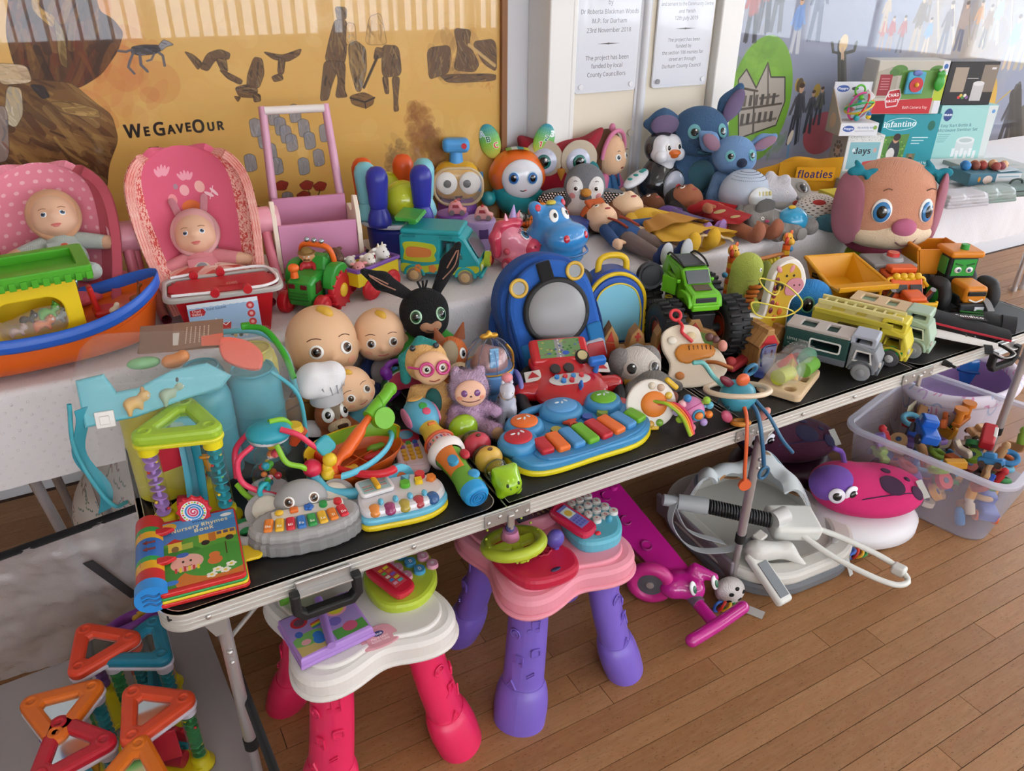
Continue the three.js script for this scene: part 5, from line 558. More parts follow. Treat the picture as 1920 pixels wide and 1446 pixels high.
{
const t=T('unicorn_car','pink plastic unicorn push car with a curly red mane and lilac horn','toy unicorn',1.03,BY,-1.855,0.3),pk=m(0xe98aa0,'gloss'),rd=m(0xd2405c,'gloss');
const b=P(t,'body',blob([[0,0.04,-0.005,0.05,0.032,0.06],[-0.005,0.085,0.0,0.043,0.045,0.043],[0.022,0.066,0.032,0.032,0.03,0.035]],0.02,0.005),pk);P(t,'muzzle',blob([[0.03,0.062,0.056,0.029,0.025,0.024]],0.01,0.005),rd);P(t,'nostril',[at(sp(0.004,8),0.042,0.07,0.078),at(sp(0.004,8),0.022,0.07,0.079)],m(0x9a2438));
P(t,'mane',blob([[-0.03,0.12,-0.01,0.018,-0.05,0.09,-0.01,0.018],[-0.05,0.09,-0.01,0.018,-0.055,0.05,0.0,0.014],[0.0,0.13,0.012,0.014,-0.03,0.125,0.0,0.016],[0.006,0.128,0.02,0.014],[0.02,0.13,0.015,0.011],[-0.045,0.06,0.03,0.01]],0.008,0.004),rd);P(t,'horn',at(cy(0.001,0.012,0.036,16),0.012,0.158,0.0,0,0,-0.1),m(0xb9a0d8));P(t,'ear',at(cy(0.001,0.011,0.03,12),-0.022,0.145,0.004,0,0,0.2),pk);P(t,'ear',at(cy(0.001,0.011,0.03,12),0.036,0.14,-0.004,0,0,-0.4),pk);
eye(t,b,0.014,0.098,0.0145,0x2a6a8c,{s:1.15,k:0.85});for(let i=0;i<3;i++)P(t,'eyelash',tu([[0.003-i*0.002,0.112+i*-0.003,0.042],[-0.004-i*0.003,0.118-i*0.004,0.04]],0.0009,4),m(0x1a1014));eye(t,b,0.046,0.092,0.009,0x2a6a8c,{s:1.2,k:0.85});
for(const[x,z]of[[-0.045,0.035],[0.05,0.03],[-0.045,-0.045],[0.05,-0.045]])wheel(t,x,0.021,z,0.021,0.016,rd,pk,0.5);
}
{
const t=T('elephant_plush','grey elephant soft toy lying with a turquoise plastic ball on its tummy','soft toy',1.935,BY+0.004,-1.715,-0.15),g=m(0x8b8784,'plush');
const b=P(t,'body',blob([[-0.06,0.045,-0.045,0.055,0.042,0.05],[-0.015,0.04,-0.015,0.05,0.036,0.04],[-0.09,0.04,-0.005,0.022,-0.105,0.02,0.05,0.016],[-0.03,0.03,0.03,0.025,-0.045,0.024,0.07,0.026],[0.07,0.03,0.02,0.022,0.1,0.026,0.045,0.028],[-0.02,0.032,0.05,0.02,0.012,0.026,0.085,0.026]],0.02,0.006),g);
P(t,'drum_tummy',at(sp(0.046,30).scale(1.1,0.95,1),0.045,0.045,0.022),m(0x2f9fce,'gloss'));P(t,'button',at(sp(1,14).scale(0.014,0.006,0.011),0.036,0.089,0.022,0,0.3),m(0xe0b82c));
P(t,'ear',at(sp(1,20).scale(0.042,0.024,0.012),-0.035,0.085,-0.02,-0.4,0.1,0.15),m(0x7d7a78,'plush'));P(t,'ear',at(sp(1,20).scale(0.034,0.022,0.012),-0.105,0.06,-0.055,-0.4,0.4,0.7),m(0x7d7a78,'plush'));P(t,'foot_pad',at(sp(1,16).scale(0.02,0.02,0.006),-0.048,0.026,0.094),m(0xa5a09c,'fabric'));P(t,'foot_pad',at(sp(1,16).scale(0.02,0.02,0.006),0.018,0.028,0.109),m(0xa5a09c,'fabric'));eye(t,b,-0.06,0,0.006,null,{dir:[0,-1,-0.4],z:-0.015});dot(t,b,'cheek',-0.05,0,0.008,0.006,m(0xe06a94,'fabric'),0.002,0,[0,-1,-0.4],0.0);
}
{
const t=T('owl_comforter','cream and teal owl soft toy lying with a dark-spotted tummy','soft toy',2.115,BY+0.004,-1.76,-0.3);
const h=P(t,'head',at(pillow([[-0.09,0.03],[-0.07,0.09],[-0.02,0.105],[0.04,0.1],[0.085,0.085],[0.09,0.03],[0.05,-0.015],[-0.05,-0.015]],0.03),-0.03,0.052,-0.05,-0.9),m(0xd5cec6,'plush'));
for(const s of[-1,1]){dot(t,h,'eye_patch',-0.03+s*0.05,0.1,0.028,0.022,m(0x9a938e,'fabric'),0.004);eye(t,h,-0.03+s*0.048,0.098,0.018,null,{k:1.1,white:0x3a2a24});}
dot(t,h,'beak',-0.02,0.058,0.012,0.009,m(0xd04a3c,'fabric'),0.004);
const body=P(t,'body',at(sp(1,28).scale(0.075,0.05,0.055),0.03,0.05,0.02),patternM(256,256,(g)=>{bx(g,0,0,256,256,'#d9d0c6');for(let j=0;j<22;j++)for(let i=0;i<16;i++)ov(g,i*16+(j%2)*8,j*12+6,3,2.4,'#4a4440');}));dot(t,body,'red_patch',0.01,0.083,0.022,0.01,m(0xc83c38,'fabric'),0.003);
P(t,'tail_fin',blob([[0.03,0.02,0.06,0.03,0.06,0.016,0.1,0.026],[0.075,0.02,0.06,0.03,0.1,0.016,0.085,0.022]],0.012,0.006),m(0x4f8090,'plush'));P(t,'wing',blob([[-0.04,0.03,0.04,0.024,-0.02,0.018,0.075,0.02]],0.01,0.006),m(0x7aa0a8,'plush'));P(t,'wing',blob([[0.1,0.05,-0.01,0.022,0.12,0.06,0.0,0.014]],0.01,0.006),m(0x4f90b8,'plush'));
}
// ---------- folding table, left half ----------
const CLR=m(0xffffff,'clear',{roughness:0.04});
{
const t=T('canister_bag','clear zipped vinyl bag with turquoise piping, full of toy canisters','bag',0.095,FY,-1.44,-0.16);
const g=new RoundedBoxGeometry(0.4,0.27,0.2,14,0.05),p=g.attributes.position;for(let i=0;i<p.count;i++){const x=p.getX(i),y=p.getY(i),z=p.getZ(i),k=0.006*noise.noise(x*40,y*40,z*40)+0.01*noise.noise(x*12,y*12,z*12);p.setXYZ(i,x*(1-Math.max(0,y)*0.5)+k,y+k+(y>0.1?0.03*(0.5-x*2):0),z+k);}g.computeVertexNormals();
P(t,'bag_film',at(g,0,0.138,0),m(0xd8dcdc,'film',{opacity:0.1}));
P(t,'piping',[tu([[-0.19,0.24,0.09],[-0.2,0.15,0.1],[-0.165,0.02,0.1],[-0.15,0.004,0.07]],0.004),tu([[0.15,0.245,0.085],[0.19,0.2,0.1],[0.196,0.1,0.1],[0.19,0.01,0.09]],0.004),tu([[0.06,0.262,-0.09],[0.14,0.25,-0.09],[0.18,0.22,-0.06],[0.19,0.19,0.08]],0.006)],m(0x4aa8b8,'plastic'));
P(t,'side_seam',sheet((u,v)=>[-0.195+0.02*v+0.012*Math.sin(u*8),0.01+u*0.22,0.1-0.012*v],16,3,0.002),m(0x3f9aac,'plastic'));
P(t,'cable_tie',[tu([[0.115,0.292,-0.03],[0.15,0.29,-0.01],[0.178,0.255,0.03],[0.19,0.215,0.07]],0.006,20),at(rb(0.018,0.012,0.014,0.003),0.118,0.293,-0.03)],m(0x2f9a1c));
P(t,'card_insert',at(rb(0.15,0.003,0.1,0.001),-0.0,0.283,-0.04,0.12,0,-0.06),m(0x8a6a5a,'matte'));print(t,'card_print',0.15,0.1,1600,(g,W,K)=>{bx(g,0,0,W,K,'#8d6c5c');bx(g,0,40,40,40,'#d6d0c8');bx(g,52,38,18,46,'#dcd6ce');for(let i=0;i<6;i++)for(let j=0;j<9;j++)bx(g,82+i*8,20+j*7,2,5,'#d8cabc');pl(g,[[110,60],[150,55],[150,100],[112,96]],'#e8705e');},0,0.2855,-0.04,-H+0.12,0,-0.06);
P(t,'orange_toy',blob([[-0.02,0.262,0.02,0.02,0.014,0.012],[0.0,0.27,0.02,0.012]],0.01,0.004),m(0xd8843c));P(t,'green_toy',blob([[-0.07,0.262,0.01,0.03,0.012,0.012]],0.01,0.004),m(0x82b880));
P(t,'coral_wedge',at(ex(sh([[0,0],[0.06,-0.03],[0.07,0.0],[0.05,0.03],[0,0.045]],true),0.012,0.003),0.07,0.255,0.03,-0.9),m(0xe8705e));
P(t,'wave_board',at(ex(sh([[-0.135,-0.035],[-0.135,0.05],[-0.09,0.055],[-0.075,0.02],[-0.04,0.022],[0.02,0.045],[0.08,0.05],[0.12,0.02],[0.1,0.0],[0.03,-0.012],[-0.05,-0.03]],false),0.014,0.004),-0.04,0.225,0.083,-0.35),m(0x67b9c6));P(t,'security_tag',[at(rb(0.032,0.03,0.006,0.002),-0.14,0.205,0.1,-0.35),at(rb(0.016,0.015,0.003,0.001),-0.14,0.206,0.105,-0.35)],m(0xe8e4e0));
const can=(label,x,z,c,h,r=0.05)=>{const k=T('toy_canister',label,'canister',0.095+x,FY+0.004,-1.44+z,0);P(k,'canister',la([[0.001,0],[r-0.004,0],[r,0.004],[r,h*0.55],[r+0.0015,h*0.555],[r+0.0015,h*0.58],[r,h*0.585],[r,h*0.86],[r-0.004,h-0.012],[r-0.014,h],[0.001,h]],40),m(c));P(k,'lid_ring',at(to(r-0.012,0.003,36,8),0,h,0,H),m(c));};
can('tall yellow canister at the left end of the clear bag',-0.085,0.035,0xc9bf3c,0.205);can('turquoise canister in the middle of the clear bag',0.018,0.02,0x4ea6b6,0.2);can('turquoise canister at the right end of the clear bag',0.118,-0.002,0x4ea6b6,0.2,0.052);can('yellow canister at the back right of the clear bag',0.135,-0.062,0xd0c25a,0.215,0.045);can('turquoise canister at the back of the clear bag',0.03,-0.06,0x4ea6b6,0.2,0.045);
const toy=(label,x,y,z,c,e)=>{const a=T('toy_animal',label,'toy animal',0.095+x,FY+y,-1.44+z,0.3);const b=P(a,'body',blob([[0,0.012,0,0.017,0.011,0.011],[0.022,0.02,0.003,0.011],[-0.01,0.004,0.006,0.005,-0.011,-0.006,0.007,0.004],[0.01,0.004,0.006,0.005,0.012,-0.006,0.007,0.004]],0.008,0.003),m(c));P(a,'ear',at(sp(1,8).scale(0.004,0.007,0.003),0.02,0.032,0.004),m(e));eye(a,b,0.025,0.022,0.002,null);};toy('small tan toy animal pressed against the bag film above the yellow canister',-0.105,0.213,0.075,0xd8b074,0xc08a4a);toy('small grey green toy dog lying on the canisters inside the bag',-0.045,0.218,0.078,0xa0b29a,0x3a3a3a);
}
function triTower(label,x,y,z,ry,C,k=1,rx=0,rz=0,full=true){
const t=T('activity_tower',label,'activity toy',x,y,z,ry,undefined,rx,rz);t.scale.setScalar(k);
const R=0.062,V3=[0,1,2].map((i)=>{const a=-H+PI/3+i*2*PI/3;return[R*Math.cos(a),R*Math.sin(a)];});
const tri=(r,grow)=>{const c=[];V3.forEach(([a,b])=>{const an=Math.atan2(b,a);for(let j=-4;j<=4;j++)c.push([a+(r+grow)*Math.cos(an+j*0.26),b+(r+grow)*Math.sin(an+j*0.26)]);});return sh(c.sort((p,q)=>Math.atan2(p[1],p[0])-Math.atan2(q[1],q[0])));};
const hole=(r)=>{const q=[0,1,2].map((i)=>{const a=-H+PI/3+i*2*PI/3;return new THREE.Vector2(r*Math.cos(a),r*Math.sin(a));});const c=[];for(let i=0;i<3;i++){const A=q[i],B=q[(i+1)%3];c.push(A.clone().lerp(B,0.12),A.clone().lerp(B,0.88));}return new THREE.Path(c);};
const W=(v)=>[v[0],-v[1]];
P(t,'top_frame',[at(flat(ex(tri(0.021,0),0.022,0.007,[hole(0.045)])),0,0.196,0)],m(C.top));P(t,'top_rim',at(flat(ex(tri(0.021,0.001),0.009,0.003,[hole(0.045)])),0,0.183,0),m(C.rim));
const mf=P(t,'mirror_frame',at(flat(ex(tri(0.0,-0.016),0.005,0.001)),0,0.192,0),m(C.inner));P(mf,'mirror',at(flat(ex(tri(0.0,-0.024),0.003,0.0005)),0,0.1955,0),m(0xc9d8dc,'chrome',{roughness:0.06}));
V3.forEach((v,i)=>{const[px,pz]=W(v);
P(t,'corner_boss',at(la([[0.004,0.0],[0.006,0.008],[0.012,0.009],[0.016,0.004],[0.019,-0.006]],24),px,0.2,pz),m(C.top));P(t,'tube_cap',at(cy(0.018,0.017,0.02,24),px,0.172,pz),m(C.cap));
P(t,'tube',at(cy(0.0155,0.0155,0.14,24,true),px,0.095,pz),CLR);P(t,'spindle',[at(cy(0.004,0.004,0.14,10),px,0.095,pz),...[...Array(8)].map((_,j)=>at(cy(0.013,0.013,0.0022,18),px,0.035+j*0.0165,pz,0.22,j))],m(C.spin[i%C.spin.length]));if(full)for(let j=0;j<6;j++)P(t,'bead',at(sp(0.0032,8),px+0.009*Math.cos(j*2.4),0.04+j*0.02,pz+0.009*Math.sin(j*2.4)),m([0xd83a3a,0xe8c830,0x3a9ad0,0x6ab83a][j%4]));P(t,'tube_foot',at(la([[0.001,0],[0.026,0],[0.027,0.008],[0.019,0.016],[0.018,0.028],[0.001,0.028]],26),px,0,pz),m(C.base));});
P(t,'base_plate',at(flat(ex(tri(0.02,0),0.014,0.003)),0,0.008,0),m(C.base));
if(full){
P(t,'slide',sheet((u,v)=>[-0.02+u*0.036+0.01*v,0.178-v*0.15,-0.035+0.075*v*v+0.003*Math.cos(u*2*PI)],8,14,0.004),m(0x2a93a8));P(t,'slide_groove',sheet((u,v)=>[-0.006+u*0.009+0.01*v,0.14-v*0.1,-0.0285+0.075*Math.pow(0.25+v*0.66,2)],3,10,0.003),m(0x1c6c80));P(t,'back_panel',at(rb(0.05,0.08,0.006,0.002),-0.03,0.13,-0.025,0,0.5),m(0xc2263a));P(t,'hoop',[at(to(0.011,0.003,20,8),0.028,0.11,-0.02,1.2),at(cy(0.01,0.005,0.03,14),0.028,0.092,-0.022)],m(0xe09a2a));P(t,'roller',at(cy(0.017,0.017,0.05,20),-0.005,0.034,0.015,0,0,H),m(0xb0243a));
const sp1=P(t,'spinner',at(ex(sh([...Array(36)].map((_,i)=>{const a=i*PI/18,r=0.0285+0.0025*Math.cos(i*PI/1.5);return[r*Math.cos(a),r*Math.sin(a)];})),0.01,0.003),0.004,0.047,0.058,-0.15),m(0xd2283a));print(sp1,'spinner_print',0.044,0.044,4000,(g,W2,K)=>{bx(g,0,0,W2,K,'#d2283a');ov(g,W2/2,K/2,22,22,'#e8e8ec');for(let i=0;i<130;i++){const a=i*0.16,r=2+i*0.115;ov(g,W2/2+r*Math.cos(a),K/2+r*Math.sin(a),1.7,1.7,i>66?'#3a88c8':'#d84a6a');}for(let i=0;i<24;i++){const a=i*0.262;ov(g,W2/2+19*Math.cos(a),K/2+19*Math.sin(a),1.8,1.8,['#e8c830','#6ab83a','#d84a3a'][i%3]);}},0.004,0.048,0.0635,-0.15);P(t,'spinner_stand',at(rb(0.034,0.02,0.014,0.004),0.004,0.02,0.055),m(0x2fa8b8));
}
}
triTower('tall triangular activity tower with a lime top, clear bead tubes and red spiral spinner',0.055,FY,-1.302,-0.28,{top:0xa0c436,rim:0xd8d42a,inner:0xc02c3a,cap:0xe8d820,base:0xe4d21c,spin:[0x2a9aa8,0xd0a838,0xa884c8]});
{
const t=T('bead_rattle','hourglass bead rattle with a teal cap and bendy pink and green tubes','activity toy',0.182,FY,-1.285,-0.2,undefined,0,-0.12);
P(t,'cap_top',at(sp(1,26).scale(0.042,0.02,0.034),0,0.148,0,0,0,0.1),m(0x2fa0b4));P(t,'cap_lip',at(cy(0.04,0.036,0.008,28).scale(1,1,0.8),0,0.138,0,0,0,0.1),m(0xe8e8ee));P(t,'base',at(la([[0.001,0],[0.04,0],[0.044,0.006],[0.038,0.022],[0.028,0.028],[0.001,0.028]],30),0,0.0,0),m(0xe0dce2));
P(t,'hourglass',at(la([[0.024,0.025],[0.036,0.05],[0.03,0.068],[0.022,0.078],[0.032,0.095],[0.028,0.11],[0.022,0.116],[0.03,0.138]],32),0,0,0),CLR);for(let i=0;i<16;i++)P(t,'bead',at(sp(rnd(0.005,0.009),10),rnd(-0.016,0.016),0.034+rnd(0,0.05)+(i%4===0?0.045:0),rnd(-0.016,0.016)),m([0xd83a4a,0x5ab83a,0xe8c02c,0x2fa0b4,0xe07a2a][i%5]));
const pk=m(0xe23a5c),gn=m(0x86c22c);const tube=(pts,c,n)=>{P(t,'bendy_tube',tu(pts,0.0055,40),c);};
tube([[0.02,0.165,0.02],[0.05,0.158,0.03],[0.075,0.135,0.03],[0.088,0.125,0.03]],pk);tube([[-0.03,0.138,0.03],[-0.055,0.115,0.04],[-0.05,0.075,0.05],[-0.02,0.055,0.055],[0.035,0.03,0.05],[0.055,0.022,0.05]],pk);tube([[0.012,0.14,0.034],[0.03,0.11,0.05],[0.055,0.1,0.05],[0.072,0.085,0.045]],gn);tube([[0.0,0.17,0],[0.025,0.168,-0.01],[0.04,0.15,-0.02]],gn);tube([[-0.06,0.05,0.02],[-0.04,0.034,0.04],[-0.005,0.024,0.05]],gn);tube([[0.07,0.075,0.02],[0.072,0.05,0.03],[0.06,0.03,0.04]],gn);tube([[-0.03,0.15,-0.01],[-0.06,0.1,-0.02],[-0.06,0.05,0]],pk);
P(t,'ball_charm',at(sp(0.018,18),0.076,0.088,0.04),m(0xd82a4c));P(t,'flower_charm',[at(sp(0.014,14),0.108,0.105,0.04),at(sp(0.014,14),0.105,0.075,0.042),at(sp(0.01,12),0.103,0.09,0.042)],m(0xe8c22a));P(t,'cone_charm',[at(cy(0.014,0.018,0.012,20),0.047,0.145,-0.02)],m(0xe0b82a));P(t,'cone_charm',at(cy(0.018,0.008,0.035,18),0.05,0.122,-0.022,0,0,-0.3),m(0xd2502a));
P(t,'triangle_charm',at(ex(rr(0.034,0.034,0.01),0.014,0.004),0.1,0.13,0.028,-0.3,0,0.7),m(0x2fa4b2));P(t,'ring_charm',at(to(0.011,0.005,20,8),-0.012,0.058,0.055,0,0.8),m(0x2fb0bc));P(t,'gear_charm',[at(cy(0.018,0.018,0.014,18),-0.012,0.016,0.06,1.2),...[...Array(8)].map((_,i)=>at(sp(0.005,8),-0.012+0.018*Math.cos(i*0.785),0.018+0.018*Math.sin(i*0.785)*0.4,0.06+0.016*Math.sin(i*0.785)))],m(0x2a8ca0));P(t,'star_charm',[...Array(5)].map((_,i)=>at(sp(1,10).scale(0.007,0.012,0.007),0.05+0.009*Math.cos(i*1.257),0.018+0.009*Math.sin(i*1.257),0.05,0,0,i*1.257-H)),m(0xc8284c));
}
{
const t=T('nursery_book','chunky toy book with a ringed spine and printed nursery rhyme cover','toy book',0.022,FY,-1.158,-0.1),w=0.142,d=0.195;
[['back_cover',0xd22c2c,0.005,0.008],['page',0xe8cc20,0.0125,0.006],['page',0x2f9a4a,0.0185,0.006],['front_cover',0xd22c2c,0.026,0.009]].forEach(([n,c,y,h],i)=>P(t,n,at(flat(ex(rr(w-i*0.002,d,0.01),h,0.002)),0.012,y,0),m(c)));
print(t,'cover_print',w-0.016,d-0.016,5000,(g,W,K)=>{bx(g,0,0,W,K,'#4a86c8');ov(g,60,110,110,55,'#5aa03c');ov(g,10,130,70,60,'#3f8a34');ov(g,110,170,90,40,'#d0742c');ov(g,90,130,60,40,'#4a9638');bx(g,0,0,W,26,'#5a9ad4');ov(g,14,14,14,12,'#e8b83a');ov(g,112,12,10,5,'#fff');txt(g,'Vtech',66,13,9,'#1c2a6a','bold sans-serif');txt(g,'Nursery Rhymes',66,26,14,'#f4e8b0','bold sans-serif','center',-0.05,96);txt(g,'Book',72,39,14,'#f4e8b0','bold sans-serif','center',-0.05);bx(g,62,55,62,22,'#e8b42c');bx(g,78,56,12,24,'#c8742c');for(let i=0;i<3;i++)bx(g,92+i*11,57,8,8,'#6a5a7a');for(const x of[72,112])ov(g,x,80,7,7,'#3a2a2a');bx(g,12,62,22,24,'#e8c84a');pl(g,[[8,62],[23,50],[38,62]],'#c83a2c');ov(g,23,80,6,8,'#8a6a3a');bx(g,34,70,18,16,'#a8b84a');ov(g,40,122,26,22,'#eab0a0');ov(g,34,118,2,3,'#3a2a2a');ov(g,46,118,2,3,'#3a2a2a');pl(g,[[34,130],[40,133],[47,130]],null,'#a84a4a',1.6);for(let i=0;i<6;i++)bx(g,20+i*7,132,4,12,i%2?'#e8d03a':'#c83a3a');ov(g,34,100,10,6,'#4a6ac0');ov(g,84,132,12,11,'#d8743a');ov(g,84,118,9,8,'#d8743a');pl(g,[[104,90],[104,122]],null,'#5a3a20',2);for(const[x,y]of[[86,158],[98,164],[108,152],[76,168]]){for(let i=0;i<5;i++)ov(g,x+5*Math.cos(i*1.26),y+4*Math.sin(i*1.26),4,3,'#f4ece0');ov(g,x,y,3,2.4,'#e8c83a');}ov(g,14,165,11,6,'#3a7ac8');},0.014,0.0312,0,-H);
for(let i=0;i<7;i++)P(t,'spine_ring',at(cy(0.024,0.024,[0.034,0.014,0.018,0.05,0.012,0.02,0.03][i],26),-0.066,0.022,[-0.09,-0.066,-0.05,-0.016,0.015,0.031,0.056][i],H),m([0xc8282c,0x2f9a4a,0xe0a41c,0x2a6ab8,0x2f9a4a,0xe0a41c,0xc8282c][i]));P(t,'spine_symbol',[-0.026,-0.008].map((z)=>at(ex(sh([[-0.01,0],[-0.003,0.005],[-0.003,0.002],[0.01,0.002],[0.01,-0.002],[-0.003,-0.002],[-0.003,-0.005]]),0.002,0.0004),-0.064,0.0465,z,-H,0,0)),m(0x7a2a2a));
for(const z of[-0.058,0.023])P(t,'clasp',at(flat(ex(sh([[-0.03,-0.008],[0.012,-0.008],[0.026,0],[0.012,0.008],[-0.03,0.008]]),0.008,0.002)),-0.05,0.0385,z),m(0xc8222c));P(t,'speaker_end',[at(cy(0.026,0.026,0.024,28),-0.066,0.024,0.083,H)],m(0x2a8ad8));P(t,'speaker_slot',[-1,0,1].map((i)=>at(tu([[-0.014,i*0.009,0],[-0.005,i*0.009+0.003,0],[0.005,i*0.009-0.003,0],[0.014,i*0.009,0]],0.0018,16),-0.066,0.024,0.0952)),m(0x1c5c98));
P(t,'page_tab',at(flat(ex(rr(0.034,0.044,0.009),0.006,0.002)),0.094,0.019,-0.045),m(0x1f8a48));P(t,'page_tab',at(flat(ex(rr(0.036,0.044,0.009),0.006,0.002)),0.093,0.0125,0.022),m(0xe8c41c));
}
const keyRow=(t,n,cols,f,w,d,h=0.008,words)=>{for(let i=0;i<n;i++){const[x,y,z,ry]=f(i);const k=P(t,'key',at(rb(w,h,d,0.0045,3),x,y,z,0.1,ry),m(cols[i%cols.length]));if(words)stamp(k,'key_note',w*0.7,w*0.5,(g,W,K)=>{bx(g,0,0,W,K,hexs(cols[i%cols.length]));txt(g,words[i],W/2,K/2,K*0.95,'#f4efe6','bold sans-serif');},x+d*0.22*Math.sin(ry),y+h/2+0.0006-d*0.02,z+d*0.22*Math.cos(ry),-H+0.1,ry);}};
{
const t=T('elephant_piano','grey elephant-shaped toy piano with eight coloured keys','toy piano',0.215,FY,-1.145,-0.15),g=m(0xa3a1a0,'matte');
const out=[];for(let i=0;i<60;i++){const a=i/60*2*PI;out.push([0.103*Math.sign(Math.cos(a))*Math.pow(Math.abs(Math.cos(a)),0.8)*(1+0.012*Math.cos(a*26)),-0.008+0.052*Math.sin(a)*(1+0.03*Math.cos(a*26))]);}
P(t,'lower_body',at(flat(ex(sh(out),0.028,0.006)),0,0.014,0.0),m(0x858383,'matte'));P(t,'upper_body',at(flat(ex(sh(out.map((p)=>[p[0]*0.95,p[1]*0.92])),0.022,0.008)),0,0.034,0),g);
const h=P(t,'head',blob([[0.0,0.04,-0.046,0.05,0.034,0.03],[0.0,0.058,-0.05,0.034,0.022,0.02]],0.02,0.004),g);for(const s of[-1,1]){P(t,'ear',at(cy(0.034,0.036,0.02,28),s*0.066,0.03,-0.05,0.5,0,-s*0.2),g);P(t,'inner_ear',at(sp(1,20).scale(0.025,0.004,0.025),s*0.066-0.002*s,0.041,-0.046,0.5,0,-s*0.2),m(0xd8d2c4));P(t,'side_handle',at(to(0.022,0.009,24,10),s*0.1,0.018,-0.012,H),g);eye(t,h,s*0.022,0.058,0.0105,0x6a4a34,{k:0.75,dir:[0,-0.6,-1],z:-0.025});}dot(t,h,'mouth',0.004,0.042,0.006,0.006,m(0xa03a34),0.003,0,[0,-0.5,-1],-0.01);
P(t,'button_strip',at(rb(0.128,0.006,0.022,0.003),0.008,0.045,-0.008,0.2),m(0xe4ddd0));['e8b82c','e8742c','2f6ac0','2f9a4a','d22c3a'].forEach((c,i)=>P(t,'button',i===2?[...Array(5)].map((_,j)=>at(sp(1,10).scale(0.0045,0.004,0.0045),-0.042+i*0.026+0.005*Math.cos(j*1.257),0.05,-0.01+0.005*Math.sin(j*1.257))):[at(i===0?sp(1,14).scale(0.008,0.005,0.007):i===1?rb(0.015,0.008,0.013,0.003):cy(0.007,0.008,0.008,18),-0.042+i*0.026,0.05,-0.01)],m(parseInt(c,16))));
keyRow(t,8,[0xe8822c,0xe8b42c,0xd22c3a,0x3a78c4,0x2f9a4a,0xe8b42c,0xe8822c,0xd22c3a],(i)=>[-0.063+i*0.0185,0.046,0.0255-Math.pow(i-3.5,2)*0.0007,(3.5-i)*-0.05],0.016,0.032,0.01,['Do','Re','Mi','Fa','So','La','Ti','Do']);
}
{
const t=T('baby_piano','small white and turquoise toy piano with a yellow lever and jewel keys','toy piano',0.392,FY,-1.128,-0.16);
const o=(k)=>sh([[-0.085,-0.02],[-0.07,0.04],[-0.02,0.055],[0.05,0.05],[0.085,0.02],[0.088,-0.02],[0.05,-0.048],[-0.03,-0.052],[-0.075,-0.046]].map((p)=>p.map((v)=>v*k)),true);
P(t,'base',at(flat(ex(o(1),0.014,0.005)),0,0.007,0),m(0xe8cc20));P(t,'band',at(flat(ex(o(0.99),0.014,0.005)),0,0.02,0),m(0x6cbcd8));P(t,'body',at(flat(ex(o(0.95),0.02,0.008)),0,0.032,-0.004),m(0xdcd8dc,'gloss'));
P(t,'song_panel',at(flat(ex(rr(0.066,0.05,0.01),0.008,0.002)),-0.042,0.047,-0.026,0,0.15),m(0xe4e0e0));print(t,'song_print',0.054,0.04,4000,(g,W,K)=>{bx(g,0,0,W,K,'#9ac0c0');for(let i=0;i<7;i++)for(let j=0;j<3;j++){bx(g,3+i*2.6,18+j*6,1.8,4,j%2?'#4a8a6a':'#c85a5a');bx(g,32+i*2.6,12+j*6,1.8,4,j%2?'#5a8a8a':'#c86a6a');}},-0.042,0.0514,-0.026,-H,0.15);P(t,'lever',at(rb(0.01,0.01,0.044,0.004),-0.04,0.056,-0.028,0,0.15,0),m(0xe8b020));
for(const[x,z,c,k]of[[0.02,-0.034,0x6ab8d0,3],[0.048,-0.036,0xd22c3a,20],[0.014,-0.016,0x5ab030,20],[0.041,-0.018,0xe8c01c,4],[0.066,-0.02,0xe07a2c,5]])P(t,'button',at(cy(0.0095,0.0105,0.01,k),x,0.046,z,0,k===4?PI/4:0),m(c));
[0xe08a3a,0x9a3a6a,0xb09a3c,0xb03a44,0x2f5c94].forEach((c,i)=>P(t,'key',at(blob([[0,0,0,0.013,0.009,0.015]],0.01,0.003),-0.054+i*0.0275,0.036,0.038-Math.abs(i-1.5)*0.003,0.3),m(c,'gloss')));[0,1,2,3].forEach((i)=>P(t,'black_key',at(sp(1,14).scale(0.0055,0.006,0.008),-0.04+i*0.0275,0.045,0.022),m(0x5ab4d4,'gloss')));
}
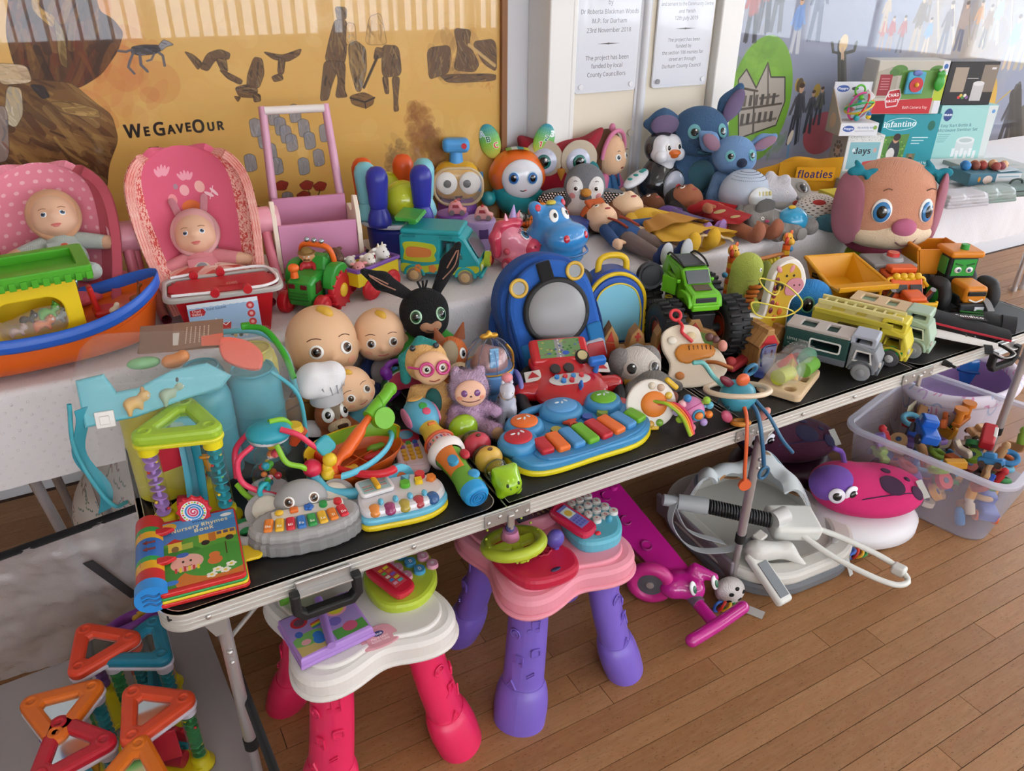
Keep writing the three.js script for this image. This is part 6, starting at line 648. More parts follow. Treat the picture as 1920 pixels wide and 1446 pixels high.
{
const t=T('fishing_boat_toy','orange, yellow and green toy tub with a turquoise handle and hammer rod','toy boat',0.352,FY,-1.262,0.12);
const bowl=(r0,y0,r1,y1,th,n=48)=>la([[0.001,y0],[r0*0.8,y0],[r0,y0+0.006],[r1,y1],[r1+th,y1],[r0+th,y0+0.002],[r0*0.8,y0-th],[0.001,y0-th]],n).scale(1.25,1,0.72);
P(t,'tub',at(bowl(0.05,0.004,0.078,0.062,0.004),0,0,0),m(0xe2631c));P(t,'rear_wall',at(la([[0.078,0.06],[0.082,0.09],[0.078,0.09],[0.074,0.06]],40,PI).rotateY(H).scale(1.25,1,0.72),0,0,0),m(0xe0b41c));P(t,'rear_wall',at(la([[0.0785,0.06],[0.0835,0.086],[0.0765,0.088],[0.0735,0.06]],30,PI*0.62).rotateY(H).scale(1.25,1,0.72),0,0.001,0),m(0x86b82c));
P(t,'rim_red',at(to(0.08,0.007,40,10,PI*0.75).rotateX(H).scale(1.25,1.2,0.72).rotateY(-H*1.25+H/2),0,0.063,0),m(0xcf2030));P(t,'rim_blue',at(to(0.081,0.006,40,10,PI*0.7).rotateX(H).rotateY(-0.35).scale(1.25,1.2,0.72).rotateY(0.5),0,0.07,-0.002),m(0x62bcd4));P(t,'water_plate',at(cy(0.066,0.066,0.004,40).scale(1.25,1,0.72),0,0.036,0),m(0xb84a20));P(t,'divider',[at(rb(0.15,0.012,0.003,0.001),0,0.042,0,0,0.3),at(rb(0.003,0.012,0.09,0.001),0.01,0.042,0,0,0.3)],m(0xd45a20));
for(const[x,z,c]of[[0.03,0.005,0xc82a30],[-0.03,0.02,0xe0b02a],[0.05,-0.02,0x7ab03a]])P(t,'toy_fish',blob([[x,0.046,z,0.016,0.007,0.009],[x+0.018,0.047,z,0.007,0.005,0.008]],0.006,0.003),m(c));
P(t,'side_handle',[tu([[-0.1,0.05,0.02],[-0.085,0.03,0.06],[-0.03,0.022,0.085],[0.03,0.02,0.088],[0.05,0.026,0.085]],0.011,40,false,12).scale(1,1.3,1),at(cy(0.028,0.028,0.014,28),0.052,0.032,0.085,1.2)],m(0x55b2cc));P(t,'handle_screw',at(cy(0.01,0.01,0.004,18),0.052,0.038,0.0925,1.2),m(0xc8642c));
const r=T('toy_fishing_rod','orange toy fishing rod with a chunky green reel lying across the tub','toy rod',0.352,FY,-1.262,0.12);P(r,'rod',blob([[-0.065,0.062,0.028,0.009,0.06,0.118,-0.035,0.008],[-0.06,0.06,0.032,0.011],[-0.02,0.08,0.008,0.013,0.02,0.096,-0.014,0.011]],0.01,0.004),m(0xe86420));P(r,'handle_grip',[bar([0.05,0.116,-0.03],[0.085,0.13,-0.046],0.014),bar([0.085,0.13,-0.046],[0.115,0.143,-0.06],0.013),at(sp(0.0145,16),0.117,0.144,-0.061),at(to(0.014,0.0025,20,8),0.085,0.13,-0.046,0,H,0.4)],m(0x6cb426));P(r,'reel',[at(cy(0.022,0.022,0.026,28),0.076,0.108,-0.022,1.15)],m(0x72bc28));
}
{
const t=T('toy_phone','pink and white toy phone with rows of round yellow buttons','toy phone',0.478,FY,-1.29,-0.2);
P(t,'body',at(flat(ex(sh([[-0.026,-0.072],[0.026,-0.072],[0.028,0.03],[0.026,0.066],[0,0.078],[-0.026,0.066],[-0.028,0.03]],true),0.02,0.006)),0,0.01,0),m(0xe4ccd2));P(t,'top_panel',at(flat(ex(sh([[-0.024,0.026],[0.024,0.026],[0.024,0.06],[0,0.072],[-0.024,0.06]],true),0.004,0.001)),0,0.021,0),m(0xd22c4a));P(t,'screen',at(cy(0.016,0.016,0.004,28),0,0.0225,-0.048),m(0x4aa0c8,'gloss'));
for(let j=0;j<5;j++)for(let i=0;i<3;i++)P(t,'button',at(cy(0.0055,0.006,0.006,14),-0.0145+i*0.0145,0.021,-0.018+j*0.0145),m(j===0?[0xe8a02c,0x5ab04a,0x3a6ab8][i]:j===1&&i!==1?0x8a5ab0:0xdca82a));P(t,'end_grip',at(rb(0.036,0.004,0.014,0.002),0,0.0205,0.06),m(0xd8c4cc));
}
const lyingLathe=(pts,s=30)=>at(la(pts,s),0,0,0,-H);
{const t=T('toy_microphone','chunky toy microphone with a blue patterned head, yellow neck and green handle','toy microphone',0.522,FY,-1.06,0.0,undefined,0.12);t.scale.set(0.84,0.84,1.02);
const ax=(y0,y1,z)=>y0;P(t,'speaker_end',at(la([[0.001,0.0],[0.024,0.0],[0.03,0.006],[0.032,0.02],[0.03,0.03]],32).rotateX(-H),0,0.034,0),m(0x2a9ad8));P(t,'speaker_ring',[0.006,0.013,0.02].map((r)=>at(to(r,0.0015,26,6),0,0.034,0.001)),m(0x1a78b8));
P(t,'handle',at(la([[0.03,0.02],[0.032,0.034],[0.027,0.06],[0.027,0.09],[0.032,0.12],[0.034,0.128]],32).rotateX(-H),0,0.034,0),m(0x6aa82e));P(t,'handle_side',at(la([[0.0285,0.07],[0.0325,0.11],[0.037,0.13],[0.034,0.135]],16,1.6).rotateX(-H).rotateZ(1.4),0,0.034,0),m(0xe07a2a));P(t,'collar',at(la([[0.036,0.128],[0.046,0.134],[0.047,0.146],[0.04,0.152]],36).rotateX(-H),0,0.036,0),m(0xe8ded8));P(t,'pattern_band',at(la([[0.039,0.15],[0.036,0.162],[0.0345,0.174]],36).rotateX(-H),0,0.036,0),patternM(256,32,(g)=>{for(let i=0;i<10;i++)bx(g,i*26,0,26,32,['#e8a098','#d8c8d0','#e8b89a','#d090a8'][i%4]);for(let i=0;i<20;i++)ov(g,i*13+6,16,3,6,['#c84a4a','#6a5a9a','#4a8a6a'][i%3]);},{},'plastic'));
P(t,'collar',at(to(0.037,0.004,36,8),0,0.036,-0.174),m(0xd25a30));P(t,'neck',at(la([[0.035,0.15],[0.033,0.18],[0.024,0.215],[0.026,0.235],[0.034,0.25]],32).rotateX(-H),0,0.037,0),m(0xe4bc40));const h=P(t,'head',at(blob([[0,0,0,0.042,0.04,0.04],[0,-0.002,0.02,0.036]],0.02,0.005),0,0.042,-0.275),m(0x5aa8c8));
const up=(n,z,rx,ry2,c,x=0)=>dot(t,h,n,x,0,rx,ry2,m(c),0.003,0,[0,-1,0],z);up('badge',-0.29,0.021,0.017,0xe8b86a,-0.004);up('badge_dress',-0.286,0.01,0.008,0xc83a3c,-0.004);up('tick_button',-0.258,0.011,0.009,0x3aa04a);up('cross_button',-0.243,0.011,0.009,0xd24a6a,0.002);PP(t,'side_ridge',[-1,1].map((s)=>at(sp(1,16).scale(0.008,0.02,0.03),s*0.039,0.042,-0.27)),m(0xd87aa0));P(t,'slider',at(rb(0.02,0.008,0.008,0.003),0,0.062,-0.215),m(0xe07a3a));P(t,'round_button',at(cy(0.012,0.013,0.012,20),-0.012,0.064,-0.09,0,0,0.35),m(0x3a9ac8));P(t,'round_button',at(sp(1,14).scale(0.012,0.01,0.013),0.024,0.062,-0.1),m(0xc02a3a));P(t,'round_button',at(sp(1,14).scale(0.014,0.008,0.012),0.012,0.064,-0.04),m(0x3a9ad0));}
{const t=T('worm_rattle','lime green caterpillar rattle with see-through bead segments','rattle',0.597,FY,-1.085,-0.02);
const hd=P(t,'head',blob([[0,0.03,0,0.03,0.028,0.026],[0,0.026,0.02,0.024,0.02,0.016],[-0.02,0.05,-0.006,0.008],[0.02,0.05,-0.006,0.008],[-0.018,0.008,0.014,0.01],[0.018,0.008,0.014,0.01]],0.01,0.004),m(0x9ac81e,'gloss'));for(const s of[-1,1])dot(t,hd,'eye',s*0.012,0.036,0.003,0.004,m(0x2a3a10),0.002);P(t,'nostril',[-1,1].map((s)=>at(sp(0.0022,8),s*0.007,0.03,0.0365)),m(0x6a9a14));
[[-0.045,0.024,0,'clear_segment'],[-0.075,0.03,0xdcb04a,'bead_segment'],[-0.1,0.024,0,'clear_segment'],[-0.13,0.031,0xc23a4a,'bead_segment'],[-0.158,0.026,0,'clear_segment'],[-0.2,0.034,0x9ac01e,'tail_ball']].forEach(([z,r,c,n])=>{const q=P(t,n,at(sp(1,24).scale(r,r,r*0.72),0,r,z),c?m(c,n==='tail_ball'?'gloss':'plastic'):m(0xe8f0d0,'clear'));if(!c){P(q,'ring',at(to(r*0.96,0.002,26,6),0,r,z),m(0xc8c8b0,'frost'));for(let i=0;i<4;i++)P(q,'bead',at(sp(0.005,8),rnd(-0.01,0.01),0.01+0.003*i,z),m([0xe07a2a,0x5a3a2a][i%2]));}else if(n==='bead_segment')P(q,'dot_mark',at(sp(1,10).scale(0.006,0.004,0.004),0,2*r-0.001,z+0.006),m(0x5a3a20));});
}
// ---------- folding table, middle: dolls and soft toys leaning on the cloth ----------
function vinylBaby(label,x,z,ry,r,o){
const t=T('baby_doll',label,'doll',x,FY,z,ry,undefined,o.rx??0,o.rz??0),y=o.y,sk=m(o.skin??0xe9bd96,'plastic',{roughness:0.5});
const h0=t.children.length,h=P(t,'head',blob([[0,y,0,r,r*1.02,r*0.92],[0,y-r*0.42,r*0.2,r*0.92,r*0.62,r*0.75],[-r*1.0,y-r*0.32,-r*0.05,r*0.16],[r*1.0,y-r*0.32,-r*0.05,r*0.16],[0,y-r*0.5,r*0.95,r*0.11]],r*0.18,r*0.075),sk);
for(const s of[-1,1]){eye(t,h,s*r*0.42,y-r*0.26,r*0.2,0x5a3a26,{k:0.72,s:0.95});P(t,'brow',tu([-1,-0.3,0.4,1].map((k,i)=>{const[p]=hit(h,s*r*(0.42+k*0.18),y+r*(0.06+0.05*(1-k*k)));return[p.x,p.y,p.z+0.0006];}),r*0.014,12),m(0x6a3a1c));}
P(t,'mouth',tu([-1,0,1].map((k)=>{const[p]=hit(h,r*k*0.2,y-r*(0.76-0.04*k*k));return[p.x,p.y,p.z+0.0005];}),r*0.022,10),m(0xb8584a));for(const s of[-1,1])dot(t,h,'blush',s*r*0.55,y-r*0.62,r*0.16,r*0.11,m(0xe8a888,'plastic',{roughness:0.5}),0.0006);
P(t,'hair_tuft',blob([[r*0.12,y+r*0.78,r*0.55,r*0.16],[r*0.0,y+r*0.86,r*0.46,r*0.13],[r*0.2,y+r*0.7,r*0.64,r*0.09]],r*0.1,r*0.05),m(0xd8a838,'plastic'));
t.children.slice(h0).forEach((q)=>q.traverse((e)=>e.geometry.translate(0,-y,0).rotateX(-(o.up??0.3)).translate(0,y,0)));
const c=m(o.cloth,'fabric'),bh=y-r*0.9;
P(t,'body',blob([[0,bh*0.55,-0.005,r*0.62,bh*0.5,r*0.45],[-r*0.5,bh*0.8,0,r*0.24,-r*0.95,bh*0.45,r*0.3,r*0.2],[r*0.5,bh*0.8,0,r*0.24,r*0.95,bh*0.45,r*0.3,r*0.2],[-r*0.3,bh*0.16,0.01,r*0.28,-r*0.4,r*0.22,r*0.9,r*0.22],[r*0.3,bh*0.16,0.01,r*0.28,r*0.4,r*0.22,r*0.9,r*0.22]],r*0.2,r*0.09),c);
for(const s of[-1,1])P(t,'hand',at(sp(r*0.2,14),s*r*1.0,bh*0.4,r*0.36),sk);
if(o.shirt)P(t,'shirt_front',at(sp(1,20).scale(r*0.5,bh*0.42,r*0.16),0,bh*0.6,r*0.36),m(o.shirt,'fabric'));
return t;
}
vinylBaby('largest vinyl baby doll with a big bald head and blond tuft, behind the chef dog',0.385,-1.585,0.02,0.08,{y:0.165,up:0.4,cloth:0x6a4634,skin:0xe0b48c,rz:-0.05});
vinylBaby('vinyl baby doll with a navy and white shirt between the big-headed doll and the rabbit',0.535,-1.6,-0.22,0.06,{y:0.146,cloth:0x2a3a6a,shirt:0xc8c4c8});
vinylBaby('small baby doll in a turquoise sleepsuit leaning beside the chef dog',0.44,-1.425,0.12,0.047,{y:0.118,cloth:0x5aa0b4,rz:0.28,rx:-0.12});
{
const t=T('rabbit_plush','black rabbit soft toy with long ears, red top and green sleeves','soft toy',0.648,FY,-1.59,-0.12),b=m(0x121214,'plush',{sheen:0.15});
P(t,'body',blob([[0,0.06,0,0.045,0.06,0.038],[-0.03,0.02,0.03,0.024,-0.045,0.016,0.075,0.018],[0.03,0.02,0.03,0.024,0.045,0.016,0.075,0.018]],0.02,0.006),b);P(t,'top',at(sp(1,22).scale(0.043,0.04,0.04),0,0.105,0),m(0xb8242c,'fabric'));for(const s of[-1,1]){P(t,'sleeve',blob([[s*0.035,0.115,0,0.023,s*0.07,0.085,0.02,0.021]],0.01,0.005),m(0x3f9a3c,'fabric'));P(t,'arm',blob([[s*0.07,0.085,0.02,0.018,s*0.085,0.045,0.04,0.016]],0.01,0.005),b);}
const h=P(t,'head',blob([[0,0.185,0,0.06,0.057,0.05],[0,0.16,0.02,0.05,0.036,0.04]],0.02,0.005),b);
for(const s of[-1,1]){eye(t,h,s*0.03-0.002,0.192,0.0145,0x1c4a2c,{s:1.15,k:0.8,white:0xb0d8b8});const a=s<0?0.95:0.5,L=0.125,dx=s*Math.sin(a),dy=Math.cos(a),sx=s*0.034,sy=0.228;P(t,'ear',blob([[sx,sy,-0.01,0.013,sx+dx*L*0.6,sy+dy*L*0.6,-0.014,0.022],[sx+dx*L*0.6,sy+dy*L*0.6,-0.014,0.022,sx+dx*L,sy+dy*L,-0.012,0.008]],0.01,0.005).scale(1,1,0.6),b);P(t,'ear_lining',tu([[sx+dx*L*0.3-dy*0.004,sy+dy*L*0.3,0.004],[sx+dx*L*0.6+dy*0.009*s,sy+dy*L*0.6,0.008],[sx+dx*L*0.92,sy+dy*L*0.92,0.002],[sx+dx*L*0.55-dy*0.01*s,sy+dy*L*0.55,0.008]],0.0016,20),m(0xc08a74,'fabric'));}
P(t,'muzzle',blob([[-0.012,0.168,0.054,0.015,0.012,0.009],[0.012,0.168,0.054,0.015,0.012,0.009],[0,0.16,0.055,0.017,0.009,0.009]],0.006,0.003),m(0xb08466,'fabric'));P(t,'smile',tu([[-0.014,0.164,0.0645],[0,0.159,0.0655],[0.014,0.164,0.0645]],0.0012,10),m(0x3a201a));for(const x of[-0.008,0,0.007])P(t,'fur_tuft',tu([[x*0.4,0.238,0],[x,0.25,0.002],[x*1.6,0.262,0]],0.0028,8),b);
}
{
const t=T('chef_dog_plush','orange-brown dog soft toy wearing a tall white chef hat','soft toy',0.345,FY,-1.425,0.1);t.scale.setScalar(0.82);const f=m(0xb0623a,'plush'),c=m(0xd8c0a0,'plush');
P(t,'body',blob([[0.01,0.04,0,0.045,0.045,0.04],[-0.03,0.015,0.03,0.02,-0.035,0.012,0.06,0.016],[0.04,0.015,0.03,0.02,0.05,0.012,0.06,0.016],[0.04,0.06,0.01,0.018,0.07,0.03,0.03,0.016]],0.02,0.006),f);
const h=P(t,'head',blob([[0.01,0.085,0.01,0.044,0.055,0.038]],0.02,0.005),f);P(t,'face_blaze',at(sp(1,18).scale(0.013,0.034,0.016),0.012,0.107,0.035),c);P(t,'muzzle',blob([[0.015,0.066,0.045,0.031,0.022,0.022]],0.01,0.005),c);P(t,'nose',at(ex(sh([[-0.014,0.009],[0.014,0.009],[0.004,-0.011],[-0.004,-0.011]],true),0.01,0.003),0.017,0.07,0.066),m(0x4a2e20,'fabric'));
for(const s of[-1,1])eye(t,h,0.012+s*0.022,0.105,0.0165,null,{s:1.25,k:0.7});P(t,'hat_band',at(cy(0.043,0.046,0.035,30,true),0.006,0.148,0.004,0,0,0.08),m(0xe6e4e6,'fabric',{side:THREE.DoubleSide}));P(t,'hat_crown',blob([[-0.02,0.2,0.0,0.045,0.036,0.045],[0.022,0.2,0.01,0.036,0.034,0.04],[-0.005,0.18,0.02,0.045,0.03,0.035],[-0.045,0.18,0.02,0.024]],0.012,0.005),m(0xe9e7e9,'fabric'));P(t,'hat_pleat',[...Array(9)].map((_,i)=>{const a=-1.4+i*0.35;return tu([[0.006+0.045*Math.sin(a),0.162,0.004+0.045*Math.cos(a)],[-0.002+0.055*Math.sin(a),0.19,0.006+0.052*Math.cos(a)]],0.0016,6);}),m(0xd8d5d9,'fabric')).userData.kind='stuff';
const b=T('striped_ball','small white and navy ball with an ochre top beside the chef dog','ball',0.3,FY,-1.425,0.3,undefined,0,-0.25);P(b,'ball',at(sp(0.03,28),0,0.03,0),m(0xd8d8e0));P(b,'band',at(la([[0.0302,-0.006],[0.0306,0],[0.0292,0.012]],30).scale(1,-1,1),0,0.03,0),m(0x28407c,'plastic',{side:THREE.DoubleSide}));P(b,'lower_half',at(new THREE.SphereGeometry(0.0303,28,12,0,7,H+0.2,H-0.2),0,0.03,0),m(0x3a4a6c));
const o=T('ochre_pouch','ochre fabric pouch squeezed between the clear bag and the chef dog','pouch',0.305,FY,-1.5,0.2);P(o,'pouch',pillow([[-0.04,0],[0.04,0],[0.045,0.07],[0,0.085],[-0.045,0.07]],0.02),m(0xb8802c,'fabric'));P(o,'pouch_seam',tu([[-0.038,0.066,0.012],[0,0.074,0.014],[0.038,0.066,0.012]],0.002,12),m(0x8a5c1c,'fabric'));
}
{
const t=T('hooded_doll','soft doll in a peach and teal hooded suit with pink glasses','doll',0.57,FY,-1.385,-0.2,undefined,-0.22),pe=m(0xe2b070,'plush'),te=m(0x2f8c86,'plush');
P(t,'body',blob([[0,0.05,0,0.036,0.05,0.03],[-0.02,0.015,0.02,0.02,-0.012,0.016,0.06,0.017],[0.02,0.015,0.02,0.02,0.04,0.016,0.055,0.017],[-0.03,0.085,0,0.014,-0.05,0.045,0.02,0.014],[0.03,0.085,0,0.014,0.05,0.045,0.02,0.014]],0.015,0.005),pe);P(t,'belly',at(sp(1,20).scale(0.019,0.032,0.012),0.004,0.06,0.024),te);for(const s of[0,1]){P(t,'foot_pad',at(sp(1,16).scale(0.0165,0.0165,0.006),s?0.041:-0.012,0.017,s?0.068:0.073),m(0xd8d4b8,'fabric'));P(t,'paw_mark',[0,1,2,3].map((i)=>at(sp(1,8).scale(0.0036,0.0036,0.002),(s?0.041:-0.012)+0.008*Math.cos(i*1.57),0.017+0.008*Math.sin(i*1.57),s?0.0735:0.0785)),m(0x3a6a4a,'fabric'));}
P(t,'hood',blob([[0,0.148,-0.01,0.049,0.047,0.042]],0.02,0.005),pe);const f=P(t,'face',at(sp(1,26).scale(0.041,0.038,0.02),0.006,0.14,0.034),m(0xe9ba90,'plastic',{roughness:0.5}));P(t,'crest',blob([[-0.047,0.11,-0.012,0.012,-0.045,0.155,-0.014,0.013],[-0.045,0.155,-0.014,0.013,-0.008,0.192,-0.006,0.012],[-0.008,0.192,-0.006,0.012,0.02,0.19,0.012,0.007]],0.01,0.005),te);
for(const s of[-1,1]){P(t,'glasses_rim',at(to(0.0135,0.0034,24,10),0.008+s*0.018,0.144,0.056,0,s*0.15),m(0xc8327c,'gloss'));eye(t,f,0.008+s*0.017,0.143,0.0085,0x4a5a2c);P(t,'hood_eye',at(sp(0.007,12),s*0.026-0.004,0.185,0.016),m(0x24303a,'gloss'));P(t,'glasses_arm',bar([0.008+s*0.03,0.146,0.053],[s*0.046,0.148,0.03],0.0025),m(0xc8327c,'gloss'));}P(t,'smile',tu([[-0.006,0.117,0.05],[0.006,0.114,0.051],[0.018,0.117,0.05]],0.0012,8),m(0x9a4a3a));
}
{
const t=T('orange_dog_plush','small orange and cream dog soft toy peeking between the rabbit and the carriage','soft toy',0.665,FY,-1.48,-0.02),o=m(0xc86a34,'plush'),c=m(0xe2cca4,'plush');P(t,'body',blob([[0,0.045,0,0.038,0.045,0.034],[-0.02,0.014,0.03,0.016,-0.03,0.012,0.05,0.014],[0.02,0.014,0.03,0.016,0.03,0.012,0.05,0.014]],0.015,0.006),o);const h=P(t,'head',blob([[0,0.11,0,0.042,0.048,0.034]],0.01,0.005),o);P(t,'face_blaze',at(sp(1,18).scale(0.022,0.036,0.016),-0.012,0.125,0.022),c);P(t,'muzzle',blob([[0,0.09,0.034,0.026,0.018,0.018]],0.01,0.005),c);P(t,'nose',at(sp(1,14).scale(0.012,0.009,0.007),0,0.097,0.053),m(0x4a3428,'fabric'));for(const s of[-1,1]){eye(t,h,s*0.018,0.125,0.0105,0x2a3a50,{s:1.3});P(t,'ear',at(cy(0.002,0.016,0.04,14).scale(1,1,0.6),s*0.03,0.168,-0.004,0,0,-s*0.3),o);}
}
{
const t=T('fluffy_plush','small fluffy lilac soft toy with a peach face and stubby feet','soft toy',0.635,FY,-1.32,-0.35,undefined,-0.2);const fur=(p,k)=>blob(p,0.014,0.004,k),li=m(0xc9a4c6,'plush');
const parts=[[[0,0.04,0,0.038,0.042,0.034],[-0.022,0.014,0.02,0.02,-0.024,0.016,0.055,0.017],[0.024,0.014,0.02,0.02,0.05,0.016,0.055,0.018],[-0.034,0.05,0.01,0.014,-0.04,0.03,0.03,0.013],[0.034,0.06,0.01,0.014,0.056,0.05,0.025,0.013]],[[0,0.1,0,0.045,0.042,0.036],[-0.026,0.134,-0.004,0.011,-0.028,0.14,-0.004,0.01],[0.026,0.134,-0.004,0.011,0.028,0.14,-0.004,0.01]]];
const b=P(t,'body',fur(parts[0],0.003),li),h=P(t,'hood',fur(parts[1],0.003),m(0xc4a6c2,'plush'));for(const[q,o]of[['body_fur',b],['hood_fur',h]]){const g=[],p=o.geometry.attributes.position,n=o.geometry.attributes.normal;for(let i=0;i<p.count;i+=2){const L=rnd(0.005,0.011),c=cy(0.0001,0.0006,L,3,true);c.translate(0,L*0.42,0).applyQuaternion(new THREE.Quaternion().setFromUnitVectors(V(0,1,0),V(n.getX(i)+rnd(-0.5,0.5),n.getY(i)+rnd(-0.6,0.3),n.getZ(i)+rnd(-0.5,0.5)).normalize())).translate(p.getX(i),p.getY(i),p.getZ(i));g.push(c);}P(o,q,g,m(q==='body_fur'?0xd2aed0:0xcbb2c8,'plush')).userData.kind='stuff';}
const f=P(t,'face',at(sp(1,26).scale(0.034,0.03,0.016),0,0.098,0.034),m(0xeebca0,'plastic',{roughness:0.5}));for(const s of[-1,1]){dot(t,f,'eye',s*0.014,0.103,0.007,0.0075,m(0x7a4484,'gloss'),0.003);P(t,'foot_pad',at(sp(1,14).scale(0.014,0.014,0.005),s<0?-0.024:0.053,0.016,0.071),m(0xd8ac80,'fabric'));dot(t,f,'blush',s*0.024,0.092,0.006,0.005,m(0xe8987c),0.001);}dot(t,f,'nose',0,0.096,0.003,0.002,m(0x5a3030),0.002);P(t,'smile',tu([-1,-0.4,0.4,1].map((k)=>{const[p]=hit(f,k*0.02,0.083+0.004*k*k);return[p.x,p.y,p.z+0.0006];}),0.0011,14),m(0x6a3430));P(t,'heart_charm',at(sp(0.007,10),-0.034,0.026,0.062),m(0xc8243c,'gloss'));
}
{
const t=T('toy_carriage','domed glittery toy carriage in pale blue with a gold bow and purple wheel','toy carriage',0.735,FY,-1.42,-0.15),bl=m(0x6a9ad0),gd=m(0xc8973a,'metal',{roughness:0.35});
P(t,'base',at(la([[0.001,0.03],[0.03,0.03],[0.05,0.05],[0.058,0.085],[0.056,0.095],[0.001,0.095]],36),0,0,0),bl);P(t,'undercarriage',[at(rb(0.06,0.03,0.05,0.01),0,0.018,0)],bl);P(t,'dome',at(new THREE.SphereGeometry(0.057,36,18,0,7,0,H*1.05).scale(1,1.25,1),0,0.096,0),CLR);P(t,'dome_rib',[0,1,2,3].map((i)=>at(to(0.0575,0.0012,40,6,PI).scale(1,1.25,1),0,0.096,0,0,i*PI/4)),m(0xc8d0e8,'frost'));P(t,'interior',blob([[0,0.1,0,0.045,0.03,0.04],[-0.01,0.13,0,0.02,0.02,0.02],[0.02,0.125,0.01,0.016]],0.02,0.005),m(0xb08a8a,'plastic',{metalness:0.4}));P(t,'window_shade',at(rb(0.022,0.05,0.006,0.003),0.0,0.13,0.036),m(0x7ab0d8,'gloss'));P(t,'gold_bow',blob([[-0.012,0.17,0,0.011,0.007,0.007],[0.012,0.17,0,0.011,0.007,0.007],[0,0.172,0,0.007],[0,0.18,0,0.005]],0.005,0.003),gd);P(t,'gold_trim',[tu([[0.055,0.1,0.014],[0.05,0.13,0.018],[0.036,0.152,0.018]],0.003,14),at(to(0.0575,0.002,40,6),0,0.096,0,H)],gd);
for(const[x,c]of[[0.062,0x7a74b4],[-0.062,0x8a3a50]]){const w=P(t,'wheel',at(to(0.034,0.006,30,10),x,0.04,0.02,0,H),m(c));P(w,'spokes',[0,1,2,3].map((i)=>at(cy(0.002,0.002,0.066,6),x,0.04,0.02,i*PI/4)),m(c));P(w,'hub_disc',at(cy(0.03,0.03,0.003,26),x,0.04,0.02,0,0,H),m(c));}
const h=T('toy_horse','little white toy horse with gold harness and a pink plume beside the carriage','toy horse',0.722,FY,-1.31,-0.45),w=m(0xd0d2de);const b=P(h,'body',blob([[0,0.05,-0.014,0.022,0.024,0.032],[0,0.07,0.008,0.017,0,0.096,0.014,0.017],[0,0.094,0.03,0.014,0.013,0.018],...[-1,1].flatMap((s)=>[[s*0.012,0.04,0.008,0.011,s*0.013,0.008,0.012,0.009],[s*0.012,0.04,-0.03,0.011,s*0.013,0.008,-0.03,0.009]])],0.01,0.004),w);for(const s of[-1,1]){P(h,'ear',at(cy(0.001,0.005,0.014,8),s*0.009,0.118,0.012),w);P(h,'hoof',at(cy(0.009,0.011,0.012,14),s*0.013,0.006,0.013),m(0xb0b4c4));eye(h,b,s*0.009,0.1,0.003,null);}P(h,'plume',blob([[0,0.122,0.008,0.013,0.011,0.012]],0.004,0.003),m(0xe48a90));P(h,'harness',[at(to(0.019,0.002,24,6),0,0.068,0.0,1.15),at(to(0.0145,0.0016,20,6),0,0.092,0.028)],gd);P(h,'mane',tu([[0,0.116,0.004],[0,0.1,-0.008],[0,0.076,-0.014]],0.007,10),m(0xe2e2ea));
}
{
const t=T('watermelon_toy','green and pink watermelon slice toy with a pink snail on top','toy fruit',0.545,FY,-1.475,-0.1,undefined,-0.3);const half=(r,c,d,n)=>P(t,n,at(new THREE.CylinderGeometry(r,r,d,30,1,false,H,PI).rotateX(H),0,0.052,0),m(c,'fabric'));half(0.05,0x2c7a3c,0.026,'rind');half(0.045,0xdde8c8,0.029,'pith');half(0.042,0xe2486a,0.031,'flesh');P(t,'rind_stripe',[-2,-1,0,1,2].map((i)=>at(rb(0.006,0.008,0.028,0.002),0.0495*Math.sin(i*0.45),0.052-0.0495*Math.cos(i*0.45),0,0,0,i*0.45)),m(0x1c4a28,'fabric'));P(t,'snail',blob([[-0.02,0.064,0,0.022,0.014,0.014],[0.004,0.078,0,0.018,0.018,0.012]],0.01,0.004),m(0xd83c78));P(t,'snail_eye',[at(sp(0.008,12),-0.034,0.088,0.004),at(sp(0.008,12),-0.014,0.098,0.004)],m(0x3a8ac0));
const p=T('purple_clip','small purple plastic loop toy above the small baby doll','toy loop',0.48,FY,-1.5,0.0,undefined,0,-0.4);P(p,'loop',at(to(0.02,0.006,24,10).scale(1.5,1,1),0.02,0.112,0.0),m(0x7a2a9a));P(p,'stalk',blob([[-0.01,0.1,0,0.014,0.03,0.06,0,0.012],[0.03,0.06,0,0.012,0.0,0.01,0,0.014]],0.01,0.005),m(0x7a2a9a));
}
const arch=(w,h,r=0.5)=>{const s=new THREE.Shape(),x=w/2,k=h-x;s.moveTo(-x+0.02,0);s.lineTo(x-0.02,0);s.quadraticCurveTo(x,0,x,0.02);s.lineTo(x,k);s.absarc(0,k,x,0,PI);s.lineTo(-x,0.02);s.quadraticCurveTo(-x,0,-x+0.02,0);return s;};
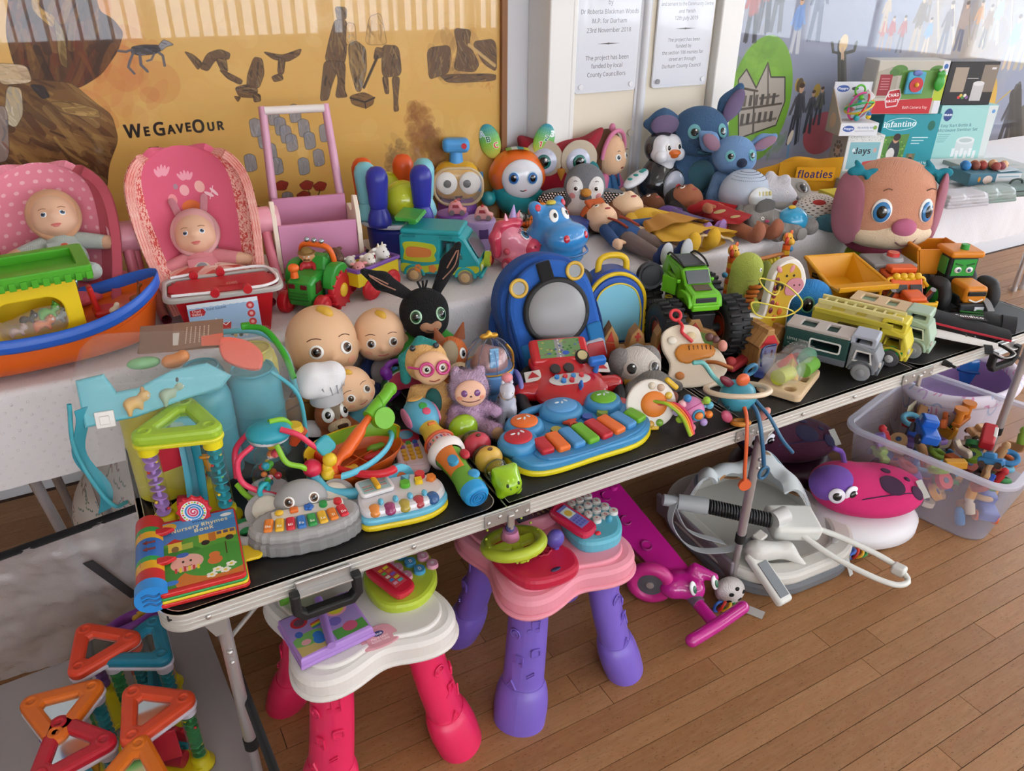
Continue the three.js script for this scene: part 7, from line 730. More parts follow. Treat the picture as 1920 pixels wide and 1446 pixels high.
{
const t=T('blue_backpack','blue child backpack with a large round grey panel and yellow portholes','backpack',0.978,FY,-1.495,-0.22,undefined,-0.28,0.2),b=m(0x1f4f9e,'fabric');
P(t,'bag',at(ex(arch(0.255,0.3),0.1,0.02),0,0,0),b);P(t,'front_pocket',at(ex(arch(0.225,0.275),0.03,0.012),0.004,0.008,0.058),m(0x2a62b8,'fabric'));P(t,'piping',[tu([[-0.114,0.03,0.058],[-0.114,0.16,0.058],[-0.08,0.245,0.058],[0,0.28,0.058],[0.08,0.245,0.058],[0.116,0.16,0.058],[0.116,0.03,0.058]],0.004,60)],m(0x173a78,'fabric'));
P(t,'chimney_strap',at(rb(0.036,0.05,0.012,0.005),0.004,0.258,0.078,-0.15),m(0x17171a,'fabric'));P(t,'panel_rim',at(to(0.078,0.008,48,12),0.006,0.155,0.08),m(0x17171a,'rubber'));P(t,'round_panel',at(sp(1,36).scale(0.077,0.077,0.03),0.006,0.155,0.078),m(0x9a9a9c,'plastic'));
for(const s of[-1,1]){P(t,'porthole',at(to(0.02,0.0045,28,10),0.004+s*0.074,0.238,0.077),m(0xd8b040));P(t,'porthole_glass',at(cy(0.018,0.018,0.004,24),0.004+s*0.074,0.238,0.075,H),m(0x5a5650,'gloss'));P(t,'side_block',at(rb(0.04,0.06,0.012,0.006),0.004+s*0.088,0.07,0.076),m(0x2a8ad0,'fabric'));P(t,'shoulder_strap',tu([[s*0.1,0.2,-0.05],[s*0.135,0.15,-0.03],[s*0.14,0.06,-0.02],[s*0.12,0.02,-0.03]],0.01,20),b);}
P(t,'lower_panel',at(ex(rr(0.21,0.055,0.014),0.014,0.004),0.004,0.032,0.078),m(0xa8aab4,'plastic'));P(t,'red_corner',at(ex(sh([[0.02,-0.024],[0.1,-0.024],[0.1,0.018],[0.06,0.022]]),0.004,0.001),0.004,0.032,0.086),m(0xb8242c,'plastic'));
const c=T('arched_play_case','blue and yellow arched toy case with pale blue front and round black side discs','toy case',1.178,FY,-1.55,-0.28,undefined,-0.1);
P(c,'case',at(ex(arch(0.175,0.215),0.08,0.012),0,0,0),m(0x1f4aa4));P(c,'yellow_arch',at(ex(arch(0.17,0.2),0.02,0.004,[new THREE.Path(arch(0.15,0.18).getPoints(10).reverse().map((p)=>new THREE.Vector2(p.x,p.y+0.01)))]),0,0.01,0.036),m(0xe8c41c));P(c,'blue_arch',at(ex(arch(0.152,0.185),0.02,0.004),0,0.012,0.037),m(0x1f56b4));P(c,'front_panel',at(ex(arch(0.13,0.16),0.018,0.004),0,0.02,0.043),m(0x86cbe2,'gloss'));P(c,'panel_rim',tu([[-0.065,0.03,0.051],[-0.065,0.115,0.051],[-0.045,0.163,0.051],[0,0.181,0.051],[0.045,0.163,0.051],[0.065,0.115,0.051],[0.065,0.03,0.051]],0.0025,50),m(0xe0c83a));P(c,'red_band',at(rb(0.176,0.034,0.086,0.006),0,0.024,0.002),m(0x9a1c24));P(c,'yellow_band',at(rb(0.12,0.012,0.004,0.001),0,0.034,0.046),m(0xe0b82a));P(c,'handle',tu([[-0.04,0.2,0],[-0.036,0.232,0],[-0.02,0.243,0],[0.02,0.243,0],[0.036,0.232,0],[0.04,0.2,0]],0.0085,40,false,10),m(0xe8c01c));for(const s of[-1,1])P(c,'side_disc',[at(cy(0.036,0.036,0.018,32),s*0.1,0.188,0.02,H-0.1,0),at(sp(1,24).scale(0.03,0.03,0.006),s*0.1,0.188,0.029)],m(0x202226,'rubber'));P(c,'latch',at(rb(0.014,0.03,0.02,0.004),-0.09,0.11,0.025),BLK);
}
{
const t=T('driving_wheel_toy','red toy steering dashboard with a black wheel rim and blue gear lever','toy steering wheel',0.9,FY,-1.325,-0.3,undefined,0.28);t.scale.setScalar(1.1);const rd=m(0xc01a22,'gloss'),bk=m(0x232124,'rubber');
P(t,'console',blob([[0,0.035,-0.01,0.085,0.03,0.075],[-0.02,0.055,-0.075,0.06,0.022,0.03]],0.03,0.006),rd);P(t,'wheel_rim',at(to(0.108,0.013,60,14),0,0.026,0.0,H),bk);for(const a of[0.15,PI-0.15,-0.95,PI+0.75])P(t,'spoke',blob([[0.07*Math.cos(a),0.03,-0.07*Math.sin(a),0.022,0.104*Math.cos(a),0.028,-0.104*Math.sin(a),0.02]],0.01,0.005),rd);P(t,'base_rim',at(to(0.1,0.008,50,10),0,0.008,0,H),m(0xa8141c,'gloss'));
P(t,'screen_hood',at(rb(0.13,0.02,0.062,0.01),-0.01,0.073,-0.085,0.35),rd);print(t,'road_screen',0.092,0.044,4000,(g,W,K)=>{bx(g,0,0,W,K,'#6a8a5a');bx(g,36,0,18,K,'#8c8a88');for(let i=0;i<6;i++)bx(g,44,i*8,2,4,'#ddd');for(let i=0;i<30;i++)ov(g,rnd(0,W),rnd(0,K),3,2,['#3a6a3a','#a8a05a','#7a6a5a','#4a5a8a'][i%4]);ov(g,58,34,8,5,'#3a5aa8');},-0.01,0.0838,-0.083,-H+0.35,0,0,{roughness:0.1});
P(t,'button_panel',at(sp(1,24).scale(0.046,0.004,0.017),-0.004,0.064,-0.005,0.15),m(0xc4c0bc,'gloss'));for(let i=0;i<6;i++)P(t,'button',at(cy(0.0052,0.006,0.006,14),-0.032+(i%4)*0.018+(i>3?0.012:0),0.069,-0.01+(i>3?0.012:0)),m(i%2?0xd03a44:0x3a86c8));P(t,'gear_lever',[at(rb(0.038,0.02,0.018,0.006),0.062,0.082,-0.035,0,0.1),bar([0.06,0.05,-0.03],[0.062,0.078,-0.034],0.006)],m(0x2a72cc));P(t,'ignition_key',at(rb(0.006,0.026,0.016,0.003),0.012,0.07,0.022,0.4),m(0x2a72c4));P(t,'dial',[at(cy(0.015,0.017,0.008,24),0.036,0.074,-0.062,0.35)],m(0x1c1a1c));P(t,'dial_face',at(cy(0.011,0.011,0.003,20),0.036,0.079,-0.06,0.35),m(0xc8b888));for(const x of[-0.03,0.0])P(t,'speaker',at(cy(0.011,0.012,0.004,18),x,0.071,-0.034,0.2),m(0x3a3436));for(const[x,z]of[[-0.07,-0.06],[0.072,-0.075]]){const q=P(t,'arrow_plate',at(rb(0.036,0.004,0.026,0.003),x*1.1,0.052,z*0.6,0.25,0,x>0?-0.2:0.2),m(0xd8d0c8));P(q,'arrow',at(flat(ex(sh([[-0.012,-0.006],[0.012,-0.006],[0,0.008]]),0.003,0.0006)),x*1.1,0.055,z*0.6,0.25,0,x>0?-0.2:0.2),m(0xb8242c));}P(t,'grip',at(blob([[0.075,0.026,0.078,0.022,0.1,0.026,0.05,0.018]],0.01,0.005),0,0,0),rd);
}
// ---------- folding table, right half ----------
{
const t=T('animal_piano','large blue toy piano with drum pads and eight coloured keys','toy piano',0.818,FY,-1.158,0.0),b=m(0x4492c6);
const o=(k)=>sh([[-0.175,0.02],[-0.165,-0.045],[-0.13,-0.07],[0.0,-0.075],[0.12,-0.07],[0.172,-0.03],[0.172,0.03],[0.15,0.085],[0.08,0.1],[0.0,0.115],[-0.06,0.1],[-0.13,0.075]].map((p)=>[p[0]*k,p[1]*k]),true);
P(t,'base',at(flat(ex(o(1),0.014,0.005)),0,0.007,0),m(0xe8d41c));P(t,'body',at(flat(ex(o(0.98),0.02,0.006)),0,0.022,0),b);P(t,'key_tray',at(flat(ex(sh([[-0.12,-0.062],[0.1,-0.062],[0.15,-0.03],[0.155,0.005],[0.1,0.012],[-0.02,0.012],[-0.1,0.0],[-0.135,-0.03]],true),0.006,0.002)),0.005,0.033,0),m(0x3a84ba));
P(t,'carry_handle',tu([[-0.125,0.03,-0.075],[-0.07,0.034,-0.118],[-0.01,0.034,-0.125]],0.009,24),b);
[[-0.142,-0.018,0xc02634],[-0.1,-0.066,0xe8702a],[0.008,-0.086,0x5a9ad0],[0.112,-0.072,0x6cb024]].forEach(([x,z,c],i)=>{P(t,'pad_mount',at(la([[0.001,0],[0.046,0],[0.047,0.012],[0.042,0.024],[0.036,0.028],[0.001,0.028]],36).scale(i===2?1.1:0.95,1,i===2?1:0.9),x,0.024,z),b);const d=P(t,'drum_pad',at(sp(1,28).scale(i===2?0.036:0.031,0.008,i===2?0.032:0.028),x,0.053,z),m(c));P(d,'pad_symbol',[0,1,2].map((k)=>at(sp(1,10).scale(0.006,0.0015,0.0025),x-0.011+k*0.011,0.0608,z-0.003+(k%2)*0.004,0,k)),m(0xd8e0e4));});
[[-0.082,0.0,0xd8843a],[-0.045,-0.022,0xb0a040],[0.045,-0.036,0x3a5ab0],[0.085,-0.036,0x8aa03a]].forEach(([x,z,c])=>P(t,'small_button',at(cy(0.012,0.013,0.008,20),x,0.037,z),m(c)));P(t,'star_button',at(flat(ex(sh([...Array(10)].map((_,i)=>{const a=i*PI/5+0.3,r=i%2?0.009:0.019;return[r*Math.cos(a),r*Math.sin(a)];})),0.008,0.002)),0.0,0.038,-0.034),m(0xd04a2c));
['Do','Re','Mi','Fa','So','La','Ti','Do'].forEach((s,i)=>{const c=[0xc02430,0xe8702a,0x4a90c8,0x6cb024,0xc02430,0xe8702a,0x4a90c8,0x6cb024][i],x=-0.105+i*0.0345,z=0.026-Math.pow((i-3)/4,2)*0.006-i*0.0008,L=[0.05,0.062,0.066,0.068,0.068,0.066,0.058,0.046][i],ry=(3.5-i)*-0.045+0.12;const k=P(t,'key',at(rb(0.031,0.016,L,0.0065,3),x,0.042,z,0.08,ry),m(c));stamp(k,'key_note',0.024,0.014,(g,W,K)=>{bx(g,0,0,W,K,hexs(c));txt(g,s,W/2,K/2,13,'#f4efe6','bold sans-serif');},x+Math.sin(ry)*L*0.22,0.0498-L*0.017,z+Math.cos(ry)*L*0.22,-H+0.08,ry);});
}
{
const t=T('badger_plush','grey and white round-headed soft toy lying with big black eyes','soft toy',1.1,FY,-1.325,-0.35),w=m(0xd6cec6,'plush');const h=P(t,'head',blob([[0,0.045,0,0.058,0.045,0.05],[0.0,0.045,-0.02,0.05,0.04,0.04]],0.02,0.006),w);P(t,'grey_cap',blob([[-0.04,0.05,-0.012,0.03,0.04,0.042],[0.034,0.052,-0.02,0.03,0.038,0.038]],0.01,0.006),m(0x8f8a88,'plush'));for(const s of[-1,1]){const d=[0,-1,-0.7],z=0.03;const e=dot(t,h,'eye_patch',s*0.03,0.05,0.019,0.017,m(0xece6de,'fabric'),0.004,0,d,z);eye(t,h,s*0.028,0.05,0.014,null,{k:1.3,white:0x1a1616,dir:d,z});P(t,'ear',at(sp(0.016,14),s*0.045,0.055,-0.045),m(s<0?0x5a9a9a:0x8f8a88,'plush'));}dot(t,h,'nose',0.003,0.045,0.006,0.004,m(0xd06a6a,'fabric'),0.003,0,[0,-1,-0.7],0.055);P(t,'body',blob([[0.02,0.03,0.05,0.04,0.03,0.04],[0.06,0.02,0.05,0.018,0.085,0.016,0.06,0.014],[-0.03,0.02,0.06,0.018,-0.04,0.016,0.09,0.016]],0.02,0.006),m(0x7a7672,'plush'));P(t,'scarf',tu([[-0.04,0.022,0.03],[0,0.03,0.05],[0.05,0.03,0.03]],0.009,16),m(0xd8a83a,'fabric'));
}
const wd=m(0xd4b184,'wood'),wdD=m(0xb0824c,'wood'),cream=m(0xe8dcc8,'plastic');
{
const t=T('sensory_disc','white round sensory toy with an orange centre and silicone pull cords','sensory toy',0.995,FY,-1.135,-0.5,undefined,-0.35),y=0.058;P(t,'disc',at(ex(new THREE.Shape().absarc(0,0,0.056,0,2*PI),0.014,0.004,[new THREE.Path(sh([[-0.046,0.018],[-0.032,0.036],[-0.026,0.03],[-0.036,0.012],[-0.038,-0.01],[-0.046,-0.012]],true).getPoints(2).reverse())]),0,y,0),m(0xe9e1d6));P(t,'centre',at(sp(1,24).scale(0.03,0.03,0.008),0.006,y,0.007),m(0xe8822a));[[0.0,0.042,0xd8cdb8],[0.02,0.038,0xc8a890],[0.038,0.02,0xe0c04a],[-0.018,-0.042,0xe0702a],[0.0,-0.046,0xd0a03a],[0.02,-0.042,0x7ab03a]].forEach(([x,yy,c])=>P(t,'press_bead',at(sp(1,14).scale(0.0085,0.0085,0.006),x,y+yy,0.008),m(c,'gloss')));P(t,'foot',[at(rb(0.04,0.012,0.016,0.005),0.0,0.004,0),at(rb(0.036,0.012,0.016,0.005),0.045,y+0.046,0,0,0,-0.7)],m(0xe0b41c));[[0x9ac02c,0],[0xe0b02a,0.006],[0xe8742a,0.014],[0xcf2a5a,0.022]].forEach(([c,k])=>{P(t,'pull_cord',cap([[0.004+k*0.5,y+0.008-k*0.3,0.012],[0.03+k,y+0.004,0.03],[0.06+k*0.8,y-0.02,0.035],[0.075+k*0.6,y-0.058,0.045+(0.02-k)]],0.0035,30),m(c));});
}
{
const t=T('sensory_ball','pink sensory ball with coloured knobs sticking out all round','sensory toy',1.083,FY,-1.105,-0.3),y=0.042;P(t,'ball',at(sp(0.03,28),0,y,0),m(0xd884b4));[[0x3a84c0,-0.4,0.9,0.2],[0x9ac83a,0.75,0.75,0.3],[0xe8822a,0.95,-0.25,0.3],[0xb8a0d8,0.7,-0.75,0.4],[0xe890a0,-0.1,-0.85,0.55],[0xe8b0b8,-0.7,0.6,0.3],[0xb8a8d8,-0.95,0.1,0.25],[0x6ab8d0,0.95,0.3,0.2],[0x9ac83a,-0.85,-0.25,0.5]].forEach(([c,a,b,d])=>{const v=V(a,b,d).normalize();P(t,'knob',[bar([v.x*0.028,y+v.y*0.028,v.z*0.028],[v.x*0.038,y+v.y*0.034,v.z*0.038],0.004),at(sp(0.009,14),v.x*0.042,Math.max(0.009,y+v.y*0.04),v.z*0.042)],m(c));});P(t,'ring',at(to(0.012,0.003,20,8),0.004,y+0.002,0.03),m(0x3a90b8));P(t,'centre_knob',at(sp(1,14).scale(0.01,0.009,0.008),0.004,y+0.002,0.033),m(0xe8863a));P(t,'band',at(to(0.0302,0.0015,30,6),0,y,0,0.7,0.5),m(0xc85a98));
}
{
const t=T('sensory_saucer','teal silicone sensory saucer with a cream ring and long cords hanging over the table edge','sensory toy',1.208,FY,-1.095,-0.35),te=m(0x3f9cb4),y=0.048;P(t,'bell',at(la([[0.001,0.018],[0.02,0.02],[0.036,0.036],[0.042,0.056],[0.036,0.074],[0.018,0.086],[0.001,0.088]],36),0,0,0,0.12),te);for(let i=0;i<8;i++){const a=i*PI/4;P(t,'slot',at(rb(0.006,0.026,0.004,0.002),0.039*Math.sin(a),0.044,0.039*Math.cos(a),-0.35,a),m(0x1d4a58));}P(t,'cream_ring',at(to(0.07,0.0075,50,12).scale(1,1,0.8),0,0.066,0,H-0.28,0,0.06),m(0xe4d0b4));P(t,'top_loop',at(to(0.015,0.005,24,10),0.03,0.108,-0.012,0.3,0.3),m(0x2f6f94));P(t,'top_knob',at(sp(1,18).scale(0.016,0.016,0.01),0.002,0.098,0.014),m(0xe2683a));
P(t,'pull_cord',cap([[-0.03,0.07,-0.01],[-0.06,0.1,-0.01],[-0.085,0.13,-0.02],[-0.105,0.132,-0.02]],0.0055,24),m(0x6ab4b0));P(t,'pull_cord',cap([[0.0,0.05,0.035],[0.0,0.034,0.06],[0.0,-0.02,0.082],[0.006,-0.1,0.088],[0.01,-0.125,0.088]],0.0045,30),m(0xe2683a));P(t,'cord_end',at(cy(0.015,0.015,0.008,24),0.012,-0.14,0.088,H),m(0xe2683a));P(t,'pull_cord',cap([[0.02,0.05,0.032],[0.03,0.03,0.055],[0.04,-0.03,0.08],[0.052,-0.09,0.086]],0.005,30),m(0x2a6288));P(t,'cord_ring',at(to(0.015,0.004,24,8),0.055,-0.112,0.086,0,0.4),m(0x2a6288));P(t,'pull_cord',cap([[0.034,0.05,0.026],[0.06,0.02,0.055],[0.09,-0.03,0.078],[0.12,-0.065,0.08]],0.0045,30),m(0x2a6288));P(t,'amber_ring',at(to(0.018,0.006,24,10),-0.005,0.008,0.05,H-0.3),m(0xc8822c));P(t,'teardrop',at(sp(1,14).scale(0.012,0.018,0.01),-0.036,0.02,0.04,0,0,0.6),m(0xc85a78));P(t,'teardrop',at(sp(1,14).scale(0.011,0.02,0.01),0.06,0.012,0.03,0,0,-0.6),m(0xe0988a));P(t,'maroon_leaf',at(sp(1,14).scale(0.01,0.024,0.008),-0.03,0.09,0.005,0,0,0.9),m(0x7a2438));
}
{
const t=T('tiger_sensory_board','cream cloud-shaped sensory board with an orange tiger and rubber loops, propped up','sensory toy',1.215,FY,-1.235,-0.4,undefined,-0.7);P(t,'board',at(ex(sh([[-0.07,0.0],[-0.02,-0.012],[0.05,0.0],[0.085,0.03],[0.07,0.08],[0.035,0.1],[0.02,0.14],[-0.03,0.15],[-0.07,0.13],[-0.075,0.09],[-0.06,0.05]],true),0.016,0.005),0,0.012,0),m(0xe6d8c2));P(t,'tiger',blob([[-0.018,0.085,0.012,0.03,0.026,0.006],[0.03,0.09,0.012,0.028,0.02,0.006]],0.02,0.004),m(0xd0822a));for(let i=0;i<6;i++)P(t,'tiger_stripe',at(rb(0.003,0.012,0.004,0.001),-0.012+i*0.011,0.098,0.019),m(0x6a3a18));for(const[x,yy,c]of[[-0.04,0.03,0xc87a34],[0.04,0.045,0xe0d0b0],[0.0,0.13,0xd8c49a],[-0.05,0.12,0xe8e0d0]])P(t,'press_bead',at(sp(1,14).scale(0.012,0.01,0.005),x,yy,0.011),m(c));P(t,'red_loop',[at(to(0.013,0.0045,22,8),-0.035,0.185,0.012),tu([[-0.03,0.172,0.012],[-0.022,0.155,0.016],[-0.026,0.14,0.018],[-0.012,0.125,0.016],[0.0,0.115,0.012]],0.0045,24)],m(0xd8343c));P(t,'brown_bead',[at(sp(0.011,12),0.045,0.125,0.012),at(sp(0.01,12),0.06,0.118,0.014)],m(0x6a4440));P(t,'pink_knob',at(sp(1,12).scale(0.012,0.015,0.01),0.075,0.1,0.018),m(0xd89080));P(t,'amber_cord',cap([[0.03,0.06,0.02],[0.05,0.055,0.03],[0.085,0.04,0.03]],0.005,14),m(0xb0642c));
for(const[nm,lab,x,z,c]of[['brown_teether','brown crinkled rubber teether beside the pink sensory ball',1.075,-1.19,0x9a5a4a],['green_teether','grey green rubber teether behind the white sensory disc',1.03,-1.22,0x7a9a88]]){const q=T(nm,lab,'teether',x,FY,z,0.3);P(q,'teether_body',blob([[0,0.02,0,0.026,0.02,0.022],[0.02,0.03,0.01,0.015],[-0.02,0.026,0.006,0.014]],0.006,0.004,0.003),m(c,'rubber'));P(q,'teether_knob',at(sp(0.008,12),0.012,0.044,0.008),m(c,'rubber'));}
}
function cutout(name,label,x,z,ry,pts,th,faces,rx=0,col=wdD,smooth=false){const t=T(name,label,'wooden toy',x,FY,z,ry,undefined,rx);P(t,'block',ex(sh(pts,smooth),th,0.003),col);for(const[n,q,c,s]of faces)P(t,n,at(ex(sh(q,s),0.003,0.0008),0,0,th/2+0.0008),m(c,'wood'));for(let i=1;i<4;i++)P(t,'layer_line',at(ex(sh(pts.map(([a,b])=>[a*1.006,b*1.006]),smooth),0.0012,0),0,0,-th/2+th*i/4),m(0x8a5c30,'wood'));return t;}
const tower=(x,y,s)=>[[x-0.02*s,y],[x-0.012*s,y+0.012*s],[x-0.008*s,y+0.032*s],[x,y+0.042*s],[x+0.008*s,y+0.032*s],[x+0.012*s,y+0.012*s],[x+0.02*s,y]];
cutout('wooden_castle_boat','wooden castle boat cut-out with three turrets and a red hull',1.158,-1.415,-0.4,[[-0.06,0.0],[0.06,0.0],[0.085,0.035],[0.092,0.075],[0.07,0.12],[0.05,0.085],[0.045,0.05],[0.025,0.05],[0.016,0.09],[0.0,0.11],[-0.016,0.09],[-0.025,0.05],[-0.045,0.05],[-0.05,0.085],[-0.07,0.12],[-0.092,0.075],[-0.085,0.035]],0.04,[['hull_print',[[-0.055,0.006],[0.055,0.006],[0.078,0.036],[0.082,0.074],[0.06,0.07],[0.052,0.044],[-0.052,0.044],[-0.06,0.07],[-0.082,0.074],[-0.078,0.036]],0xc8442a],['turret_print',[[-0.082,0.076],[-0.06,0.074],[-0.07,0.104]],0xb83428],['turret_print',[[0.06,0.074],[0.082,0.076],[0.07,0.104]],0xb83428],['door_print',[[-0.02,0.044],[0.02,0.044],[0.02,0.06],[0,0.07],[-0.02,0.06]],0xb8bcc0],['cross_print',[[-0.003,0.074],[0.003,0.074],[0.003,0.084],[0.008,0.084],[0.008,0.09],[0.003,0.09],[0.003,0.098],[-0.003,0.098],[-0.003,0.09],[-0.008,0.09],[-0.008,0.084],[-0.003,0.084]],0xb03428]]);
cutout('wooden_garden_house','wooden domed house cut-out with green printed bushes behind the tiger board',1.315,-1.385,-0.35,[[-0.085,0.0],[0.085,0.0],[0.085,0.045],[0.06,0.075],[0.025,0.09],[0.012,0.115],[-0.012,0.115],[-0.025,0.09],[-0.06,0.075],[-0.085,0.04]],0.05,[['bush_print',[[-0.06,0.04],[0.055,0.04],[0.045,0.068],[0,0.08],[-0.045,0.068]],0x6a8a3c,true],['roof_print',[[-0.018,0.084],[0.018,0.084],[0,0.108]],0xb03a30],['door_print',[[-0.05,0.006],[0.06,0.006],[0.06,0.034],[-0.05,0.034]],0xd8a85a]]);
const kiosk=[[-0.03,0],[0.03,0],[0.03,0.062],[0.036,0.07],[0.02,0.09],[0.012,0.1],[0.01,0.112],[-0.01,0.112],[-0.012,0.1],[-0.02,0.09],[-0.036,0.07],[-0.03,0.062]];
cutout('wooden_kiosk','wooden kiosk cut-out with a red roof and blue striped doors',1.445,-1.265,-0.1,kiosk,0.075,[['roof_print',[[-0.03,0.066],[0.03,0.066],[0.01,0.096],[-0.01,0.096]],0xc83038],['wall_print',[[-0.024,0.004],[0.024,0.004],[0.024,0.064],[-0.024,0.064]],0x7f83ac],['window_print',[[-0.014,0.034],[-0.007,0.034],[-0.007,0.056],[-0.014,0.056]],0x7a2a34],['window_print',[[0.007,0.034],[0.014,0.034],[0.014,0.056],[0.007,0.056]],0x7a2a34]]);
cutout('wooden_shed','plain stepped wooden block behind the kiosk',1.535,-1.3,-0.1,kiosk.map(([a,b])=>[a*0.7,b*0.75]),0.06,[['face_print',[[-0.012,0.004],[0.012,0.004],[0.012,0.05],[-0.012,0.05]],0x8a6a44]]);
{const t=T('red_wooden_car','small red wooden piece with round ends beside the kiosk','wooden toy',1.385,FY,-1.27,0.3);P(t,'block',at(rb(0.09,0.02,0.03,0.008),0,0.012,0),m(0xb03038,'wood'));PP(t,'knob',[at(sp(0.014,14),-0.04,0.03,0),at(sp(0.01,12),0.05,0.012,0.01)],m(0xb8383c,'wood'));}
{
const t=T('wooden_giraffe','white wooden giraffe with yellow and orange spots and a yellow wire loop','wooden toy',1.51,FY,-1.325,-0.3);t.scale.setScalar(1.1);const out=[[-0.06,0],[0.05,0],[0.06,0.06],[0.062,0.13],[0.082,0.15],[0.09,0.175],[0.075,0.215],[0.05,0.235],[0.015,0.225],[0.0,0.2],[-0.005,0.14],[-0.012,0.095],[-0.04,0.1],[-0.066,0.11],[-0.074,0.09],[-0.062,0.07]];
P(t,'body',ex(sh(out,true),0.026,0.004),m(0xe9e4dc,'wood'));const f=P(t,'yellow_face',at(ex(sh([[-0.056,0.002],[0.046,0.002],[0.054,0.06],[0.055,0.13],[0.074,0.16],[0.068,0.205],[0.042,0.226],[0.014,0.215],[0.004,0.15],[-0.006,0.09],[-0.04,0.094],[-0.058,0.06]],true),0.003,0.001),0,0,0.014),m(0xc8a020,'wood'));P(t,'muzzle',at(ex(sh([[0.04,0.148],[0.07,0.15],[0.082,0.17],[0.07,0.188],[0.042,0.185],[0.034,0.165]],true),0.004,0.001),0,0,0.016),m(0xc88490,'wood'));for(const[x,y,r]of[[-0.03,0.07,0.007],[-0.01,0.07,0.006],[0.012,0.06,0.007],[0.03,0.065,0.006],[0.02,0.09,0.006],[0.032,0.105,0.007],[0.022,0.125,0.005],[-0.035,0.04,0.006],[0.025,0.04,0.007],[-0.01,0.045,0.006]])P(t,'spot',at(sp(1,10).scale(r,r*1.3,0.002),x,y,0.016),m(0xcf6420));for(let i=0;i<5;i++)P(t,'mane_spot',at(sp(1,10).scale(0.006,0.008,0.002),0.008+i*0.001,0.11+i*0.019,0.0155),m(0x7a2434));for(const x of[0.034,0.052])P(t,'eye',at(sp(0.003,8),x,0.196,0.016),m(0x1a1210));for(const x of[0.056,0.07])P(t,'nostril',at(sp(0.0022,8),x,0.172,0.0185),m(0x5a2a34));for(const x of[0.012,0.045])P(t,'ear',at(sp(1,10).scale(0.006,0.01,0.003),x,0.213,0.015,0,0,x<0.02?0.7:-0.3),m(0xd89098,'wood'));P(t,'eyelet',at(to(0.007,0.003,18,8),0.02,0.17,0.017),m(0x1a1614));
P(t,'wire_loop',tu([[0.02,0.17,0.02],[-0.01,0.165,0.05],[-0.04,0.185,0.045],[-0.045,0.2,0.03],[-0.02,0.195,0.03],[0.01,0.19,0.05],[0.06,0.14,0.06],[0.03,0.115,0.06],[-0.05,0.12,0.055],[-0.055,0.14,0.03],[0.0,0.13,0.03],[0.07,0.1,0.02],[0.08,0.06,0.01]],0.002,80),m(0xd8c84a));P(t,'tail_bead',at(cy(0.014,0.014,0.014,18),-0.075,0.105,0.01,0,0,0.5),m(0xe6dccb,'wood'));
}
{
const t=T('bead_abacus','wooden bead abacus with two orange striped posts topped by giraffe heads','bead abacus',1.76,FY,-1.6,0.04);for(const s of[-1,1]){for(let i=0;i<9;i++)P(t,'post_ring',at(cy(0.012,0.012,0.014,20),s*0.118,0.013+i*0.0172,0),m(i%2?0xe8b030:0xe8641c));const h=P(t,'giraffe_head',blob([[s*0.118,0.178,0,0.016,0.018,0.015],[s*0.118,0.17,0.016,0.01]],0.008,0.003),m(0xe8b03a));P(h,'ear',[at(sp(1,10).scale(0.007,0.009,0.003),s*0.118-0.015,0.19,0.004),at(sp(1,10).scale(0.007,0.009,0.003),s*0.118+0.012,0.194,0)],m(0xe06a3a));P(h,'cheek_patch',at(sp(1,12).scale(0.008,0.014,0.006),s*0.118-0.012,0.172,0.008),m(0xc83c28));for(const k of[-1,1]){P(h,'eye',at(sp(0.002,8),s*0.118+k*0.006,0.183,0.015),m(0x141010));P(t,'side_bead',at(sp(0.009,14),s*0.118+k*0.02,k<0?0.105:0.14,0),m(0x4a98cc));}}
for(const[y,c]of[[0.13,0xc07a44],[0.06,0xc07a44]])P(t,'cross_bar',at(cy(0.006,0.006,0.225,14),0,y,0,0,0,H),m(c,'wood'));for(const[y,x0,n,c]of[[0.112,0.02,5,0xc8b82a],[0.085,-0.06,6,0x8a2434],[0.035,-0.02,5,0x2a7a6a]]){P(t,'wire',at(cy(0.0018,0.0018,0.22,8),0,y,0,0,0,H),STEEL);for(let i=0;i<n;i++)P(t,'bead',at(sp(1,12).scale(0.0085,0.011,0.011),x0+i*0.0165,y,0),m(c));}P(t,'base',at(rb(0.27,0.012,0.05,0.004),0,0.006,0),wdD);
}
{const t=T('green_elephant_plush','lime green soft toy with an orange ribbed trunk and striped legs','soft toy',1.6,FY,-1.49,-0.25),g=m(0xb3c05a,'plush');const b=P(t,'body',blob([[0.0,0.16,0,0.046,0.05,0.042],[-0.01,0.1,0.0,0.04,0.05,0.036],[-0.03,0.05,0.02,0.03,-0.05,0.03,0.05,0.022],[0.02,0.05,0.02,0.026,0.03,0.02,0.05,0.02]],0.03,0.006),g);for(let i=0;i<9;i++){const a=i/8;P(t,'trunk_ring',at(to(0.013,0.005,18,8),0.004-a*0.03-0.012*Math.sin(a*3),0.125-a*0.09,0.048+0.012*Math.sin(a*3),H-0.3),m(0xe8822a,'fabric'));}P(t,'side_ear',at(sp(1,18).scale(0.014,0.035,0.028),0.05,0.15,0.01,0,0,-0.2),g);for(let i=0;i<8;i++)P(t,'striped_leg',at(cy(0.019,0.019,0.006,18),-0.075+i*0.004,0.085-i*0.0065,0.03,0.2,0,0.6),m(i%2?0xe6e2de:0x1a1a1c,'fabric'));eye(t,b,0.02,0.17,0.006,null);P(t,'seam',tu([[-0.042,0.14,0.01],[-0.01,0.142,0.043],[0.035,0.14,0.02]],0.0012,14),m(0x8a9440));}
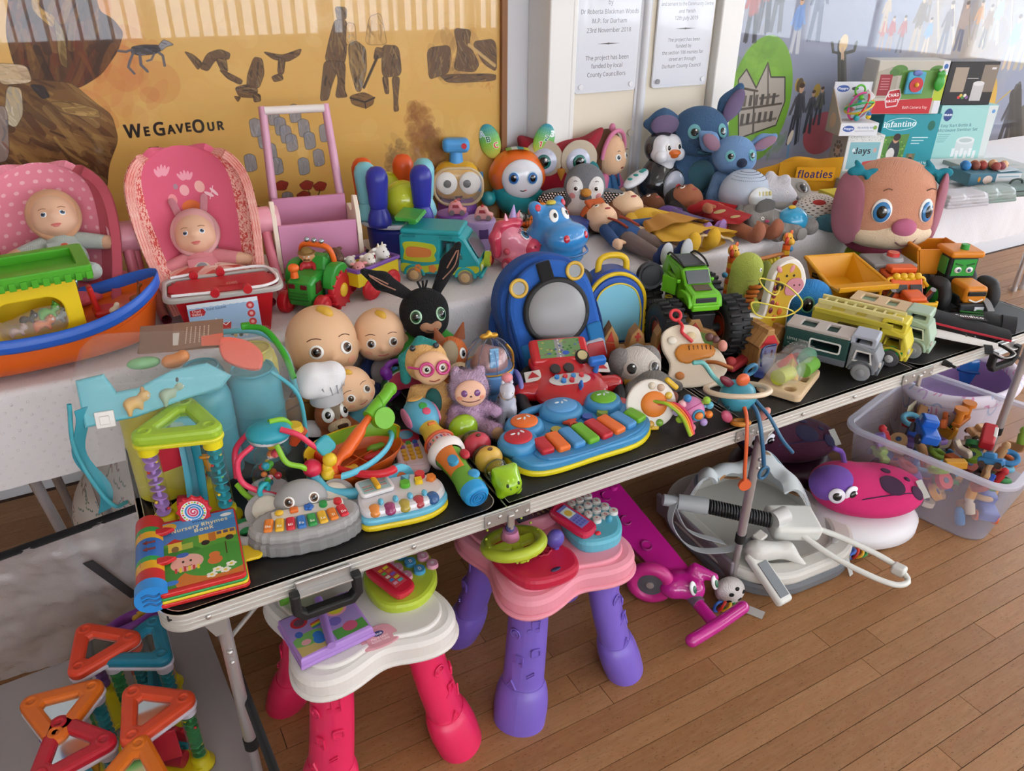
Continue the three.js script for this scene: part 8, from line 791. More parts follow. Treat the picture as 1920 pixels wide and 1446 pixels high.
{const t=T('octopus_plush','round bright blue octopus soft toy with shiny eyes','soft toy',1.745,FY,-1.375,-0.35),b=m(0x2f7fc0,'plush');const q=P(t,'body',blob([[0,0.08,0,0.065,0.062,0.056],...[...Array(7)].map((_,i)=>{const a=i*0.9;return[0.04*Math.cos(a),0.03,0.04*Math.sin(a),0.02,0.075*Math.cos(a),0.013,0.07*Math.sin(a),0.012];})],0.02,0.006),b);for(const s of[-1,1]){dot(t,q,'eye_rim',s*0.032,0.088,0.019,0.024,m(0x6ac0a0,'fabric'),0.003);eye(t,q,s*0.032,0.088,0.016,null,{s:1.3,k:1.0,white:0x22242c});}P(t,'smile',tu([-1,0,1].map((k)=>{const[p]=hit(q,k*0.012,0.056+0.003*k*k);return[p.x,p.y,p.z+0.0008];}),0.0014,10),m(0x18406a));P(t,'sucker_pad',at(sp(1,14).scale(0.014,0.022,0.008),0.085,0.03,0.03,0,0.5),m(0xd09098,'fabric'));}
function boxTruck(label,x,z,ry,L,o){
const t=T('toy_truck',label,'toy truck',x,FY,z,ry),w=0.075,c=m(o.body,'wood'),cb=m(o.cab,'wood'),y0=0.024;
const win=(a,b,y1,y2)=>new THREE.Path([[a,y1],[b,y1],[b,y2],[a,y2]].map((p)=>new THREE.Vector2(...p))),bl=-L/2,bf=L/2-0.075;
P(t,'box_body',at(ex(sh([[bl,y0],[bf,y0],[bf,o.h],[bl,o.h]]),w,0.004,[win(bl+(bf-bl)*0.42,bf-0.02,0.058,o.h-0.018)]),0,0,0,0,-H),c);P(t,'window_trim',at(ex(rr((bf-bl)*0.58-0.014,o.h-0.07,0.006),0.003,0.0008,[new THREE.Path(rr((bf-bl)*0.58-0.022,o.h-0.078,0.005).getPoints(5).reverse())]),-w/2-0.001,(0.058+o.h-0.018)/2,(bl+(bf-bl)*0.42+bf-0.02)/2,0,-H),m(o.trim));P(t,'interior_wall',at(rb(0.004,o.h-0.04,bf-bl-0.02,0.001),0.01,o.h/2+0.01,(bl+bf)/2),m(o.inner??0x2a2426,'wood'));
P(t,'roof',at(flat(ex(rr(w+0.002,bf-bl,0.004),0.008,0.002,[new THREE.Path(rr(w*0.6,0.036,0.003).getPoints(3).reverse().map((p)=>new THREE.Vector2(p.x,p.y+0.03))),new THREE.Path(rr(w*0.6,0.026,0.003).getPoints(3).reverse().map((p)=>new THREE.Vector2(p.x,p.y-0.03)))])),0,o.h+0.004,(bl+bf)/2),m(o.roof,'wood'));P(t,'roof_well',at(rb(w*0.7,0.002,bf-bl-0.02,0.0005),0,o.h-0.004,(bl+bf)/2),m(0x2a2622));
P(t,'cab',at(ex(sh([[bf+0.003,y0],[L/2,y0],[L/2+0.002,0.06],[L/2-0.012,o.ch],[bf+0.02,o.ch+0.012],[bf+0.003,o.ch+0.012]]),w*0.98,0.005,[win(bf+0.02,bf+0.055,0.055,o.ch-0.012)]),0,0,0,0,-H),cb);P(t,'cab_window_trim',at(ex(sh([[-0.024,-0.014],[0.024,-0.014],[0.016,0.017],[-0.02,0.017]]),0.003,0.0008,[new THREE.Path([[-0.019,-0.01],[-0.016,0.013],[0.013,0.013],[0.019,-0.01]].map((p)=>new THREE.Vector2(...p)))]),-w/2-0.001,(0.055+o.ch-0.012)/2,bf+0.0375,0,-H),m(o.trim));P(t,'cab_interior',at(rb(0.004,0.05,0.06,0.001),0.012,0.06,bf+0.035),m(0x5a5a60));P(t,'cab_roof_rack',at(ex(rr(0.06,0.026,0.006),w*0.9,0.002,[new THREE.Path(rr(0.04,0.012,0.003).getPoints(4).reverse())]),0,o.ch+0.018,bf+0.03,0,H),m(o.rack??o.cab,'wood'));
P(t,'skirt',at(rb(w+0.002,0.02,bf-bl,0.004),0,0.034,(bl+bf)/2),m(o.skirt,'wood'));for(const s of[-1,1])for(const k of[bl+0.05,L/2-0.035]){wheel(t,s*(w/2-0.004),0.024,k,0.024,0.018,m(o.wheel,'wood'),m(o.hub??o.wheel,'wood'),0.45);if(s<0)P(t,'wheel_arch',at(to(0.028,0.004,18,8,PI),s*w/2,0.026,k,0,H),m(o.skirt,'wood'));}
P(t,'bumper',at(rb(w,0.012,0.008,0.003),0,0.03,L/2+0.002),m(o.skirt,'wood'));P(t,'headlight',at(cy(0.007,0.007,0.004,14),-0.026,0.05,L/2+0.004,H),m(0xd8d4cc));P(t,'door_handle',at(rb(0.003,0.003,0.008,0.001),-w/2-0.002,0.058,bf+0.014),STEEL);
if(o.text){print(t,'side_lettering',0.06,0.016,5000,(g,W,K)=>{bx(g,0,0,W,K,hexs(o.body));txt(g,'LITTLE TOWN',W/2,K/2,8.6,'#c8c8c0','bold sans-serif');},-w/2-0.0008,o.h-0.03,bl+0.036,0,-H);stamp(t,'small_lettering',0.07,0.012,(g,W,K)=>{bx(g,0,0,W,K,hexs(o.body));for(let i=0;i<12;i++)bx(g,3+i*5.4,3+(i%2)*3,4,2,'#a8b0a8');},-w/2-0.0008,0.056,bl+0.045,0,-H);stamp(t,'cab_lettering',0.044,0.008,(g,W,K)=>{bx(g,0,0,W,K,hexs(o.cab));txt(g,'LITTLE TOWN',W/2,K/2,6,'#4a4a50','bold sans-serif');},-w/2-0.0012,0.047,bf+0.04,0,-H);}
if(o.check)for(let i=0;i<6;i++)for(let j=0;j<2;j++)if((i+j)%2)P(t,'check_panel',at(rb(0.002,0.011,0.016,0.0005),-w/2-0.0015,0.043+j*0.011,L/2-0.1+i*0.017),m(0x1f8a3a));
if(o.ladder){P(t,'ladder',[at(rb(0.008,0.012,L*0.86,0.002),-0.02,o.h+0.022,-0.012),at(rb(0.008,0.012,L*0.86,0.002),0.02,o.h+0.022,-0.012),...[...Array(8)].map((_,i)=>at(rb(0.04,0.004,0.006,0.001),0,o.h+0.022,bl+0.02+i*0.025))],m(0xd8cc8a,'wood'));P(t,'side_rail',at(rb(0.006,0.014,L*0.8,0.002),-w/2-0.004,o.h+0.004,-0.02),m(0xc8b83c,'wood'));}
}
boxTruck('dark green and grey wooden toy truck with white side lettering, nearest the table edge',1.6,-1.16,0.47,0.235,{body:0x1c4440,cab:0x85888e,roof:0xb8b0aa,skirt:0x5a5e64,wheel:0x8c8e92,trim:0xd8d8d4,h:0.1,ch:0.086,rack:0xa8aebc,text:true});
boxTruck('yellow and green chequered wooden toy truck with a cream ladder on its roof',1.735,-1.185,0.42,0.25,{body:0xd4c244,cab:0xd8c83a,roof:0xd8cc86,skirt:0xc0b030,wheel:0x4a4a4e,hub:0xc0c0c0,trim:0x6a5a1c,h:0.106,ch:0.094,check:true,ladder:true,inner:0x3a4a58});
boxTruck('sage green wooden toy truck behind the yellow one',1.84,-1.175,0.4,0.22,{body:0x8fa68c,cab:0xa6bca4,roof:0xd0b48c,skirt:0x98ae98,wheel:0x8e9292,trim:0xc8d4c4,h:0.118,ch:0.098,inner:0x4a5a48});
{
const t=T('shape_tray','pale wooden shape tray with cut-outs at the table edge','wooden tray',1.432,FY,-1.14,0.45);P(t,'tray',at(flat(ex(rr(0.175,0.11,0.016),0.02,0.004,[new THREE.Path(rr(0.03,0.024,0.003).getPoints(3).reverse().map((p)=>new THREE.Vector2(p.x+0.01,p.y-0.03))),circ(0.014,-0.06,-0.02)])),0,0.012,0),m(0xdcbf98,'wood'));P(t,'tray_floor',at(flat(ex(rr(0.165,0.1,0.014),0.006,0.001)),0,0.004,0),m(0xb08a5c,'wood'));
const ob=t.position,blk=(n,lab,x,y,z,g,c,rx=0,ry=0,rz=0)=>{const b=T(n,lab,'wooden block',ob.x+x,FY+y,ob.z+z,ry,undefined,rx,rz);P(b,'block',g,m(c,'wood'));};
blk('cylinder_block','lime cylinder block lying at the left of the shape tray',-0.035,0.04,0.01,cy(0.019,0.019,0.065,26),0xb4bc2c,0,0.3,H-0.15);blk('triangle_block','yellow triangular block in the middle of the shape tray',0.012,0.022,-0.01,ex(sh([[-0.022,0],[0.022,0],[0,0.034]]),0.06,0.003),0xd8a818,0,-0.9);blk('pyramid_block','coral pyramid block at the back of the shape tray',0.035,0.022,-0.035,at(cy(0.002,0.034,0.04,4),0,0.02,0),0xe2583c,0,0.4);blk('cylinder_block','green cylinder block at the front right of the shape tray',0.05,0.042,0.01,cy(0.019,0.019,0.055,26),0x6aa83a,0,0.3,H);blk('cylinder_block','emerald block at the right end of the shape tray',0.082,0.044,-0.025,cy(0.02,0.02,0.045,26),0x2a9468,0,0.5,H);blk('arch_block','flat red block at the back right of the shape tray',0.07,0.03,-0.05,rb(0.06,0.016,0.03,0.003),0xc83a3a,0,0.2);blk('bar_block','navy block at the back left of the shape tray',-0.04,0.034,-0.05,rb(0.09,0.02,0.024,0.003),0x2c3c78,0,0.5);
const f=T('block_bag','crinkled clear plastic bag wrapped round the wooden blocks on the tray','bag',ob.x+0.015,FY+0.045,ob.z-0.012,0.45);P(f,'bag_film',blob([[-0.045,0.004,0.0,0.05,0.036,0.042],[0.03,0.0,0.0,0.055,0.036,0.045],[0.075,0.0,0.0,0.036,0.032,0.04],[-0.05,0.015,-0.04,0.04,0.022,0.03]],0.02,0.006,0.003),m(0xfafafa,'film',{opacity:0.18}));P(f,'bag_edge',tu([[-0.09,0.02,-0.05],[-0.02,0.035,-0.07],[0.03,0.03,-0.055]],0.003,14),m(0x2c4a9c,'tint'));
}
// ---------- folding table, far right: trucks, big dog, shin pads ----------
{
const t=T('monster_truck','lime green toy monster truck with huge black tyres and an open door','toy truck',1.36,FY,-1.46,-0.3);t.scale.setScalar(0.93);const gr=m(0x6cc01e),bk=m(0x1d1d20,'rubber');
P(t,'body',at(ex(sh([[-0.115,0.15],[0.105,0.15],[0.118,0.165],[0.114,0.195],[0.06,0.205],[0.03,0.24],[-0.09,0.243],[-0.112,0.2]]),0.084,0.008,[new THREE.Path([[-0.06,0.205],[0.02,0.205],[0.008,0.232],[-0.055,0.234]].map((p)=>new THREE.Vector2(...p)))]),0,0,0,0,-H),gr);PP(t,'fender',[-1,1].flatMap((s)=>[0.075,-0.07].map((z)=>at(ex(sh([[-0.04,0],[-0.03,0.028],[0.03,0.03],[0.042,0.0],[0.028,0.004],[0.0,0.016],[-0.026,0.004]],true),0.012,0.003),s*0.044,0.158,z,0,-H))),gr);P(t,'windscreen',at(rb(0.07,0.04,0.004,0.003),0,0.223,0.049,-0.74),m(0x5a6268,'gloss'));P(t,'roof_panel',at(rb(0.07,0.006,0.095,0.003),0,0.245,-0.03),m(0x2c2e30));PP(t,'roof_rail',[-1,1].map((s)=>tu([[s*0.036,0.246,0.03],[s*0.038,0.256,0.0],[s*0.038,0.256,-0.07],[s*0.036,0.244,-0.09]],0.003,20)),bk);P(t,'bonnet_print',at(rb(0.05,0.002,0.03,0.001),0,0.2035,0.082,0.17),m(0x5a4a34));P(t,'grille',at(rb(0.06,0.014,0.004,0.003),0,0.18,0.118),m(0x30343a));P(t,'bumper',at(rb(0.082,0.018,0.014,0.005),0,0.158,0.117),gr);PP(t,'mirror',[-1,1].map((s)=>at(rb(0.012,0.01,0.008,0.003),s*0.05,0.208,0.035)),gr);P(t,'open_door',at(rb(0.004,0.05,0.05,0.002),-0.062,0.185,0.0,0,0.5),gr);P(t,'cabin_interior',at(rb(0.07,0.03,0.09,0.003),0,0.215,-0.02),m(0x1c1c1e));
P(t,'chassis',[at(rb(0.06,0.05,0.2,0.01),0,0.115,0.0),at(rb(0.07,0.08,0.02,0.004),0,0.1,0.1,0.2),at(cy(0.012,0.012,0.17,14),0,0.08,0.085,0,0,H),at(cy(0.012,0.012,0.17,14),0,0.08,-0.09,0,0,H)],bk);P(t,'spring',[...Array(6)].map((_,i)=>at(to(0.01,0.0025,16,6),-0.05,0.1+i*0.008,-0.02,H)),m(0xc8b42a));
for(const s of[-1,1])for(const z of[0.085,-0.09]){const w=P(t,'wheel',at(la([[0.03,-0.03],[0.06,-0.036],[0.078,-0.03],[0.084,-0.01],[0.084,0.01],[0.078,0.03],[0.06,0.036],[0.03,0.03]],40),s*0.095,0.084,z,0,0,H),bk);P(w,'tread',[...Array(24)].flatMap((_,i)=>[-1,1].map((k)=>at(rb(0.03,0.008,0.011,0.002,1),s*0.095+k*0.017,0.084+0.084*Math.sin(i*PI/12+k*0.06),z+0.084*Math.cos(i*PI/12+k*0.06),-i*PI/12,0,0))),bk).userData.kind='stuff';P(w,'rim',at(la([[0.001,-0.03],[0.034,-0.026],[0.042,-0.034],[0.042,0.034],[0.034,0.026],[0.001,0.03]],24),s*0.095,0.084,z,0,0,H),m(0xb8401c));}
}
{
const t=T('dump_truck','yellow toy dump truck with a wide tipping bed and grey grille','toy truck',1.9,FY,-1.39,-0.3);t.scale.setScalar(0.8);const y=m(0xdc9a10),yd=m(0xc88a0c);
const bed=(a,b,c,d)=>{const g=new THREE.BufferGeometry(),v=[...a,...b,...c,...a,...c,...d];g.setAttribute('position',new THREE.Float32BufferAttribute(v,3));g.computeVertexNormals();return g;};const A=[-0.1,0.19,-0.12],B=[0.1,0.19,-0.12],C=[0.115,0.15,0.09],D=[-0.115,0.15,0.09],e=[-0.07,0.1,-0.1],f=[0.07,0.1,-0.1],g2=[0.075,0.085,0.06],h2=[-0.075,0.085,0.06],k=(p,dy)=>[p[0]*0.94,p[1]+dy,p[2]*0.94];
P(t,'tipping_bed',[bed(A,D,h2,e),bed(B,f,g2,C),bed(A,e,f,B),bed(D,C,g2,h2),bed(e,h2,g2,f),bed(k(A,0),k(e,0.012),k(h2,0.012),k(D,0)),bed(k(B,0),k(C,0),k(g2,0.012),k(f,0.012)),bed(k(A,0),k(B,0),k(f,0.012),k(e,0.012)),bed(k(D,0),k(h2,0.012),k(g2,0.012),k(C,0)),bed(k(e,0.012),k(f,0.012),k(g2,0.012),k(h2,0.012))],y);P(t,'bed_rim',[tu([A,D],0.007,4),tu([B,C],0.007,4),tu([A,B],0.006,4),at(rb(0.236,0.012,0.06,0.004),0,0.152,0.112,-0.05),at(rb(0.236,0.02,0.008,0.003),0,0.158,0.14)],y);
P(t,'cab',[at(rb(0.1,0.018,0.06,0.004),0.03,0.138,0.085),at(rb(0.012,0.05,0.012,0.003),-0.012,0.11,0.108),at(rb(0.012,0.05,0.012,0.003),0.074,0.11,0.108),at(rb(0.1,0.04,0.014,0.003),0.03,0.11,0.055),at(rb(0.18,0.03,0.1,0.008),0,0.078,0.08)],y);P(t,'cab_window',at(rb(0.07,0.04,0.004,0.002),0.03,0.112,0.1),m(0x6a6258,'gloss',{transmission:0.4}));P(t,'chassis',[at(rb(0.11,0.05,0.24,0.01),0,0.05,0),at(rb(0.18,0.02,0.03,0.005),0,0.035,0.135)],yd);P(t,'grille',at(rb(0.085,0.055,0.01,0.003),-0.005,0.055,0.138),m(0x77757a));P(t,'grille_bar',[...Array(7)].map((_,i)=>at(rb(0.003,0.05,0.004,0.001),-0.035+i*0.01,0.055,0.144)),m(0x5a585c));for(const s of[-1,1]){P(t,'side_step',at(rb(0.03,0.05,0.04,0.006),s*0.08,0.06,0.115),y);for(const z of[0.09,-0.08])wheel(t,s*0.085,0.042,z,0.042,0.04,BLK,y,0.5);}
print(t,'side_badge',0.036,0.02,5000,(g,W,K)=>{bx(g,0,0,W,K,'#2a2622');txt(g,'VOLVO',W/2,K/2,9,'#c8a040','bold sans-serif');},-0.094,0.143,-0.04,0.1,-1.2,0,{});
}
{
const t=T('rescue_truck','orange toy truck with a yellow light bar and a grey box with red button behind','toy truck',2.045,FY,-1.3,-0.45);t.scale.setScalar(0.95);const o=m(0xdc5a1a),gy=m(0x8a8a8c),yl=m(0xe8b41c);P(t,'body',[at(rb(0.1,0.045,0.13,0.01),0,0.06,0.02),at(ex(sh([[-0.06,0.08],[0.06,0.08],[0.03,0.13],[-0.05,0.135]]),0.1,0.006),0,0,-0.015,0,-H),at(rb(0.06,0.03,0.06,0.01),0,0.09,0.07,0.15)],o);P(t,'roof_sign',at(rb(0.084,0.02,0.04,0.006),0,0.146,-0.03),o);P(t,'windscreen',[at(rb(0.038,0.026,0.004,0.003),-0.023,0.105,0.037,-0.55),at(rb(0.038,0.026,0.004,0.003),0.023,0.105,0.037,-0.55)],m(0x2a2c30,'gloss'));for(let i=0;i<4;i++)P(t,'roof_lamp',at(sp(0.0115,16),-0.034+i*0.0225,0.136,0.012),yl);P(t,'roll_bar',[tu([[-0.055,0.1,0.02],[-0.056,0.128,0.01],[0,0.128,0.016],[0.056,0.128,0.01],[0.055,0.1,0.02]],0.005,30),bar([-0.056,0.12,0.01],[-0.062,0.11,0.03],0.005),bar([0.056,0.12,0.01],[0.062,0.11,0.03],0.005)],yl);P(t,'bull_bar',[-0.03,-0.01,0.01,0.03].map((x)=>at(rb(0.01,0.05,0.012,0.003),x,0.06,0.112)).concat([at(rb(0.1,0.012,0.014,0.004),0,0.084,0.114),at(rb(0.11,0.016,0.016,0.004),0,0.038,0.114),at(rb(0.008,0.07,0.008,0.003),-0.05,0.06,0.112),at(rb(0.008,0.07,0.008,0.003),0.05,0.06,0.112)]),yl);for(const s of[-1,1]){P(t,'exhaust',at(cy(0.009,0.01,0.05,16),s*0.062,0.09,0.05,0.5),m(0xa0a0a4,'chrome'));P(t,'side_vent',[0,1,2,3].map((i)=>at(rb(0.003,0.022,0.006,0.001),s*0.051,0.06,-0.02+i*0.012)),m(0x3a2018));for(const z of[0.06,-0.04])wheel(t,s*0.05,0.036,z,0.036,0.026,BLK,gy,0.5);}
P(t,'grey_box',[at(rb(0.13,0.13,0.1,0.006),0,0.075,-0.115),at(rb(0.14,0.012,0.11,0.004),0,0.142,-0.115)],gy);P(t,'box_rib',[...Array(5)].map((_,i)=>at(rb(0.004,0.1,0.008,0.002),-0.066,0.075,-0.15+i*0.018)),m(0x78787c));P(t,'button_mount',[at(cy(0.03,0.034,0.012,28),0.01,0.154,-0.11)],m(0x9a9a9c));P(t,'red_button',at(cy(0.018,0.02,0.014,24),0.01,0.165,-0.11),m(0xd22c2c,'gloss'));
}
{
const t=T('digger_tractor','orange and black toy tractor with a green windscreen, painted eyes and a front tipper','toy tractor',2.27,FY,-1.28,-0.45);t.scale.setScalar(0.88);const o=m(0xdc861e),bk=m(0x232325,'rubber'),gn=m(0x2fa03c);P(t,'bonnet',at(rb(0.08,0.06,0.1,0.014,4),0,0.085,0.08),o);P(t,'bonnet_grille',at(rb(0.062,0.016,0.006,0.003),0,0.092,0.131),m(0x1a1a1c));P(t,'smile',at(tu([[-0.024,0.072,0],[0,0.064,0.003],[0.024,0.072,0]],0.003,12),0,0,0.131),m(0xe8e2d8));P(t,'cab',[at(rb(0.1,0.095,0.085,0.01),0,0.135,-0.02)],bk);P(t,'cab_roof',at(rb(0.118,0.024,0.105,0.01,3),0,0.192,-0.018),o);P(t,'beacon',at(cy(0.013,0.014,0.018,20),0.0,0.212,0.0),gn);P(t,'windscreen',at(rb(0.082,0.06,0.004,0.004),0,0.145,0.024),gn);PP(t,'side_window',[-1,1].map((s)=>at(rb(0.004,0.058,0.055,0.004),s*0.051,0.145,-0.018)),m(0x3a9a48));for(const s of[-1,1]){P(t,'eye',at(sp(1,16).scale(0.013,0.011,0.004),s*0.02,0.138,0.027),m(0xe6e6e6,'gloss'));P(t,'pupil',at(sp(1,14).scale(0.006,0.006,0.003),s*0.018,0.138,0.031),m(0x3a5a78,'gloss'));P(t,'brow',at(rb(0.028,0.005,0.003,0.001),s*0.02,0.157,0.027,0,0,s*0.25),m(0x1c5a28));P(t,'mudguard',at(blob([[s*0.085,0.1,0.05,0.03,0.022,0.045]],0.01,0.006),0,0,0),bk);wheel(t,s*0.085,0.06,0.055,0.06,0.04,bk,gn,0.6);wheel(t,s*0.085,0.06,-0.08,0.06,0.04,bk,gn,0.6);}P(t,'front_bumper',[at(rb(0.11,0.03,0.02,0.006),0,0.045,0.135)],bk);P(t,'tow_plate',at(rb(0.034,0.014,0.004,0.003),0.01,0.045,0.147),m(0xd8d8dc));P(t,'chassis',at(rb(0.09,0.04,0.22,0.01),0,0.055,0),bk);
P(t,'tipper',[at(ex(sh([[-0.06,0.09],[0.05,0.09],[0.075,0.18],[-0.085,0.18]]),0.008,0.002),0,0,-0.07),at(ex(sh([[-0.06,0.09],[0.05,0.09],[0.075,0.18],[-0.085,0.18]]),0.008,0.002),0,0,-0.19),at(rb(0.008,0.1,0.12,0.003),-0.075,0.136,-0.13,0,0,0.28),at(rb(0.008,0.1,0.12,0.003),0.063,0.136,-0.13,0,0,-0.28),at(rb(0.12,0.008,0.12,0.002),-0.005,0.09,-0.13)].map((g)=>g.translate(-0.05,0.01,0.03)),m(0xd8841a));P(t,'tipper_rim',at(rb(0.012,0.012,0.13,0.004),-0.136,0.192,-0.1),m(0xe08c20));
}
{
const t=T('puppy_plush','big tan puppy soft toy with pink ears, blue eyes and teal bows','soft toy',2.24,FY+0.02,-1.55,-0.45);t.scale.setScalar(1.13);const tan=m(0xcf9478,'plush'),cr=m(0xe6cfb0,'plush');
P(t,'body',blob([[0,0.05,0.0,0.085,0.06,0.07],[-0.05,0.03,0.04,0.04,-0.07,0.03,0.08,0.034],[0.05,0.03,0.04,0.04,0.07,0.03,0.08,0.034]],0.03,0.008),m(0x9ab02c,'plush'));const h=P(t,'head',blob([[0,0.235,0,0.125,0.1,0.1],[0,0.16,0.01,0.13,0.065,0.095]],0.06,0.008),tan);const z=P(t,'muzzle',blob([[0,0.14,0.03,0.125,0.05,0.085],[0,0.15,0.075,0.05,0.03,0.05]],0.03,0.007),cr);
for(const s of[-1,1]){eye(t,h,s*0.062,0.213,0.026,0x2a7ab8,{s:1.25,k:0.85,dy:-0.1});P(t,'brow',at(tu([[-0.012,0,0],[0,0.006,0.002],[0.012,0.003,0]],0.002,10),s*0.06,0.268,0.095),m(0x7a4a34));P(t,'ear',at(pillow([[-0.02,0.09],[0.03,0.07],[0.045,0.0],[0.04,-0.08],[0.01,-0.105],[-0.03,-0.08],[-0.045,0.0]],0.014),s*0.13,0.21,0.035,0,s*0.9,-s*0.06),m(0xdd8ba0,'plush'));P(t,'bow',blob([[s*0.1-0.026,0.305,0.03,0.024,0.013,0.01],[s*0.1+0.026,0.3,0.03,0.024,0.014,0.01],[s*0.1,0.3,0.034,0.009],[s*0.1+0.01,0.285,0.034,0.009,s*0.1+0.026,0.268,0.036,0.006],[s*0.1-0.016,0.315,0.03,0.008,s*0.1-0.03,0.33,0.03,0.006]],0.008,0.004),m(0x1c7f92,'fabric'));}
P(t,'nose',at(sp(1,26).scale(0.034,0.025,0.02),0.0,0.172,0.115),m(0xdd7aa0,'fabric'));P(t,'smile',tu([[-0.02,0.134,0.122],[0.0,0.124,0.126],[0.03,0.13,0.12],[0.045,0.142,0.112]],0.0018,14),m(0x6a3a3a));P(t,'collar',at(to(0.08,0.012,36,10),0,0.09,0,H),m(0xb04a6a,'fabric'));
}
{
const curved=(w,L,cv,tw=0.75)=>sheet((u,v)=>{const a=(u-0.5)*2.2,ww=w*(tw+(1-tw)*v)*(0.9+0.1*Math.sin(v*PI));return[ww*Math.sin(a)*0.6,0.006+cv*Math.cos(a)*(0.8+0.3*v)+0.012*v,(v-0.5)*-L];},18,20,0.006);
const t=T('shin_pad','black shin pad with red edging and white lettering','shin pad',2.08,FY,-1.105,0.95,undefined,0.12);t.scale.setScalar(1.2);P(t,'shell',curved(0.06,0.19,0.035),m(0x1c1b1e,'fabric'));PP(t,'red_edging',[-1,1].map((s)=>tu([...Array(8)].map((_,i)=>{const v=i/7,a=s*1.1,ww=0.06*(0.75+0.25*v)*(0.9+0.1*Math.sin(v*PI));return[ww*Math.sin(a)*0.6+s*0.001,0.007+0.035*Math.cos(a)*(0.8+0.3*v)+0.012*v,(v-0.5)*-0.19];}),0.003,24)),m(0xb82434,'fabric'));print(t,'lettering',0.09,0.03,4000,(g,W,K)=>{bx(g,0,0,W,K,'#1c1b1e');pl(g,[[4,13],[12,8],[14,12],[7,16],[14,19],[6,23]],null,'#e8e4e0',3);txt(g,'Sondico',54,14,17,'#e8e4e0','bold sans-serif');txt(g,'FLAIR',44,26,6,'#a82434','sans-serif');},0.006,0.0515,-0.01,-H-0.05,0.0,-H,{roughness:0.9});
const w=T('shin_pad','white shin pad with black straps lying in front of the black pad','shin pad',2.02,FY,-1.07,0.7);P(w,'shell',curved(0.045,0.17,0.02,0.5),m(0xdcd8d4));P(w,'vent',[...Array(5)].map((_,i)=>at(rb(0.012,0.002,0.004,0.001),0.004,0.034,-0.06+i*0.022)),m(0x5a5a5c));P(w,'strap',[sheet((u,v)=>[-0.05+0.1*u,0.012+0.01*Math.sin(u*5),0.05+0.02*v],12,2,0.003),tu([[-0.03,0.01,0.06],[-0.06,0.01,0.09],[-0.03,0.012,0.12],[0.02,0.012,0.1],[0.04,0.012,0.07]],0.004,24)],m(0x18181a,'fabric'));P(w,'strap_edge',tu([[-0.034,0.015,0.064],[-0.065,0.014,0.094],[-0.032,0.016,0.125],[0.022,0.016,0.104]],0.002,24),m(0xd8d6d4,'fabric'));
const g=T('goalkeeper_glove','black and green goalkeeper glove lying beside the shin pads','glove',2.22,FY,-1.12,0.6);P(g,'glove',blob([[0,0.02,0,0.045,0.018,0.05],...[...Array(4)].map((_,i)=>[-0.03+i*0.02,0.02,-0.03,0.012,-0.038+i*0.026,0.018,-0.1+Math.abs(i-1.5)*0.01,0.011]),[0.04,0.018,0.0,0.012,0.065,0.016,-0.03,0.011]],0.008,0.005),m(0x1a1b1c,'fabric'));P(g,'green_stripe',[0,1,2].map((i)=>tu([[-0.02+i*0.02,0.036,-0.02],[-0.026+i*0.024,0.032,-0.08]],0.003,8)),m(0x3a8a3a,'fabric'));P(g,'wrist_strap',at(sheet((u,v)=>[(u-0.5)*0.1,0.036-0.03*Math.pow(2*u-1,2),v*0.036],12,3,0.004),0,0.002,0.03),m(0x2c2c30,'fabric'));P(g,'grey_strap',at(sheet((u,v)=>[u*0.09,0.02+0.02*Math.sin(u*3),(v-0.5)*0.02],12,2,0.003),0.02,0.02,0.0,0,0.5),m(0xa8a8aa,'fabric'));
}
// ---------- right-hand table: boxed goods ----------
function carton(name,label,x,y,z,w,h,d,ry,col,front,side,o={}){const t=T(name,label,o.cat??'box',x,y,z,ry);P(t,'carton',at(rb(w,h,d,0.002),0,h/2,0),m(col,'matte',{roughness:0.45}));if(front)print(t,'front_print',w-0.004,h-0.004,o.px??1800,front,0,h/2,d/2+0.0006);if(side)print(t,'side_print',d-0.004,h-0.004,1500,side,-w/2-0.0006,h/2,0,0,-H);if(o.top)print(t,'top_print',w-0.004,d-0.004,1500,o.top,0,h+0.0006,0,-H);return t;}
const baby=(g,x,y,s)=>{ov(g,x,y+s*0.9,s*0.9,s,'#c8a890');ov(g,x,y,s*0.62,s*0.7,'#d8b49a');ov(g,x,y-s*0.4,s*0.5,s*0.25,'#8a6a50');};
carton('days_card_box','turquoise box printed days, standing on the right-hand table',2.845,RY,-2.17,0.155,0.152,0.13,-0.42,0xd8d6d2,(g,W,K)=>{bx(g,0,0,W,K,'#e8e6e2');for(let i=0;i<60;i++)ov(g,rnd(0,W),rnd(0,22),1.2,1.2,'#8a8a8a');bx(g,12,26,W-24,K-40,'#8cc0c8');txt(g,'days',W*0.45,60,34,'#2a2a2e','bold sans-serif');ov(g,32,58,7,8,'#dfe8ea');ov(g,122,58,7,9,'#d8a8a0');pl(g,[[80,104],[140,96],[140,136],[74,136]],'#c84a44');ov(g,104,118,7,6,'#f0e0d8');ov(g,124,116,7,6,'#f0e0d8');},(g,W,K)=>{bx(g,0,0,W,K,'#b0a296');baby(g,62,70,34);for(let i=0;i<9;i++)ov(g,62+30*Math.cos(i*0.7),66+30*Math.sin(i*0.7),9,7,'#7a6a5e');});
